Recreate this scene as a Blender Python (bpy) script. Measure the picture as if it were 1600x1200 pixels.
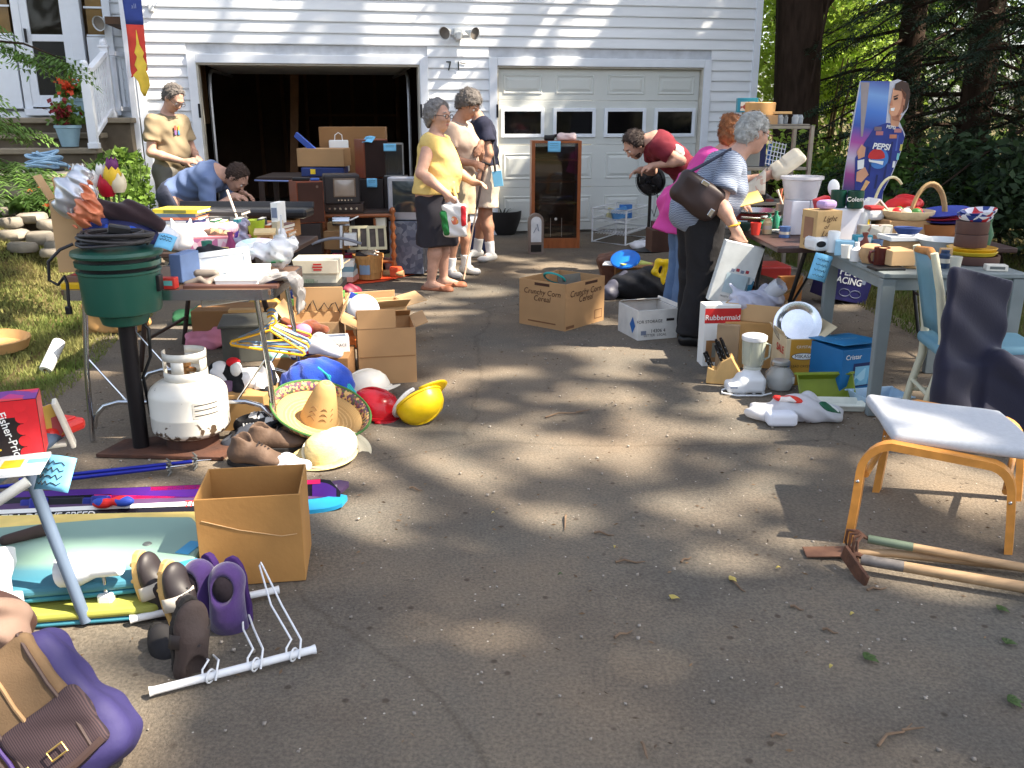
import bpy,bmesh,math,random
import numpy as np
from mathutils import Vector as Ve,Matrix,Euler
R,mc,ms,nls,drng,en,rn=math.radians,math.cos,math.sin,np.linspace,np.random.default_rng,enumerate,range
for o in list(bpy.data.objects):bpy.data.objects.remove(o)
sc=bpy.context.scene
COL=sc.collection
# -- camera
CH,FPX,PITCH=1.5,1400.,R(16.7)
cam=bpy.data.cameras.new('camera');camo=bpy.data.objects.new('camera',cam);COL.objects.link(camo)
cam.sensor_width=36.;cam.lens=36.*FPX/1600;cam.clip_start=.05;cam.clip_end=2000
camo.location=(0,0,CH);camo.rotation_euler=(math.pi/2-PITCH,0,0)
sc.camera=camo
# -- light
SUN=Ve((.602,-.135,.79)).normalized()
SUN_EL=math.asin(SUN.z);SUN_AZ=math.atan2(SUN.x,SUN.y)
w=bpy.data.worlds.new('World');sc.world=w;w.use_nodes=True
nt=w.node_tree;bg=nt.nodes['Background']
sky=nt.nodes.new('ShaderNodeTexSky');sky.sky_type='NISHITA';sky.sun_disc=False
sky.sun_elevation=SUN_EL;sky.sun_rotation=SUN_AZ;sky.air_density=1.;sky.dust_density=2.5;sky.ozone_density=.6
hz=nt.nodes.new('ShaderNodeHueSaturation');hz.inputs['Saturation'].default_value=.62;nt.links.new(sky.outputs[0],hz.inputs['Color']);nt.links.new(hz.outputs[0],bg.inputs[0]);bg.inputs[1].default_value=.135
sl=bpy.data.lights.new('sun','SUN');sl.energy=5.;sl.angle=R(.55);sl.color=(1.,.89,.73)
so=bpy.data.objects.new('sun',sl);COL.objects.link(so)
so.rotation_euler=SUN.to_track_quat('Z','Y').to_euler()
sc.view_settings.view_transform='Standard';sc.view_settings.look='None'
sc.view_settings.exposure=1.68;sc.view_settings.gamma=1.
sc.render.engine='CYCLES'
sc.cycles.max_bounces=5;sc.cycles.diffuse_bounces=2;sc.cycles.glossy_bounces=2;sc.cycles.transmission_bounces=4;sc.cycles.transparent_max_bounces=8
# -- photo geometry: pixels of the 1600x1200 photo to places
FW=Ve((0,mc(PITCH),-ms(PITCH)));UPV=Ve((0,ms(PITCH),mc(PITCH)))
def ray(px,py): return FW+Ve((1,0,0))*((px-800)/FPX)+UPV*((600-py)/FPX)
CAMP=Ve((0,0,CH))
def P(px,py,z=0):
 d=ray(px,py); return CAMP+d*((z-CH)/d.z)
def PY(px,py,Y):
 d=ray(px,py); return CAMP+d*(Y/d.y)
def mpp(p): return (Ve(p)-CAMP).dot(FW)/FPX
# -- materials
def lin(c):
 c=c/255.
 return c/12.92 if c<=.04045 else ((c+.055)/1.055)**2.4
def C(r,g,b): return (lin(r),lin(g),lin(b),1)
_M={};FAB=set('cloth tee shirt top trouser jeans polo shorts skirt blanket canvas nylon duffel plush slipper sock cushion glove'.split())
def M(key,col=(128,128,128),rough=.6,metal=0,var=.13,scale=9.,bump=0,bs=60.,spec=.4,trans=0,alpha=1.,sss=0,coat=0,detail=4,strc=None,col2=None,sheen=0,bkl=0):
 if key in _M: return _M[key]
 if not bump and key.split('_')[0] in FAB:bump,bs=.5,24.
 m=bpy.data.materials.new(key);m.use_nodes=True;n=m.node_tree.nodes;L=m.node_tree.links
 b=n['Principled BSDF'];c=C(*col)
 b.inputs['Roughness'].default_value=rough;b.inputs['Metallic'].default_value=metal
 b.inputs['Specular IOR Level'].default_value=spec
 if trans:b.inputs['Transmission Weight'].default_value=trans;b.inputs['IOR'].default_value=1.3
 if alpha<1:b.inputs['Alpha'].default_value=alpha
 if coat:b.inputs['Coat Weight'].default_value=coat
 if sheen:b.inputs['Sheen Weight'].default_value=sheen
 if sss:
  b.inputs['Subsurface Weight'].default_value=sss;b.inputs['Subsurface Radius'].default_value=(.012,.005,.003)
 tc=n.new('ShaderNodeTexCoord');src=tc.outputs['Object']
 if strc:
  mp=n.new('ShaderNodeMapping');mp.inputs['Scale'].default_value=strc;L.new(src,mp.inputs['Vector']);src=mp.outputs[0]
 nz=n.new('ShaderNodeTexNoise');nz.inputs['Scale'].default_value=scale;nz.inputs['Detail'].default_value=detail+2;L.new(src,nz.inputs['Vector'])
 cr=n.new('ShaderNodeValToRGB');cr.color_ramp.elements[0].position=.3;cr.color_ramp.elements[1].position=.7
 c2=C(*col2) if col2 else None
 cr.color_ramp.elements[0].color=c2 if c2 else tuple(max(0,x*(1-var)) for x in c[:3])+(1,)
 cr.color_ramp.elements[1].color=c if c2 else tuple(min(1,x*(1+var)) for x in c[:3])+(1,)
 L.new(nz.outputs['Fac'],cr.inputs['Fac']);L.new(cr.outputs[0],b.inputs['Base Color'])
 if bump:
  nb=n.new('ShaderNodeTexNoise');nb.inputs['Scale'].default_value=bs;nb.inputs['Detail'].default_value=3;L.new(src,nb.inputs['Vector'])
  bp=n.new('ShaderNodeBump');bp.inputs['Strength'].default_value=bump;bp.inputs['Distance'].default_value=.01
  L.new(nb.outputs['Fac'],bp.inputs['Height']);L.new(bp.outputs[0],b.inputs['Normal'])
 if bkl:
  tr=n.new('ShaderNodeBsdfTranslucent');L.new(cr.outputs[0],tr.inputs['Color'])
  mx=n.new('ShaderNodeMixShader');mx.inputs[0].default_value=bkl
  L.new(b.outputs[0],mx.inputs[1]);L.new(tr.outputs[0],mx.inputs[2]);L.new(mx.outputs[0],n['Material Output'].inputs['Surface'])
 _M[key]=m
 return m
def nodes_of(m): return m.node_tree.nodes,m.node_tree.links,m.node_tree.nodes['Principled BSDF']
def stripes(key,cols,axis=0,freq=40.,rough=.8,duty=.5,wob=0,wave=False):
 if key in _M: return _M[key]
 m=M(key,cols[0],rough);n,L,b=nodes_of(m)
 tc=n.new('ShaderNodeTexCoord');w_=n.new('ShaderNodeTexWave');w_.bands_direction='XYZ'[axis]
 w_.inputs['Scale'].default_value=freq;w_.inputs['Distortion'].default_value=wob;w_.inputs['Detail'].default_value=1
 L.new(tc.outputs['Object'],w_.inputs['Vector'])
 cr=n.new('ShaderNodeValToRGB');cr.color_ramp.interpolation='LINEAR' if wave else 'CONSTANT'
 el=cr.color_ramp.elements;el[0].position=0;el[0].color=C(*cols[0]);el[1].position=duty;el[1].color=C(*cols[1])
 L.new(w_.outputs['Fac'],cr.inputs['Fac']);L.new(cr.outputs[0],b.inputs['Base Color'])
 return m
def pch(key,cols,scale=6.,rough=.8,vor=True,bump=0):
 if key in _M: return _M[key]
 m=M(key,cols[0],rough,bump=bump);n,L,b=nodes_of(m)
 tc=n.new('ShaderNodeTexCoord');v=n.new('ShaderNodeTexVoronoi');v.inputs['Scale'].default_value=scale
 L.new(tc.outputs['Object'],v.inputs['Vector'])
 sep=n.new('ShaderNodeSeparateColor');L.new(v.outputs['Color'],sep.inputs[0])
 cr=n.new('ShaderNodeValToRGB');cr.color_ramp.interpolation='CONSTANT';el=cr.color_ramp.elements
 while len(el)<len(cols):el.new(.5)
 for i,c in en(cols):el[i].position=i/len(cols);el[i].color=C(*c)
 L.new(sep.outputs[0],cr.inputs['Fac']);L.new(cr.outputs[0],b.inputs['Base Color'])
 return m
 # -- object helpers
def tag(o,lbl=None,cat=None,grp=None,kind=None):
 if lbl:o['label']=lbl
 if cat:o['category']=cat
 if grp:o['group']=grp
 if kind:o['kind']=kind
 return o
def thg(name,lbl,cat,loc=(0,0,0),rz=0,grp=None,rot=None):
 o=bpy.data.objects.new(name,None);COL.objects.link(o);o.empty_display_size=.05
 o.location=loc;o.rotation_euler=rot if rot else (0,0,R(rz))
 return tag(o,lbl,cat,grp)
def link(name,me,mat,parent=None,loc=None,rot=None):
 o=bpy.data.objects.new(name,me);COL.objects.link(o)
 if mat is not None and not me.materials:
  for m in (mat if isinstance(mat,(list,tuple)) else [mat]):me.materials.append(m)
 if parent is not None:o.parent=parent
 if loc is not None:o.location=loc
 if rot is not None:o.rotation_euler=rot
 return o
def copy_tree(o,parent=None):
 c=o.copy();COL.objects.link(c);c.parent=parent
 for ch in list(o.children):copy_tree(ch,c)
 return c
def frame_to(z):
 z=Ve(z).normalized();a=Ve((0,0,1)) if abs(z.z)<.9 else Ve((1,0,0))
 x=a.cross(z).normalized(); return x,z.cross(x),z
class MB:
 def __init__(s):s.v=[];s.f=[];s.mi=[];s.m=0
 def add(s,vs,fs):
  o=len(s.v);s.v.extend([tuple(v) for v in vs]);s.f.extend([tuple(i+o for i in f) for f in fs]);s.mi.extend([s.m]*len(fs)); return s
 def box(s,c,size,rot=None,taper=1.):
  hx,hy,hz=size[0]/2,size[1]/2,size[2]/2
  vs=[Ve((x*hx*(taper if z<0 else 1),y*hy*(taper if z<0 else 1),z*hz)) for z in (-1,1) for y in (-1,1) for x in (-1,1)]
  if rot is not None:
   m=rot if isinstance(rot,Matrix) else Euler(rot).to_matrix();vs=[m@v for v in vs]
  c=Ve(c)
  return s.add([v+c for v in vs],[(0,2,3,1),(4,5,7,6),(0,1,5,4),(2,6,7,3),(0,4,6,2),(1,3,7,5)])
 def cyl(s,a,b,r0,r1=None,n=12,caps=True):
  r1=r0 if r1 is None else r1;a=Ve(a);b=Ve(b);x,y,z=frame_to(b-a)
  vs=[]
  for p,r in ((a,r0),(b,r1)):
   for i in rn(n):
    t=2*math.pi*i/n;vs.append(p+x*(r*mc(t))+y*(r*ms(t)))
  fs=[(i,(i+1)%n,n+(i+1)%n,n+i) for i in rn(n)]
  if caps:fs+=[tuple(rn(n-1,-1,-1)),tuple(rn(n,2*n))]
  return s.add(vs,fs)
 def la(s,prof,c=(0,0,0),n=20,sx=1.,sy=1.,rot=None,capb=False,capt=False):
  vs=[];c=Ve(c);m=None
  if rot is not None:m=rot if isinstance(rot,Matrix) else Euler(rot).to_matrix()
  for r,z in prof:
   for i in rn(n):
    t=2*math.pi*i/n;v=Ve((r*sx*mc(t),r*sy*ms(t),z))
    vs.append((m@v if m else v)+c)
  k=len(prof);fs=[]
  for j in rn(k-1):
   for i in rn(n):fs.append((j*n+i,j*n+(i+1)%n,(j+1)*n+(i+1)%n,(j+1)*n+i))
  if capb:fs.append(tuple(rn(n-1,-1,-1)))
  if capt:fs.append(tuple(rn((k-1)*n,k*n)))
  return s.add(vs,fs)
 def tu(s,pts,r,n=8,closed=False):
  pts=[Ve(p) for p in pts];k=len(pts);vs=[]
  x=None
  for i,p in en(pts):
   if closed:t=pts[(i+1)%k]-pts[i-1]
   else:t=pts[min(i+1,k-1)]-pts[max(i-1,0)]
   t=t.normalized() if t.length>1e-9 else Ve((0,0,1))
   if x is None:x,y,_=frame_to(t)
   else:
    x=(x-t*x.dot(t));x=x.normalized() if x.length>1e-6 else frame_to(t)[0]
   y=t.cross(x);rr=r[i] if isinstance(r,(list,tuple)) else r
   for j in rn(n):
    a=2*math.pi*j/n;vs.append(p+x*(rr*mc(a))+y*(rr*ms(a)))
  fs=[]
  for i in rn(k if closed else k-1):
   for j in rn(n):
    a,b=i*n,((i+1)%k)*n;fs.append((a+j,a+(j+1)%n,b+(j+1)%n,b+j))
  if not closed:fs+=[tuple(rn(n-1,-1,-1)),tuple(rn((k-1)*n,k*n))]
  return s.add(vs,fs)
 def prism(s,poly,h0,h1,M4=None):
  n=len(poly);vs=[Ve((p[0],p[1],h)) for h in (h0,h1) for p in poly]
  if M4 is not None:vs=[M4@v for v in vs]
  fs=[tuple(rn(n-1,-1,-1)),tuple(rn(n,2*n))]+[(i,(i+1)%n,n+(i+1)%n,n+i) for i in rn(n)]
  return s.add(vs,fs)
 def grid(s,fn,nu,nv,closed_u=False):
  vs=[fn(i/(nu if closed_u else nu-1),j/(nv-1)) for j in rn(nv) for i in rn(nu)]
  fs=[]
  for j in rn(nv-1):
   for i in rn(nu if closed_u else nu-1):
    fs.append((j*nu+i,j*nu+(i+1)%nu,(j+1)*nu+(i+1)%nu,(j+1)*nu+i))
  return s.add(vs,fs)
 def ball(s,c,r,n=12,m=8,sc_=(1,1,1)):
  vs=[];c=Ve(c)
  for j in rn(m+1):
   ph=math.pi*j/m
   for i in rn(n):
    t=2*math.pi*i/n;vs.append(c+Ve((r*sc_[0]*ms(ph)*mc(t),r*sc_[1]*ms(ph)*ms(t),-r*sc_[2]*mc(ph))))
  fs=[(j*n+i,j*n+(i+1)%n,(j+1)*n+(i+1)%n,(j+1)*n+i) for j in rn(m) for i in rn(n)]
  return s.add(vs,fs)
 def bd(s,name,mat,parent=None,sm=None,bv=0,loc=None,rot=None,solid=0,seg=2,sub=0):
  me=bpy.data.meshes.new(name);me.from_pydata(s.v,[],s.f)
  if isinstance(mat,(list,tuple)):
   me.polygons.foreach_set('material_index',s.mi)
  if sm:
   me.polygons.foreach_set('use_smooth',[True]*len(me.polygons));me.set_sharp_from_angle(angle=R(sm if sm>1 else 45))
  me.update()
  o=link(name,me,mat,parent,loc,rot)
  if solid:
   md=o.modifiers.new('solid','SOLIDIFY');md.thickness=solid;md.offset=0
  if bv:
   md=o.modifiers.new('bevel','BEVEL');md.width=bv;md.segments=seg;md.limit_method='ANGLE';md.angle_limit=R(35);md.harden_normals=False
  if sub:
   md=o.modifiers.new('sub','SUBSURF');md.levels=sub;md.render_levels=sub
  return o
_TC={}
def text(s,size,parent,loc,rot,mat,name='lettering',align='CENTER',sx=1.,shear=0,bold=0):
 key=(s,align,shear,bold)
 if key not in _TC:
  cu=bpy.data.curves.new('t','FONT');cu.body=s;cu.size=1;cu.align_x=align;cu.align_y='CENTER';cu.shear=shear;cu.offset=bold;cu.resolution_u=3
  t=bpy.data.objects.new('t',cu);COL.objects.link(t)
  _TC[key]=bpy.data.meshes.new_from_object(t);bpy.data.objects.remove(t)
 me=_TC[key].copy();me.materials.clear()
 o=link(name,me,mat,parent,loc,rot);o.scale=(size*sx,size,1); return o
 # -- soft shapes: smooth union of rounded bones, polygonised on a grid (surface nets)
def smin(a,b,k):
 if k<=0: return np.minimum(a,b)
 h=np.clip(.5+.5*(b-a)/k,0,1); return b*(1-h)+a*h-k*h*(1-h)
def cap(a,b,r0,r1=None,k=.03): return ('cap',tuple(a),tuple(b),r0,r0 if r1 is None else r1,k)
def cyl_(a,b,r0,r1=None,k=.02,sq=1.,ax=None): return ('cyl',tuple(a),tuple(b),r0,r0 if r1 is None else r1,k)
def ell(c,r,rot=None,k=.03): return ('ell',tuple(c),tuple(r),rot,k)
def rbox(c,h,rnd=.02,rot=None,k=.03): return ('box',tuple(c),tuple(h),rnd,rot,k)
def _eval(pr,X,Y,Z):
 t=pr[0]
 if t in ('cap','cyl'):
  a=np.array(pr[1],np.float32);b=np.array(pr[2],np.float32);d=b-a;L2=max(float(d@d),1e-9)
  tt=((X-a[0])*d[0]+(Y-a[1])*d[1]+(Z-a[2])*d[2])/L2;tc=np.clip(tt,0,1)
  q=np.sqrt((X-a[0]-tc*d[0])**2+(Y-a[1]-tc*d[1])**2+(Z-a[2]-tc*d[2])**2) if t=='cap' else np.sqrt((X-a[0]-tt*d[0])**2+(Y-a[1]-tt*d[1])**2+(Z-a[2]-tt*d[2])**2)
  f=q-(pr[3]+(pr[4]-pr[3])*tc)
  if t=='cyl':f=np.maximum(f,(np.abs(tt-.5)-.5)*math.sqrt(L2))
  return f
 c=pr[1];x,y,z=X-c[0],Y-c[1],Z-c[2];rot=pr[3] if t=='ell' else pr[4]
 if rot is not None:
  m=(rot if isinstance(rot,Matrix) else Euler(rot).to_matrix()).transposed()
  x,y,z=[m[i][0]*x+m[i][1]*y+m[i][2]*z for i in rn(3)]
 r=pr[2]
 if t=='ell':
  k0=np.sqrt((x/r[0])**2+(y/r[1])**2+(z/r[2])**2);k1=np.sqrt((x/r[0]**2)**2+(y/r[1]**2)**2+(z/r[2]**2)**2)+1e-6
  return k0*(k0-1)/k1
 n=pr[3];qx,qy,qz=np.abs(x)-r[0]+n,np.abs(y)-r[1]+n,np.abs(z)-r[2]+n
 return np.sqrt(np.maximum(qx,0)**2+np.maximum(qy,0)**2+np.maximum(qz,0)**2)+np.minimum(np.maximum(qx,np.maximum(qy,qz)),0)-n
def _bb(pr):
 if pr[0] in ('cap','cyl'):
  r=max(pr[3],pr[4]);a=np.array(pr[1]);b=np.array(pr[2]); return np.minimum(a,b)-r,np.maximum(a,b)+r
 r=max(pr[2])*(1. if pr[0]=='ell' else 1.75) if (pr[3] if pr[0]=='ell' else pr[4]) is not None else None
 c=np.array(pr[1]);r=np.array(pr[2]) if r is None else np.array([r]*3)
 return c-r,c+r
def soft(prims,res=.01,grow=0,cuts=(),subs=(),fo=0,ff=22.,seed=0,fdir=None):
 lo=np.min([_bb(p)[0] for p in prims],axis=0)-grow-fo-3*res;hi=np.max([_bb(p)[1] for p in prims],axis=0)+grow+fo+3*res
 n=np.maximum(4,np.ceil((hi-lo)/res).astype(int)+1)
 F=np.full(tuple(n),.2,np.float32);ax=[(lo[i]+res*np.arange(n[i])).astype(np.float32) for i in rn(3)]
 def region(p,pad):
  a,b=_bb(p);i0=np.clip(np.floor((a-pad-lo)/res).astype(int),0,n-1);i1=np.clip(np.ceil((b+pad-lo)/res).astype(int)+1,1,n)
  sl_=tuple(slice(i0[i],i1[i]) for i in rn(3))
  return sl_,[ax[0][sl_[0]][:,None,None],ax[1][sl_[1]][None,:,None],ax[2][sl_[2]][None,None,:]]
 for p in prims:
  k=p[-1];s_,g=region(p,k+grow+fo+3*res);F[s_]=smin(F[s_],_eval(p,*g)-grow,k)
 X,Y,Z=ax[0][:,None,None],ax[1][None,:,None],ax[2][None,None,:]
 if fo:
  q=seed*1.7;f=ff
  F+=fo*(np.sin(f*X+.55*f*Z+1.6*np.sin(.5*f*Y+q)+q)*np.sin(.8*f*Y+.35*f*Z+1.3*np.sin(.6*f*Z+q)+2*q)+.5*np.sin(1.9*f*Z+1.2*f*X+2*np.sin(f*Y*.7)+3*q))
 for p in subs:
  s_,g=region(p,p[-1]+3*res);F[s_]=-smin(-F[s_],_eval(p,*g),p[-1])
 for pt,nn in cuts:
  nn=Ve(nn).normalized();F=np.maximum(F,(X-pt[0])*nn.x+(Y-pt[1])*nn.y+(Z-pt[2])*nn.z)
 I=F<0
 cs=np.zeros(tuple(n-1),np.int8)
 for dx in (0,1):
  for dy in (0,1):
   for dz in (0,1):cs+=I[dx:n[0]-1+dx,dy:n[1]-1+dy,dz:n[2]-1+dz]
 cell=np.argwhere((cs>0)&(cs<8));idx=-np.ones(tuple(n-1),np.int32)
 idx[cell[:,0],cell[:,1],cell[:,2]]=np.arange(len(cell))
 acc=np.zeros((len(cell),3));cnt=np.zeros(len(cell))
 cor=[(x,y,z) for x in (0,1) for y in (0,1) for z in (0,1)]
 for a in cor:
  for d in rn(3):
   if a[d]:continue
   b=list(a);b[d]=1
   fa=F[cell[:,0]+a[0],cell[:,1]+a[1],cell[:,2]+a[2]];fb=F[cell[:,0]+b[0],cell[:,1]+b[1],cell[:,2]+b[2]]
   m=(fa<0)!=(fb<0);t=np.where(m,fa/np.where(m,fa-fb,1),0)
   p=cell+np.array(a);p=p.astype(float);p[:,d]+=t
   acc[m]+=p[m];cnt[m]+=1
 V=lo+res*acc/np.maximum(cnt,1)[:,None]
 Q=[]
 for d in rn(3):
  e,g_=[i for i in rn(3) if i!=d]
  s0=[slice(None)]*3;s1=[slice(None)]*3;s0[d]=slice(0,-1);s1[d]=slice(1,None)
  ch=np.argwhere(I[tuple(s0)]!=I[tuple(s1)]);ok=(ch[:,e]>0)&(ch[:,g_]>0)&(ch[:,e]<n[e]-1)&(ch[:,g_]<n[g_]-1);ch=ch[ok]
  q=[]
  for de,dg in ((-1,-1),(0,-1),(0,0),(-1,0)):
   c=ch.copy();c[:,e]+=de;c[:,g_]+=dg;q.append(idx[c[:,0],c[:,1],c[:,2]])
  q=np.stack(q,1);ins=I[ch[:,0],ch[:,1],ch[:,2]]
  flip=ins if d!=1 else ~ins
  q[~flip]=q[~flip][:,::-1];Q.append(q)
 return V,np.concatenate(Q)
def nmesh(name,V,Q,sm=1):
 me=bpy.data.meshes.new(name);V=np.asarray(V,np.float32);Q=np.asarray(Q,np.int32);k=Q.shape[1]
 me.vertices.add(len(V));me.vertices.foreach_set('co',V.ravel())
 me.loops.add(Q.size);me.loops.foreach_set('vertex_index',Q.ravel())
 me.polygons.add(len(Q));me.polygons.foreach_set('loop_start',np.arange(len(Q),dtype=np.int32)*k)
 if sm:me.polygons.foreach_set('use_smooth',np.ones(len(Q),bool))
 me.update(calc_edges=True);me.validate()
 return me
 #  the setting
rng=drng(7);random.seed(11)
#  ground materials
def ground_mat():
 m=M('asphalt',(126,114,102),.95,var=.25,scale=1.3,spec=.15);n,L,b=nodes_of(m)
 tc=n.new('ShaderNodeTexCoord')
 def noise(s,d,r=.6):
  q=n.new('ShaderNodeTexNoise');q.inputs['Scale'].default_value=s;q.inputs['Detail'].default_value=d;q.inputs['Roughness'].default_value=r;L.new(tc.outputs['Object'],q.inputs['Vector']); return q
 def ramp(src,a,b_,ca,cb):
  r=n.new('ShaderNodeValToRGB');e=r.color_ramp.elements;e[0].position=a;e[1].position=b_;e[0].color=ca;e[1].color=cb;L.new(src,r.inputs[0]); return r
 big=ramp(noise(.7,6).outputs['Fac'],.35,.7,C(102,98,91),C(130,115,98))
 fine=ramp(noise(90,2).outputs['Fac'],.35,.68,(.74,.74,.74,1),(1.24,1.23,1.2,1))
 mx=n.new('ShaderNodeMixRGB');mx.blend_type='MULTIPLY';mx.inputs[0].default_value=.85;L.new(big.outputs[0],mx.inputs[1]);L.new(fine.outputs[0],mx.inputs[2])
 vo=n.new('ShaderNodeTexVoronoi');vo.inputs['Scale'].default_value=42;L.new(tc.outputs['Object'],vo.inputs['Vector'])
 peb=ramp(vo.outputs['Distance'],.10,.16,(1,1,1,1),(0,0,0,1));se=n.new('ShaderNodeSeparateColor');L.new(vo.outputs['Color'],se.inputs[0])
 pick=ramp(se.outputs[0],.94,.95,(0,0,0,1),(1,1,1,1));mu=n.new('ShaderNodeMath');mu.operation='MULTIPLY';L.new(peb.outputs[0],mu.inputs[0]);L.new(pick.outputs[0],mu.inputs[1])
 m2=n.new('ShaderNodeMixRGB');L.new(mu.outputs[0],m2.inputs[0]);L.new(mx.outputs[0],m2.inputs[1]);m2.inputs[2].default_value=C(196,188,176)
 v2=n.new('ShaderNodeTexVoronoi');v2.inputs['Scale'].default_value=17;L.new(tc.outputs['Object'],v2.inputs['Vector'])
 s2=n.new('ShaderNodeSeparateColor');L.new(v2.outputs['Color'],s2.inputs[0]);pk2=ramp(s2.outputs[1],.86,.88,(0,0,0,1),(.7,.7,.7,1));d2=ramp(v2.outputs['Distance'],.12,.22,(1,1,1,1),(0,0,0,1))
 mu2=n.new('ShaderNodeMath');mu2.operation='MULTIPLY';L.new(pk2.outputs[0],mu2.inputs[0]);L.new(d2.outputs[0],mu2.inputs[1])
 m3=n.new('ShaderNodeMixRGB');L.new(mu2.outputs[0],m3.inputs[0]);L.new(m2.outputs[0],m3.inputs[1]);m3.inputs[2].default_value=C(66,56,48)
 ds=noise(1.1,4);va=n.new('ShaderNodeVectorMath');va.operation='MULTIPLY_ADD';va.inputs[1].default_value=(.35,.35,.35);L.new(ds.outputs['Color'],va.inputs[0]);L.new(tc.outputs['Object'],va.inputs[2])
 ck=n.new('ShaderNodeTexVoronoi');ck.feature='DISTANCE_TO_EDGE';ck.inputs['Scale'].default_value=.42;L.new(va.outputs[0],ck.inputs['Vector'])
 cl=ramp(ck.outputs['Distance'],.002,.0055,(.45,.43,.4,1),(1,1,1,1));st=ramp(noise(.9,5).outputs['Fac'],.42,.5,(.80,.80,.82,1),(1,1,1,1))
 m4=n.new('ShaderNodeMixRGB');m4.blend_type='MULTIPLY';m4.inputs[0].default_value=.35;L.new(m3.outputs[0],m4.inputs[1]);L.new(cl.outputs[0],m4.inputs[2])
 m5=n.new('ShaderNodeMixRGB');m5.blend_type='MULTIPLY';m5.inputs[0].default_value=.8;L.new(m4.outputs[0],m5.inputs[1]);L.new(st.outputs[0],m5.inputs[2]);L.new(m5.outputs[0],b.inputs['Base Color'])
 bp=n.new('ShaderNodeBump');bp.inputs['Strength'].default_value=.55;bp.inputs['Distance'].default_value=.012;L.new(noise(120,3).outputs['Fac'],bp.inputs['Height']);L.new(bp.outputs[0],b.inputs['Normal'])
 return m
ASPHALT=ground_mat()
SOIL=M('lawn_soil',(104,92,62),.95,col2=(74,72,44),scale=2.2,bump=.6,bs=40,spec=.1)
def s01(t):t=max(0,min(1.,t)); return t*t*(3-2*t)
def edl(y): return -2.62-.30*s01((y-4.5)/2.2)-1.9*s01((y-6.8)/3.2)
def terrain(x,y):
 d=edl(y)-x
 if d>0 and y>3.5 and y<13:
  slope=s01((y-5.6)/4.2)*.92
  return .004+slope*s01(d/1.1)+(.03*ms(x*3+y*2) if d>.3 else 0)
 if x>3.4: return .05*s01((x-3.4)/1.5)+.06*ms(x*1.3)*ms(y*.9)*s01((x-3.4)/2)
 return 0
def tsheet():
 xs=sorted(set([-600,-150,-60,-30,-16]+[-10+.25*i for i in rn(0,81)]+[12,16,24,40,90,200,600]));ys=sorted(set([-600,-100,-30,-12]+[-4+.25*i for i in rn(0,85)]+[20,26,36,60,120,300,900]))
 vs=[(x,y,terrain(x,y)-.012) for y in ys for x in xs];nx=len(xs)
 mb=MB().add(vs,[(j*nx+i,j*nx+i+1,(j+1)*nx+i+1,(j+1)*nx+i) for j in rn(len(ys)-1) for i in rn(nx-1)])
 return mb.bd('ground',SOIL,sm=1)
tag(tsheet(),kind='structure')
mb=MB()
def drv(u,v):
 y=-8+v*20.6;x0=edl(y)+.05*ms(y*5)+.03*ms(y*13);x1=2.95+.08*ms(y*3.1)+.04*ms(y*11)
 if y<2.5:x0-=3*s01((2.5-y)/2);x1+=2.5*s01((3.2-y)/2.5)
 return Ve((x0+(x1-x0)*u,y,0+.004*ms(7*u)*ms(y*1.7)))
mb.grid(drv,40,90);tag(mb.bd('driveway',ASPHALT,sm=1),kind='structure')
#  house
YAW=R(11.);U=Ve((mc(YAW),ms(YAW),0));N=Ve((ms(YAW),-mc(YAW),0))
W0=P(800,366)
def HW(px,py,v=0):
 d=ray(px,py);o=W0+N*v;t=(o-CAMP).dot(N)/d.dot(N);q=CAMP+d*t; return (q-o).dot(U),q.z
def hp(u,v,z):q=W0+U*u+N*v; return Ve((q.x,q.y,z))
HOUSE=thg('house','white vinyl-sided house with two garage bays facing the driveway','house',(W0.x,W0.y,0),11.)
VINYL=M('vinyl_siding',(234,236,238),.45,var=.06,scale=2.5,strc=(.35,4,2),detail=6);TRIM=M('white_trim',(232,236,242),.4,var=.03)
uC,_=HW(1186,80);uL,_=HW(206,60)
l0,lt=HW(306,97);l1,_=HW(655,99);r0,rt=HW(776,104);r1,_=HW(1099,105)
lt=rt=.5*(lt+rt);tw=.10
CZ=.127;TOPZ=5.1
ncour=int(TOPZ/CZ)
def siding(parent,segs,z,y=0):
 for a,b in segs:
  if b-a<.03:continue
  L_=b-a;mb=MB()
  mb.add([(a,y-.020,z),(b,y-.020,z),(a,y-.004,z+CZ-.001),(b,y-.004,z+CZ-.001),(a,y+.006,z),(b,y+.006,z),(a,y+.006,z+CZ-.001),(b,y+.006,z+CZ-.001),(a,y-.023,z+.012),(b,y-.023,z+.012)],[(0,1,9,8),(8,9,3,2),(0,4,5,1),(2,3,7,6),(0,8,2,6,4),(1,5,7,3,9)])
  mb.bd('siding_board',VINYL,parent)
for i in rn(ncour):
 z=.02+i*CZ
 if z<lt+tw:segs=[(uL+.09,l0-tw),(l1+tw,r0-tw),(r1+tw,uC-.09)]
 else:segs=[(uL+.09,uC-.09)]
 siding(HOUSE,segs,z)
CORE=M('wall_core',(200,203,208),.8)
mb=MB()
def wseg(a,b,z0,z1):mb.box(((a+b)/2,.09,(z0+z1)/2),(b-a,.16,z1-z0))
wseg(uL,l0,0,TOPZ);wseg(l1,r0,0,TOPZ);wseg(r1,uC,0,TOPZ);wseg(l0,l1,lt,TOPZ);wseg(r0,r1,rt,TOPZ)
mb.bd('wall',CORE,HOUSE)
for a in (uL+.045,uC-.045):
 mb=MB().box((a,-.018,TOPZ/2),(.09,.036,TOPZ));mb.box((a+(.04 if a>0 else -.04),.045,TOPZ/2),(.02,.085,TOPZ));mb.bd('corner_board',TRIM,HOUSE,bv=.004)
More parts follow.
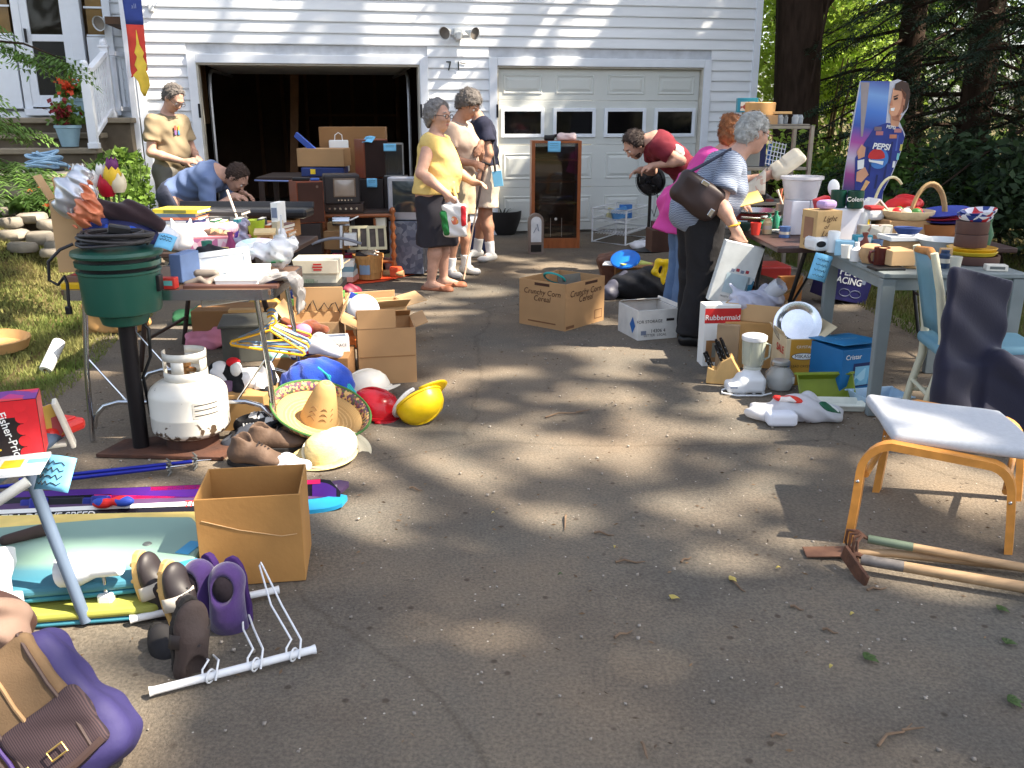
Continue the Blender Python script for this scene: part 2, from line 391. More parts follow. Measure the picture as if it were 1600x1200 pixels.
for x in (uC-.012,uL+.012):
 mb=MB().box((x,4.,TOPZ/2),(.02,7.6,TOPZ));mb.bd('side_wall',VINYL,HOUSE)
mb=MB().add([(uL-3.5,-.35,TOPZ),(uC+.3,-.35,TOPZ),(uC+.3,4,TOPZ+2),(uL-3.5,4,TOPZ+2),(uL-3.5,8.2,TOPZ),(uC+.3,8.2,TOPZ)],[(0,1,2,3),(3,2,5,4)]);mb.bd('roof',M('roof_shingle',(80,76,72),.9),HOUSE,solid=.12)
for a,b in ((l0,l1),(r0,r1)):
 for x0,x1,z0,z1 in ((a-tw,a,0,lt+tw),(b,b+tw,0,lt+tw),(a,b,lt,lt+tw)):
  mb=MB().box(((x0+x1)/2,-.022,(z0+z1)/2),(x1-x0,.05,z1-z0));mb.bd('door_trim',TRIM,HOUSE,bv=.006)
 for x0,x1,z0,z1 in ((a,a+.02,0,lt),(b-.02,b,0,lt),(a+.02,b-.02,lt-.02,lt)):
  mb=MB().box(((x0+x1)/2,.075,(z0+z1)/2),(x1-x0,.19,z1-z0));mb.bd('door_jamb',M('jamb',(196,190,176),.6),HOUSE)
for x in (l0-.004,l1+.004,r0-.002):
 mb=MB().box((x,-.051,1.55),(.025,.012,.16));mb.bd('latch_plate',M('dark_metal',(46,46,50),.4,.8),HOUSE,bv=.003)
INT=M('garage_interior',(92,70,54),.9,var=.25,scale=2.);FLR=M('garage_floor',(110,104,98),.8,var=.2,scale=1.5)
mb=MB().box((uL+.08,3.2,1.3),(.06,6.,2.6));mb.box(((l1+r0)/2+.5,3.2,1.3),(.1,6.,2.6));mb.box(((uL+r0)/2,6.2,1.3),(r0-uL+1,.08,2.6));mb.box(((uL+r0)/2+.2,3.2,2.55),(r0-uL+1,6.1,.08));mb.bd('interior_wall',INT,HOUSE)
mb=MB().box(((l0+l1)/2,3.2,-.03),(r0-uL+.6,6.2,.07));mb.bd('garage_floor',FLR,HOUSE)
for k in rn(7):
 mb=MB().box((l0+.25+k*.42,6.12,1.3),(.06,.09,2.5));mb.bd('wall_stud',M('stud',(120,86,58),.8),HOUSE)
mb=MB().box((l0+.95,2.9,1.1),(.12,.04,2.1),(0,.07,0));mb.bd('leaning_plank',M('plank',(128,92,62),.8),HOUSE)
mb=MB().box((l0+1.9,5.6,.9),(1.6,.5,.04));mb.box((l0+1.9,5.6,1.5),(1.6,.5,.04))
for x in (-.8,.8):mb.box((l0+1.9+x,5.6,.9),(.05,.5,1.8))
mb.bd('back_shelf',M('stud'),HOUSE)
for x in (l0+.1,l1-.12):
 mb=MB().tu([(x,.25,.1),(x,.25,lt-.35),(x,.35,lt-.12),(x,.6,lt-.06),(x,3.,lt-.03)],.022,6);mb.bd('door_track',M('galvanised',(150,150,150),.4,.8),HOUSE,sm=1)
mb=MB().box(((l0+l1)/2,1.75,lt+.02),(l1-l0-.1,2.2,.05));mb.bd('raised_door',M('door_paint',(212,214,208),.45,var=.06,scale=1.2,detail=6),HOUSE)
rows=[]
for yb in (104,157,226,292,361):rows.append(HW(940,yb)[1])
rows[0]=rt-.02;rows[-1]=.03
mb=MB()
for i in rn(4):
 z1,z0=rows[i],rows[i+1];mb.box(((r0+r1)/2,.075,(z0+z1)/2),(r1-r0-.045,.045,z1-z0-.006))
GD=mb.bd('garage_door',M('door_paint'),HOUSE,bv=.003)
pw=(r1-r0)/4
WIN=M('dark_glass',(12,12,14),.06,spec=.45,var=0)
for j in rn(4):
 cx=r0+pw*(j+.5)
 for i in rn(4):
  z1,z0=rows[i],rows[i+1];h=(z1-z0)
  if i==1:
   ww,wh=pw*.70,h*.50;cz=(z0+z1)/2
   mb=MB()
   for sx in (-1,1):mb.box((cx+sx*(ww/2+.022),.042,cz),(.044,.03,wh+.088))
   for sz in (-1,1):mb.box((cx,.042,cz+sz*(wh/2+.022)),(ww,.03,.044))
   f=mb.bd('window_frame',TRIM,GD,bv=.004)
   mb=MB().box((cx,.048,cz),(ww,.006,wh));mb.bd('window_pane',WIN,GD)
  else:
   ww,wh,cz=pw*.74,h*.62,(z0+z1)/2
   mb=MB();y0=.0525;d1=.009;a,b=ww/2,wh/2
   def rect(x,z,y): return [(cx-x,y,cz-z),(cx+x,y,cz-z),(cx+x,y,cz+z),(cx-x,y,cz+z)]
   mb.add(rect(a,b,y0)+rect(a-.012,b-.012,y0-.010)+rect(a-.035,b-.035,y0-.002)+rect(a-.07,b-.07,y0-.013),[(4*q+i0,4*q+(i0+1)%4,4*q+4+(i0+1)%4,4*q+4+i0) for q in rn(3) for i0 in rn(4)]+[(12,13,14,15)])
   mb.bd('door_panel',M('door_paint'),GD)
def flood(lbl,px,py,v,s=1.):
 u,z=HW(px,py,v);t=thg('floodlight',lbl,'floodlight',hp(u,v+.02,z),11.)
 PL=M('lamp_white',(214,216,214),.4)
 mb=MB().box((0,-.02,-.01),(.12,.05,.11));mb.box((0,-.06,-.05),(.07,.06,.09));mb.bd('base',PL,t,bv=.012)
 for s_ in (-1,1):
  d=Ve((s_*.55,-.75,-.25)).normalized();a=Ve((s_*.06,-.04,.01));b=a+d*.16
  mb=MB();rot=d.to_track_quat('Z','Y').to_matrix()
  mb.la([(.02,0),(.03,.05),(.055,.12),(.075,.16),(.078,.17),(.070,.165)],a+Ve((s_*.03,0,0)),18,rot=rot);h=mb.bd('lamp_head',PL,t,sm=1)
  mb=MB().la([(.07,.155),(.05,.148),(0,.142)],a+Ve((s_*.03,0,0)),18,rot=rot);mb.bd('lens',M('lamp_lens',(120,112,104),.3),h,sm=1)
 return t
flood('twin-head floodlight high on the wall between the two garage doors',715,50,0)
u,z=HW(712,103);t=thg('house_number','small black house number on the siding under the floodlight','house number',hp(u,.028,z),11.)
BLK=M('black',(20,20,22),.5)
for i,(ch,dx) in en((('7',-.09),('1',.03))):
 mb=MB()
 if ch=='7':mb.box((dx,0,.045),(.06,.01,.014));mb.box((dx+.01,0,-.005),(.014,.01,.10),(0,.25,0))
 else:mb.box((dx,0,0),(.014,.01,.10));mb.box((dx+.06,0,.03),(.07,.01,.01),(0,.2,0))
 mb.bd('digit',BLK,t)
 #  entrance: set-back wall, storm door, sidelights
EV=-.9
def EW(px,py): return HW(px,py,EV)
ENT=thg('entrance_wing','set-back entrance wing with storm door and sidelights left of the garage','house',(W0.x,W0.y,0),11.)
zs=EW(80,170)[1];y_=-EV
d0,d1=EW(42,80)[0],EW(116,80)[0];s0,s1=EW(133,30)[0],EW(163,30)[0];e0=uL-3.6
for i in rn(ncour):
 z=.02+i*CZ
 if z<.6:continue
 if z<zs-.05:segs=[(e0,uL)]
 elif z<zs+2.3:segs=[(s1+.09,uL),(e0,EW(2,80)[0]-.25)]
 else:segs=[(e0,uL)]
 siding(ENT,segs,z,y_)
mb=MB().box(((e0+uL)/2,y_+.4,zs/2),(uL-e0,.7,zs));mb.box(((e0+uL)/2,y_+.09,(zs+2.25+TOPZ)/2),(uL-e0,.16,TOPZ-zs-2.25));mb.box(((s1+.1+uL)/2,y_+.09,zs+1.1),(uL-s1-.1,.16,2.3));mb.bd('wall',CORE,ENT)
HALL=M('hall_wall',(186,150,112),.8)
mb=MB().box(((d0+d1)/2,y_+2.4,zs+1.1),(3.,.06,2.6));mb.box(((d0+d1)/2,y_+1.3,zs-.03),(3.,2.3,.05));mb.box((d0-1.2,y_+1.3,zs+1.1),(.05,2.3,2.6));mb.box((d1+1.2,y_+1.3,zs+1.1),(.05,2.3,2.6));mb.box(((d0+d1)/2,y_+1.3,zs+2.45),(3.,2.3,.05));mb.bd('hall',HALL,ENT)
def frm(x0,x1,z0,z1,y,th=.05,name='frame',m=TRIM,par=ENT):
 mb=MB().box(((x0+x1)/2,y,(z0+z1)/2),(x1-x0,th,z1-z0)); return mb.bd(name,m,par,bv=.005)
dw=d1-d0
for x0,x1 in ((d0-.09,d0),(d1,d1+.14),(s1,s1+.09)):frm(x0,x1,zs,zs+2.3,y_-.01,.14,'door_post')
frm(d0-.7,s1+.09,zs+2.15,zs+2.32,y_-.012,.15,'head_trim')
frm(d0-.09,s1+.09,zs-.08,zs,y_-.03,.2,'sill')
zm=EW(80,60)[1]
mb=MB()
for x0,x1,z0,z1 in ((d0,d0+.09,zs+.02,zs+2.12),(d1-.09,d1,zs+.02,zs+2.12),(d0+.09,d1-.09,zs+.02,zs+.16),(d0+.09,d1-.09,zm-.04,zm+.04),(d0+.09,d1-.09,zs+2.03,zs+2.12)):
 mb.box(((x0+x1)/2,y_-.05,(z0+z1)/2),(x1-x0,.04,z1-z0))
SD=mb.bd('storm_door',TRIM,ENT,bv=.004)
GLS=M('door_glass',(30,26,24),.04,spec=.8,var=0,alpha=.55)
for z0,z1,gm in ((zs+.16,zm-.04,M('screen_dark',(22,18,18),.25,spec=.6,var=0,alpha=.93)),(zm+.04,zs+2.03,GLS)):
 mb=MB().box(((d0+d1)/2,y_-.045,(z0+z1)/2),(dw-.18,.006,z1-z0));mb.bd('glass',gm,SD)
mb=MB().box((d0+.04,y_-.10,zm+.02),(.02,.05,.16));mb.bd('handle',BLK,SD,bv=.004)
for a,b in ((s0,s1),(EW(-28,30)[0],d0-.12)):
 mb=MB().box(((a+b)/2,y_-.005,zs+1.5),(b-a-.04,.01,1.3));sw=mb.bd('sidelight',M('sidelight_glass',(128,98,52),.15,spec=.7,var=.25,scale=5),ENT)
 for k in rn(5):
  mb=MB().box(((a+b)/2,y_-.018,zs+.86+k*.32),(b-a,.016,.022));mb.bd('muntin',TRIM,sw)
 frm(a,b,zs,zs+.84,y_-.015,.08,'sidelight_panel')
u,z=EW(166,36);t=thg('wall_lamp','single round white floodlight beside the entrance sidelight','lamp',hp(u,EV+.05,z),11.)
mb=MB().box((.03,0,.04),(.06,.05,.09));mb.bd('bracket',M('lamp_white'),t,bv=.01)
rot=Ve((-.45,-.85,-.25)).normalized().to_track_quat('Z','Y').to_matrix()
mb=MB().la([(.03,-.08),(.05,0),(.085,.08),(.088,.10),(.078,.09)],(0,-.08,0),18,rot=rot);mb.bd('lamp_head',M('lamp_white'),t,sm=1)
mb=MB().la([(.078,.085),(.05,.075),(0,.07)],(0,-.08,0),18,rot=rot);mb.bd('lens',M('lamp_lens'),t,sm=1)
#  stoop: stone treads
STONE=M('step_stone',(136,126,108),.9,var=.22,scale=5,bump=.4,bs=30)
ST=thg('porch_steps','weathered grey stone steps leading up to the entrance door','steps',(W0.x,W0.y,0),11.)
xr=HW(152,233,.9)[0];x_l=xr-3.2
vz=[]
for i,py in en((184,208,232,258)):
 v=.35+.30*i;vz.append((v,HW(80,py,v)[1]))
prev=EV
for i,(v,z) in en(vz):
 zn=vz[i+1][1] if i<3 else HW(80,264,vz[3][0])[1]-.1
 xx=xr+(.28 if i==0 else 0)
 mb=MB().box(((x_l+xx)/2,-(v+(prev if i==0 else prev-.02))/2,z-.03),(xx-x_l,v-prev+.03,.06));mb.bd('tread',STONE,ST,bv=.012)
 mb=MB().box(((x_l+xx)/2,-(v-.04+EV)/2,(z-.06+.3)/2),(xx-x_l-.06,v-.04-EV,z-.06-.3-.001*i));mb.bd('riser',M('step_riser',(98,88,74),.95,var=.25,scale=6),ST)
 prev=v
vb,zb=vz[3][0],HW(80,264,vz[3][0])[1]
mb=MB().box(((x_l+xr)/2-.1,-(vb+.55),zb-.10),(xr-x_l+.1,1.15,.2));mb.bd('landing_slab',M('slab',(150,142,126),.9,var=.15,scale=4),ST,bv=.015)
#  white railing
RL=thg('porch_railing','white railing with capped posts along the right of the porch steps','railing',(W0.x,W0.y,0),11.)
pA=(HW(148,232,.92)[0],-.92,HW(148,232,.92)[1]);pAt=HW(124,108,.92)[1]
pB=(pA[0]+.02,0,vz[0][1]);pBt=HW(146,74,0)[1]
for (x,y,z),zt in ((pA,pAt),(pB,pBt)):
 mb=MB().box((x,y,(z+zt)/2),(.09,.09,zt-z));mb.box((x,y,zt+.012),(.115,.115,.024));mb.ball((x,y,zt+.055),.042,12,8);mb.box((x,y,z+.03),(.11,.11,.06));mb.bd('post',TRIM,RL,bv=.004)
for dz in (-.06,-.85):
 A_=Ve((pA[0],pA[1],pAt+dz if dz>-.5 else pA[2]+.12));B_=Ve((pB[0],pB[1],pBt+dz if dz>-.5 else pB[2]+.10));d=B_-A_
 mb=MB();q=d.to_track_quat('Y','Z').to_matrix();mb.box((A_+B_)/2,(.07,d.length-.08,.05),q);mb.bd('rail',TRIM,RL,bv=.005)
for k in rn(1,10):
 t_=k/10;x=pA[0]+(pB[0]-pA[0])*t_;y=pA[1]+(pB[1]-pA[1])*t_;zl=pA[2]+.12+(pB[2]-pA[2]-.02)*t_;zu=pAt-.06+(pBt-pAt)*t_
 mb=MB().box((x,y,(zl+zu)/2),(.032,.032,zu-zl));mb.bd('baluster',TRIM,RL)
wx=pB[0]+.30
for z in (pBt-.06,pB[2]+.10):
 mb=MB().box(((pB[0]+wx)/2+.05,.42,z),(.07,.84,.05),(0,0,-.33));mb.bd('rail',TRIM,RL,bv=.005)
for k in rn(1,8):
 mb=MB().box((pB[0]+.04+.28*k/8,.84*k/8,(pBt+pB[2])/2),(.032,.032,pBt-pB[2]-.2));mb.bd('baluster',TRIM,RL)
us,_=HW(214,200,.06)
mb=MB().box((0,0,2.4),(.075,.055,4.6));mb.box((0,-.05,.12),(.075,.16,.055),(.6,0,0));o=mb.bd('downspout',TRIM,bv=.008,loc=hp(us,.07,.03),rot=(0,0,YAW));tag(o,'white downspout running down the left corner of the garage','downspout')
#  banner
u,zt_=HW(204,-14,.5);_,zb_=HW(206,150,.5);hw=abs(HW(218,60,.5)[0]-HW(191,60,.5)[0])/2
BN=thg('garden_banner','hanging fall banner, blue and red with a yellow leaf','banner',hp(u,.5,zt_),11.)
H=zt_-zb_
def wav(x,z): return .035*ms(z*5+x*9)+.02*ms(x*21)
def cloth(name,mat,poly_rows,off,par):
 mb=MB();rows_=[]
 vs=[]
 for z,xa,xb in poly_rows:
  for k in rn(7):
   x=xa+(xb-xa)*k/6;vs.append((x,wav(x,z)+off,-z))
 mb.add(vs,[(j*7+k,j*7+k+1,(j+1)*7+k+1,(j+1)*7+k) for j in rn(len(poly_rows)-1) for k in rn(6)]); return mb.bd(name,mat,par,sm=1,solid=.004)
cloth('blue_panel',M('banner_blue',(58,76,150),.8),[(0,-hw,hw),(H*.1,-hw,hw),(H*.25,-hw,hw),(H*.31,-hw,hw)],0,BN)
cloth('red_panel',M('banner_red',(206,66,52),.8),[(H*.305,-hw,hw),(H*.45,-hw,hw),(H*.6,-hw,hw),(H*.75,-hw,hw),(H*.8,-hw*.9,-hw*.5),(H*.82,-hw,-hw*.9)],.001,BN)
cloth('leaf',M('banner_yellow',(232,196,70),.8),[(H*.36,hw*.05,hw*.1),(H*.5,-hw*.05,hw*.3),(H*.58,-hw*.35,hw*.75),(H*.62,-hw*.1,hw*.6),(H*.7,-hw*.45,hw),(H*.75,-hw*.15,hw*.8),(H*.8,-hw*.75,hw),(H*.86,-hw*.2,hw*1.05),(H*.9,-hw*.1,hw*1.05),(H*.95,-hw*.05,hw*.7),(H,hw*.2,hw*.45)],-.006,BN)
text('fall',hw*.8,BN,(0,wav(0,H*.14)-.012,-H*.14),(R(90),0,0),M('banner_txt',(150,160,200),.8))
mb=MB().tu([(-hw*1.05,0,.01),(hw*1.1,0,.01),(hw*1.6,.20,.02),(hw*2.4,.47,-.02)],.01,8);mb.bd('pole',M('white_metal',(220,220,220),.4),BN,sm=1)
mb=MB();u2,z2=HW(236,12,.03);mb.box((u2-u,.47,z2-zt_),(.06,.05,.09));mb.bd('wall_bracket',M('lamp_white'),BN,bv=.01)
#  vegetation
def lq(pts,size,rg,flat=0,asp=.5,nrm=None):
 n=len(pts);d=rg.normal(size=(n,3));d[:,2]*=(1-flat);d/=np.linalg.norm(d,axis=1)[:,None]+1e-9
 e=rg.normal(size=(n,3));e-=d*np.sum(d*e,1)[:,None];e/=np.linalg.norm(e,axis=1)[:,None]+1e-9
 s=size*rg.uniform(.6,1.25,n)[:,None]
 V=np.stack([pts-d*s*.5,pts+e*s*asp*.5,pts+d*s*.5,pts-e*s*asp*.5],1).reshape(-1,3)
 return V,np.arange(4*n).reshape(-1,4)
def bark(key,col): return M(key,col,.95,var=.35,scale=6,bump=.9,bs=25,strc=(3,3,.6),spec=.1)
BARK=bark('bark',(58,46,38));BARKL=bark('bark_light',(128,110,76))
LEAF_MID=M('leaf_mid',(74,104,40),.6,var=.4,scale=1.6,bkl=.35);LEAF_LIT=M('leaf_sunlit',(160,186,74),.6,var=.35,scale=1.4,bkl=.5)  # the brighter leaf has its sunlit look put into the colour
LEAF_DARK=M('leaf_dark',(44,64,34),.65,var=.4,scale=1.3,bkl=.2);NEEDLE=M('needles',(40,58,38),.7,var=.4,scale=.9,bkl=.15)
def leafy(name,lbl,base,h,spread,nleaf,lsize,lmat,tr,rg,grp,cz=.6,bm=BARK,nlimb=9,clump=.35,flat=.3,lean=(0,0),cat='tree'):
 t=thg(name,lbl,cat,base,0,grp)
 top=Ve((lean[0],lean[1],h*.9));pts=[Ve((lean[0]*k/5+.05*ms(k*2+h),lean[1]*k/5,h*.9*k/5)) for k in rn(6)]
 mb=MB().tu(pts,[tr*(1-.16*k) for k in rn(6)],9)
 tips=[]
 for i in rn(nlimb):
  z=h*(.35+.55*i/nlimb);a=i*2.4+h;L_=spread*(.5+.5*rg.random());k=z/(h*.9)
  p0=Ve((lean[0]*k,lean[1]*k,z));p1=p0+Ve((mc(a)*L_*.55,ms(a)*L_*.55,L_*.25));p2=p1+Ve((mc(a+.4)*L_*.4,ms(a+.4)*L_*.4,L_*.1))
  mb.tu([p0,p1,p2],[tr*.4,tr*.22,tr*.08],6);tips+=[p1,p2,(p1+p2)/2]
 mb.bd('trunk',bm,t,sm=1)
 nc=max(6,int(nleaf/90));cen=[]
 for i in rn(nc):
  if i<len(tips)*2:c=np.array(tips[i%len(tips)])+rg.normal(size=3)*spread*.12
  else:
   d=rg.normal(size=3);d/=np.linalg.norm(d);c=np.array([lean[0]*.7,lean[1]*.7,h*cz])+d*np.array([spread,spread,h*(1-cz)])*rg.uniform(.45,1.)
  cen.append(c)
 cen=np.array(cen);pick=rg.integers(0,nc,nleaf)
 pts=cen[pick]+rg.normal(size=(nleaf,3))*clump*np.array([1,1,.7])
 V,Q=lq(pts,lsize,rg,flat);link('crown',nmesh('crown',V,Q,False),lmat,t)
 return t
def conifer(name,lbl,base,h,spread,rg,grp,tr=.22,z0=.4,nb=70,nper=46,mat=None,droop=.35,only=None):
 t=thg(name,lbl,'tree',base,0,grp)
 mb=MB().tu([(0,0,-.1),(.03,0,h*.5),(0,0,h)],[tr,tr*.65,.03],9)
 Vs=[];
 for i in rn(nb):
  k=(i+.5)/nb;z=z0+(h-z0)*k;a=i*2.399+rg.normal()*.2
  if only and not (only[0]<(a%6.283)<only[1]):continue
  L_=spread*(1-k*.85)*rg.uniform(.75,1.1);dx,dy=mc(a),ms(a)
  pts=[Ve((dx*L_*s,dy*L_*s,z-droop*L_*s*s+.06*ms(s*7+i))) for s in (.05,.3,.6,.85,1.)]
  mb.tu(pts,[.03,.022,.014,.008,.004],5)
  m_=int(nper*L_/spread*2)+8;s=rg.uniform(.12,1.,m_)**.8
  side=rg.normal(size=m_)*.24*L_*(1.05-s);
  px=dx*L_*s-dy*side;py=dy*L_*s+dx*side;pz=z-droop*L_*s*s-np.abs(side)*.35+rg.normal(size=m_)*.03
  base_=np.stack([px,py,pz],1)
  tdx=dx*.7-dy*np.sign(side)*.7;tdy=dy*.7+dx*np.sign(side)*.7
  for q in rn(7):
   f=q/6.;ln=.26*(.6+.4*L_/spread)
   c=base_+np.stack([tdx*f*ln,tdy*f*ln,-.10*f*f*ln*4*np.ones(m_)],1)
   for sg in (-1,1):
    ex=tdx*.5-tdy*sg*.8;ey=tdy*.5+tdx*sg*.8;nl=.075*(1.1-.6*f)*rg.uniform(.7,1.3,m_)
    e=c+np.stack([ex*nl,ey*nl,-.02*np.ones(m_)+rg.normal(size=m_)*.012],1)
    wv=np.stack([-ey*.011,ex*.011,np.zeros(m_)],1)
    Vs.append(np.stack([c-wv,c+wv,e+wv*.3,e-wv*.3],1).reshape(-1,3))
 mb.bd('trunk',BARK,t,sm=1)
 V=np.concatenate(Vs);link('crown',nmesh('crown',V,np.arange(len(V)).reshape(-1,4),False),mat or NEEDLE,t)
 return t
GRP='trees of the wood right of the house'
b=PY(1232,330,12.9);rg=drng(3)
t=thg('oak_tree','dark thick tree trunk standing just right of the garage corner','tree',(b.x,b.y,0))
tp=PY(1250,0,12.9)
mb=MB().tu([(-.1,0,-.1),(-.05,0,.3),(0,0,1.2),(tp.x-b.x,0,3.),(.25,.1,5.5),(.3,.3,9)],[.46,.36,.30,.31,.28,.18],14)
mb.tu([(tp.x-b.x+.05,0,2.6),(.55,-.1,3.5),(1.3,-.3,4.6),(2.2,-.4,5.6)],[.14,.12,.09,.04],8);mb.bd('trunk',BARK,t,sm=1)
pts=np.array([.5,.3,8.])+rg.normal(size=(1200,3))*np.array([1.9,1.9,1.1]);V,Q=lq(pts,.2,rg);link('crown',nmesh('crown',V,Q,False),LEAF_MID,t)
q0,q1=PY(1268,130,12.4),PY(1300,-20,12.4);mb=MB().tu([(q0.x,q0.y,q0.z),(q0.x+.04,q0.y,q0.z+.3),((q0.x+q1.x)/2,q0.y,(q0.z+q1.z)/2),(q1.x,q1.y,q1.z),(q1.x+.3,q1.y,q1.z+1.5),(q1.x+.8,q1.y+.1,q1.z+3.2)],.018,6)
tag(mb.bd('vine',BARK,sm=1),'thin dark vine hanging beside the thick trunk','vine')
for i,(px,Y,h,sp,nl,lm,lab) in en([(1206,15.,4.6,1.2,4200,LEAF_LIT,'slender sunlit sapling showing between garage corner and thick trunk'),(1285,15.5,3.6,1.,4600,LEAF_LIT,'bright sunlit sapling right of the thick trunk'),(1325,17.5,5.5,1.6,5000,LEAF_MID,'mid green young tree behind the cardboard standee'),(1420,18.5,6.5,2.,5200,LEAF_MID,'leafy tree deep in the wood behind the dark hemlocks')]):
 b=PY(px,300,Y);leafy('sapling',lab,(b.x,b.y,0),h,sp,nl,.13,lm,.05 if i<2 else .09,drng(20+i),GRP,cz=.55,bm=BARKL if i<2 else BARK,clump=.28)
for i,(px,y0) in en(((1284,245),(1292,240),(1307,235))):
 b=PY(px,y0,14.2);mb=MB().tu([(0,0,0),(.04,0,.7),(.10-.03*i,.02,1.5),(.2,.05,2.3)],[.03,.028,.022,.01],7);o=mb.bd('thin_sapling',BARKL,loc=(b.x,b.y,.02),sm=1)
 tag(o,('thin pale stem left of the standee, nearest the thick trunk','middle of three thin pale stems left of the standee','thin pale stem closest to the standee')[i],'stem','pale stems at the wood edge')
for i,(px,Y,h,sp,nb,lab) in en([(1500,11.2,8.,2.7,95,'large dark hemlock filling the upper right behind the tables'),(1390,13.4,8.5,2.5,80,'dark hemlock behind the cardboard standee'),(1660,9.4,7.5,2.4,85,'dark hemlock at the right edge of the view'),(1650,17.5,9.,3.,70,'tall hemlock deep behind the right-hand hemlocks')]):
 b=PY(px,330,Y);conifer('hemlock_tree',lab,(b.x,b.y,0),h,sp,drng(40+i),GRP,nb=nb,nper=44)
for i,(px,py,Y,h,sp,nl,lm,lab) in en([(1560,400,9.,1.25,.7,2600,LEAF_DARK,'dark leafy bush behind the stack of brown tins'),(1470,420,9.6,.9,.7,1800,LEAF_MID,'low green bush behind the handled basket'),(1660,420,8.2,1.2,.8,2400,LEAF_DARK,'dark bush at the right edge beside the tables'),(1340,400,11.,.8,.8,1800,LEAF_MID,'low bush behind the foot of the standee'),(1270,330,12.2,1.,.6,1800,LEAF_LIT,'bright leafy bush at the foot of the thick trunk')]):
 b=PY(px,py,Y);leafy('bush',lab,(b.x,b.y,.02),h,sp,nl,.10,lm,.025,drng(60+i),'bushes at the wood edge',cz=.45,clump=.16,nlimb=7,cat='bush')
rg=drng(77)
n_=30000;xx=rg.uniform(2.5,26,n_);yy=rg.uniform(19,27,n_)+.15*xx;zz=rg.uniform(0,1,n_)**.8*11
keep=(np.sin(xx*1.3+zz*.9)+np.sin(zz*1.7+yy)+rg.normal(size=n_)*.8)>-.4
pts=np.stack([xx,yy,zz],1)[keep];V,Q=lq(pts,.36,rg)
o2=None
n2=6000;xw=rg.uniform(-26,26,n2);zw=rg.uniform(0,1,n2)*6.5;yw=-17-rg.uniform(0,4,n2)-.01*xw**2
V2,Q2=lq(np.stack([xw,yw,zw],1),.75,rg);tag(link('added_foliage',nmesh('added_foliage',V2,Q2,False),LEAF_DARK),'unseen mass of foliage added behind the viewer to darken the windows','woodland',kind='stuff')  # foliage out of view, added to darken the window reflections
tag(link('far_wood',nmesh('far_wood',V,Q,False),M('leaf_far',(104,128,54),.7,var=.5,scale=.5,bkl=.35)),'far mass of woodland foliage behind the right-hand trees','woodland',kind='stuff')
for i in rn(5):
 x=5+i*3.3+rg.normal()*.4;y=19+rg.uniform(0,3)+.1*i;mb=MB();r_=rg.uniform(.08,.15);mb.tu([(0,0,0),(.1,0,4),(.15,.1,12)],[r_,r_*.8,r_*.5],8)
 tag(mb.bd('bare_tree',BARK,loc=(x,y,0),sm=1),'dark bare trunk in the far wood, %s from the left'%('first','second','third','fourth','fifth','sixth','seventh','eighth','ninth')[i],'tree','bare trunks in the far wood')
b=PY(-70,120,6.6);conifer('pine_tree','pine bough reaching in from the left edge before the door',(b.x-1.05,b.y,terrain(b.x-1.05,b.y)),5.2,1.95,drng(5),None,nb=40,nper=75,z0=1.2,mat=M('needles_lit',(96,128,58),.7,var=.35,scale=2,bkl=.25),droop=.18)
#  shade trees right of and behind the camera: their crowns dapple the drive
LIT=[]
def lit(px,py,rx,ry,z=0,s=1.):
 c=P(px,py,z);a=P(px+rx,py,z);e=P(px,py-ry,z);k=z/SUN.z
 LIT.append((c.x-SUN.x*k,c.y-SUN.y*k,abs(a.x-c.x),abs(e.y-c.y),s))
def litw(px,py,rx,ry):
 u,z=HW(px,py);q=hp(u,0,z);u2,_=HW(px+rx,py);k=z/SUN.z
 LIT.append((q.x-SUN.x*k,q.y-SUN.y*k,abs(u2-u)*1.,ry*.012*.75,1.))
def make_gaps():
 for a in [(760,405,90,5),(870,416,70,5),(880,428,80,5),(760,455,60,7),(640,425,40,6),(770,580,80,9),(700,603,50,8),(890,622,70,9),(990,665,50,14),(1100,640,60,9),(1090,665,40,8),(870,705,90,28),(690,735,120,26),(600,775,70,28),(780,800,60,16),(980,705,60,16),(735,772,50,14),(855,828,75,30),(1080,815,110,32),(1160,840,50,22),(1000,790,70,12),(640,868,70,28),(760,835,40,12),(1130,905,60,16),(1190,880,50,16),(1400,905,110,26),(1530,925,90,22),(1270,870,60,22),(1240,700,50,12),(1200,765,50,16),(1120,730,30,10),(830,660,40,8),(700,690,40,8),(560,700,30,12),(520,640,40,14),(180,705,60,16),(330,735,50,12),(60,505,60,10),(160,472,60,8),(40,580,30,12),(70,430,90,20),(940,600,40,6),(1460,560,50,8),(1440,610,40,6),(1480,740,110,40),(1300,820,60,30),(1330,480,30,6),(1000,560,40,6),(640,640,40,8)]:lit(*a)
 for a in [(1420,690,90,26,.40),(1540,745,60,20,.40),(380,425,80,24,.78),(330,345,110,16,.85),(480,420,60,22,.35),(600,410,60,10,.2),(700,250,50,60,1.1),(760,260,30,40,1.),(690,420,40,20,.3),(750,380,40,30,.4),(520,660,50,30,.15),(330,650,14,40,.2),(262,170,12,8,1.45),(330,262,24,8,1.),(175,300,30,20,1.),(120,290,40,20,1.),(1230,345,70,14,.85),(1190,150,50,10,1.5),(1180,255,50,20,1.2),(1330,330,60,20,.9),(1490,640,60,30,.5),(1440,420,16,30,.9),(1190,640,60,16,.1),(1200,560,50,30,.25),(80,740,24,10,.5),(650,630,30,20,.1),(1110,290,40,30,1.),(1250,300,40,16,1.),(60,640,20,8,.6)]:lit(*a)
 for a in [(610,45,60,9),(640,80,50,8),(755,30,40,9),(720,110,28,16),(690,145,30,14),(720,75,30,8),(420,15,40,8),(410,60,20,10),(1075,80,14,20),(1110,8,16,8),(905,92,8,4),(800,270,24,30),(250,20,50,14),(260,90,40,12)]:litw(*a)
make_gaps()
rg=drng(99);NL=78000
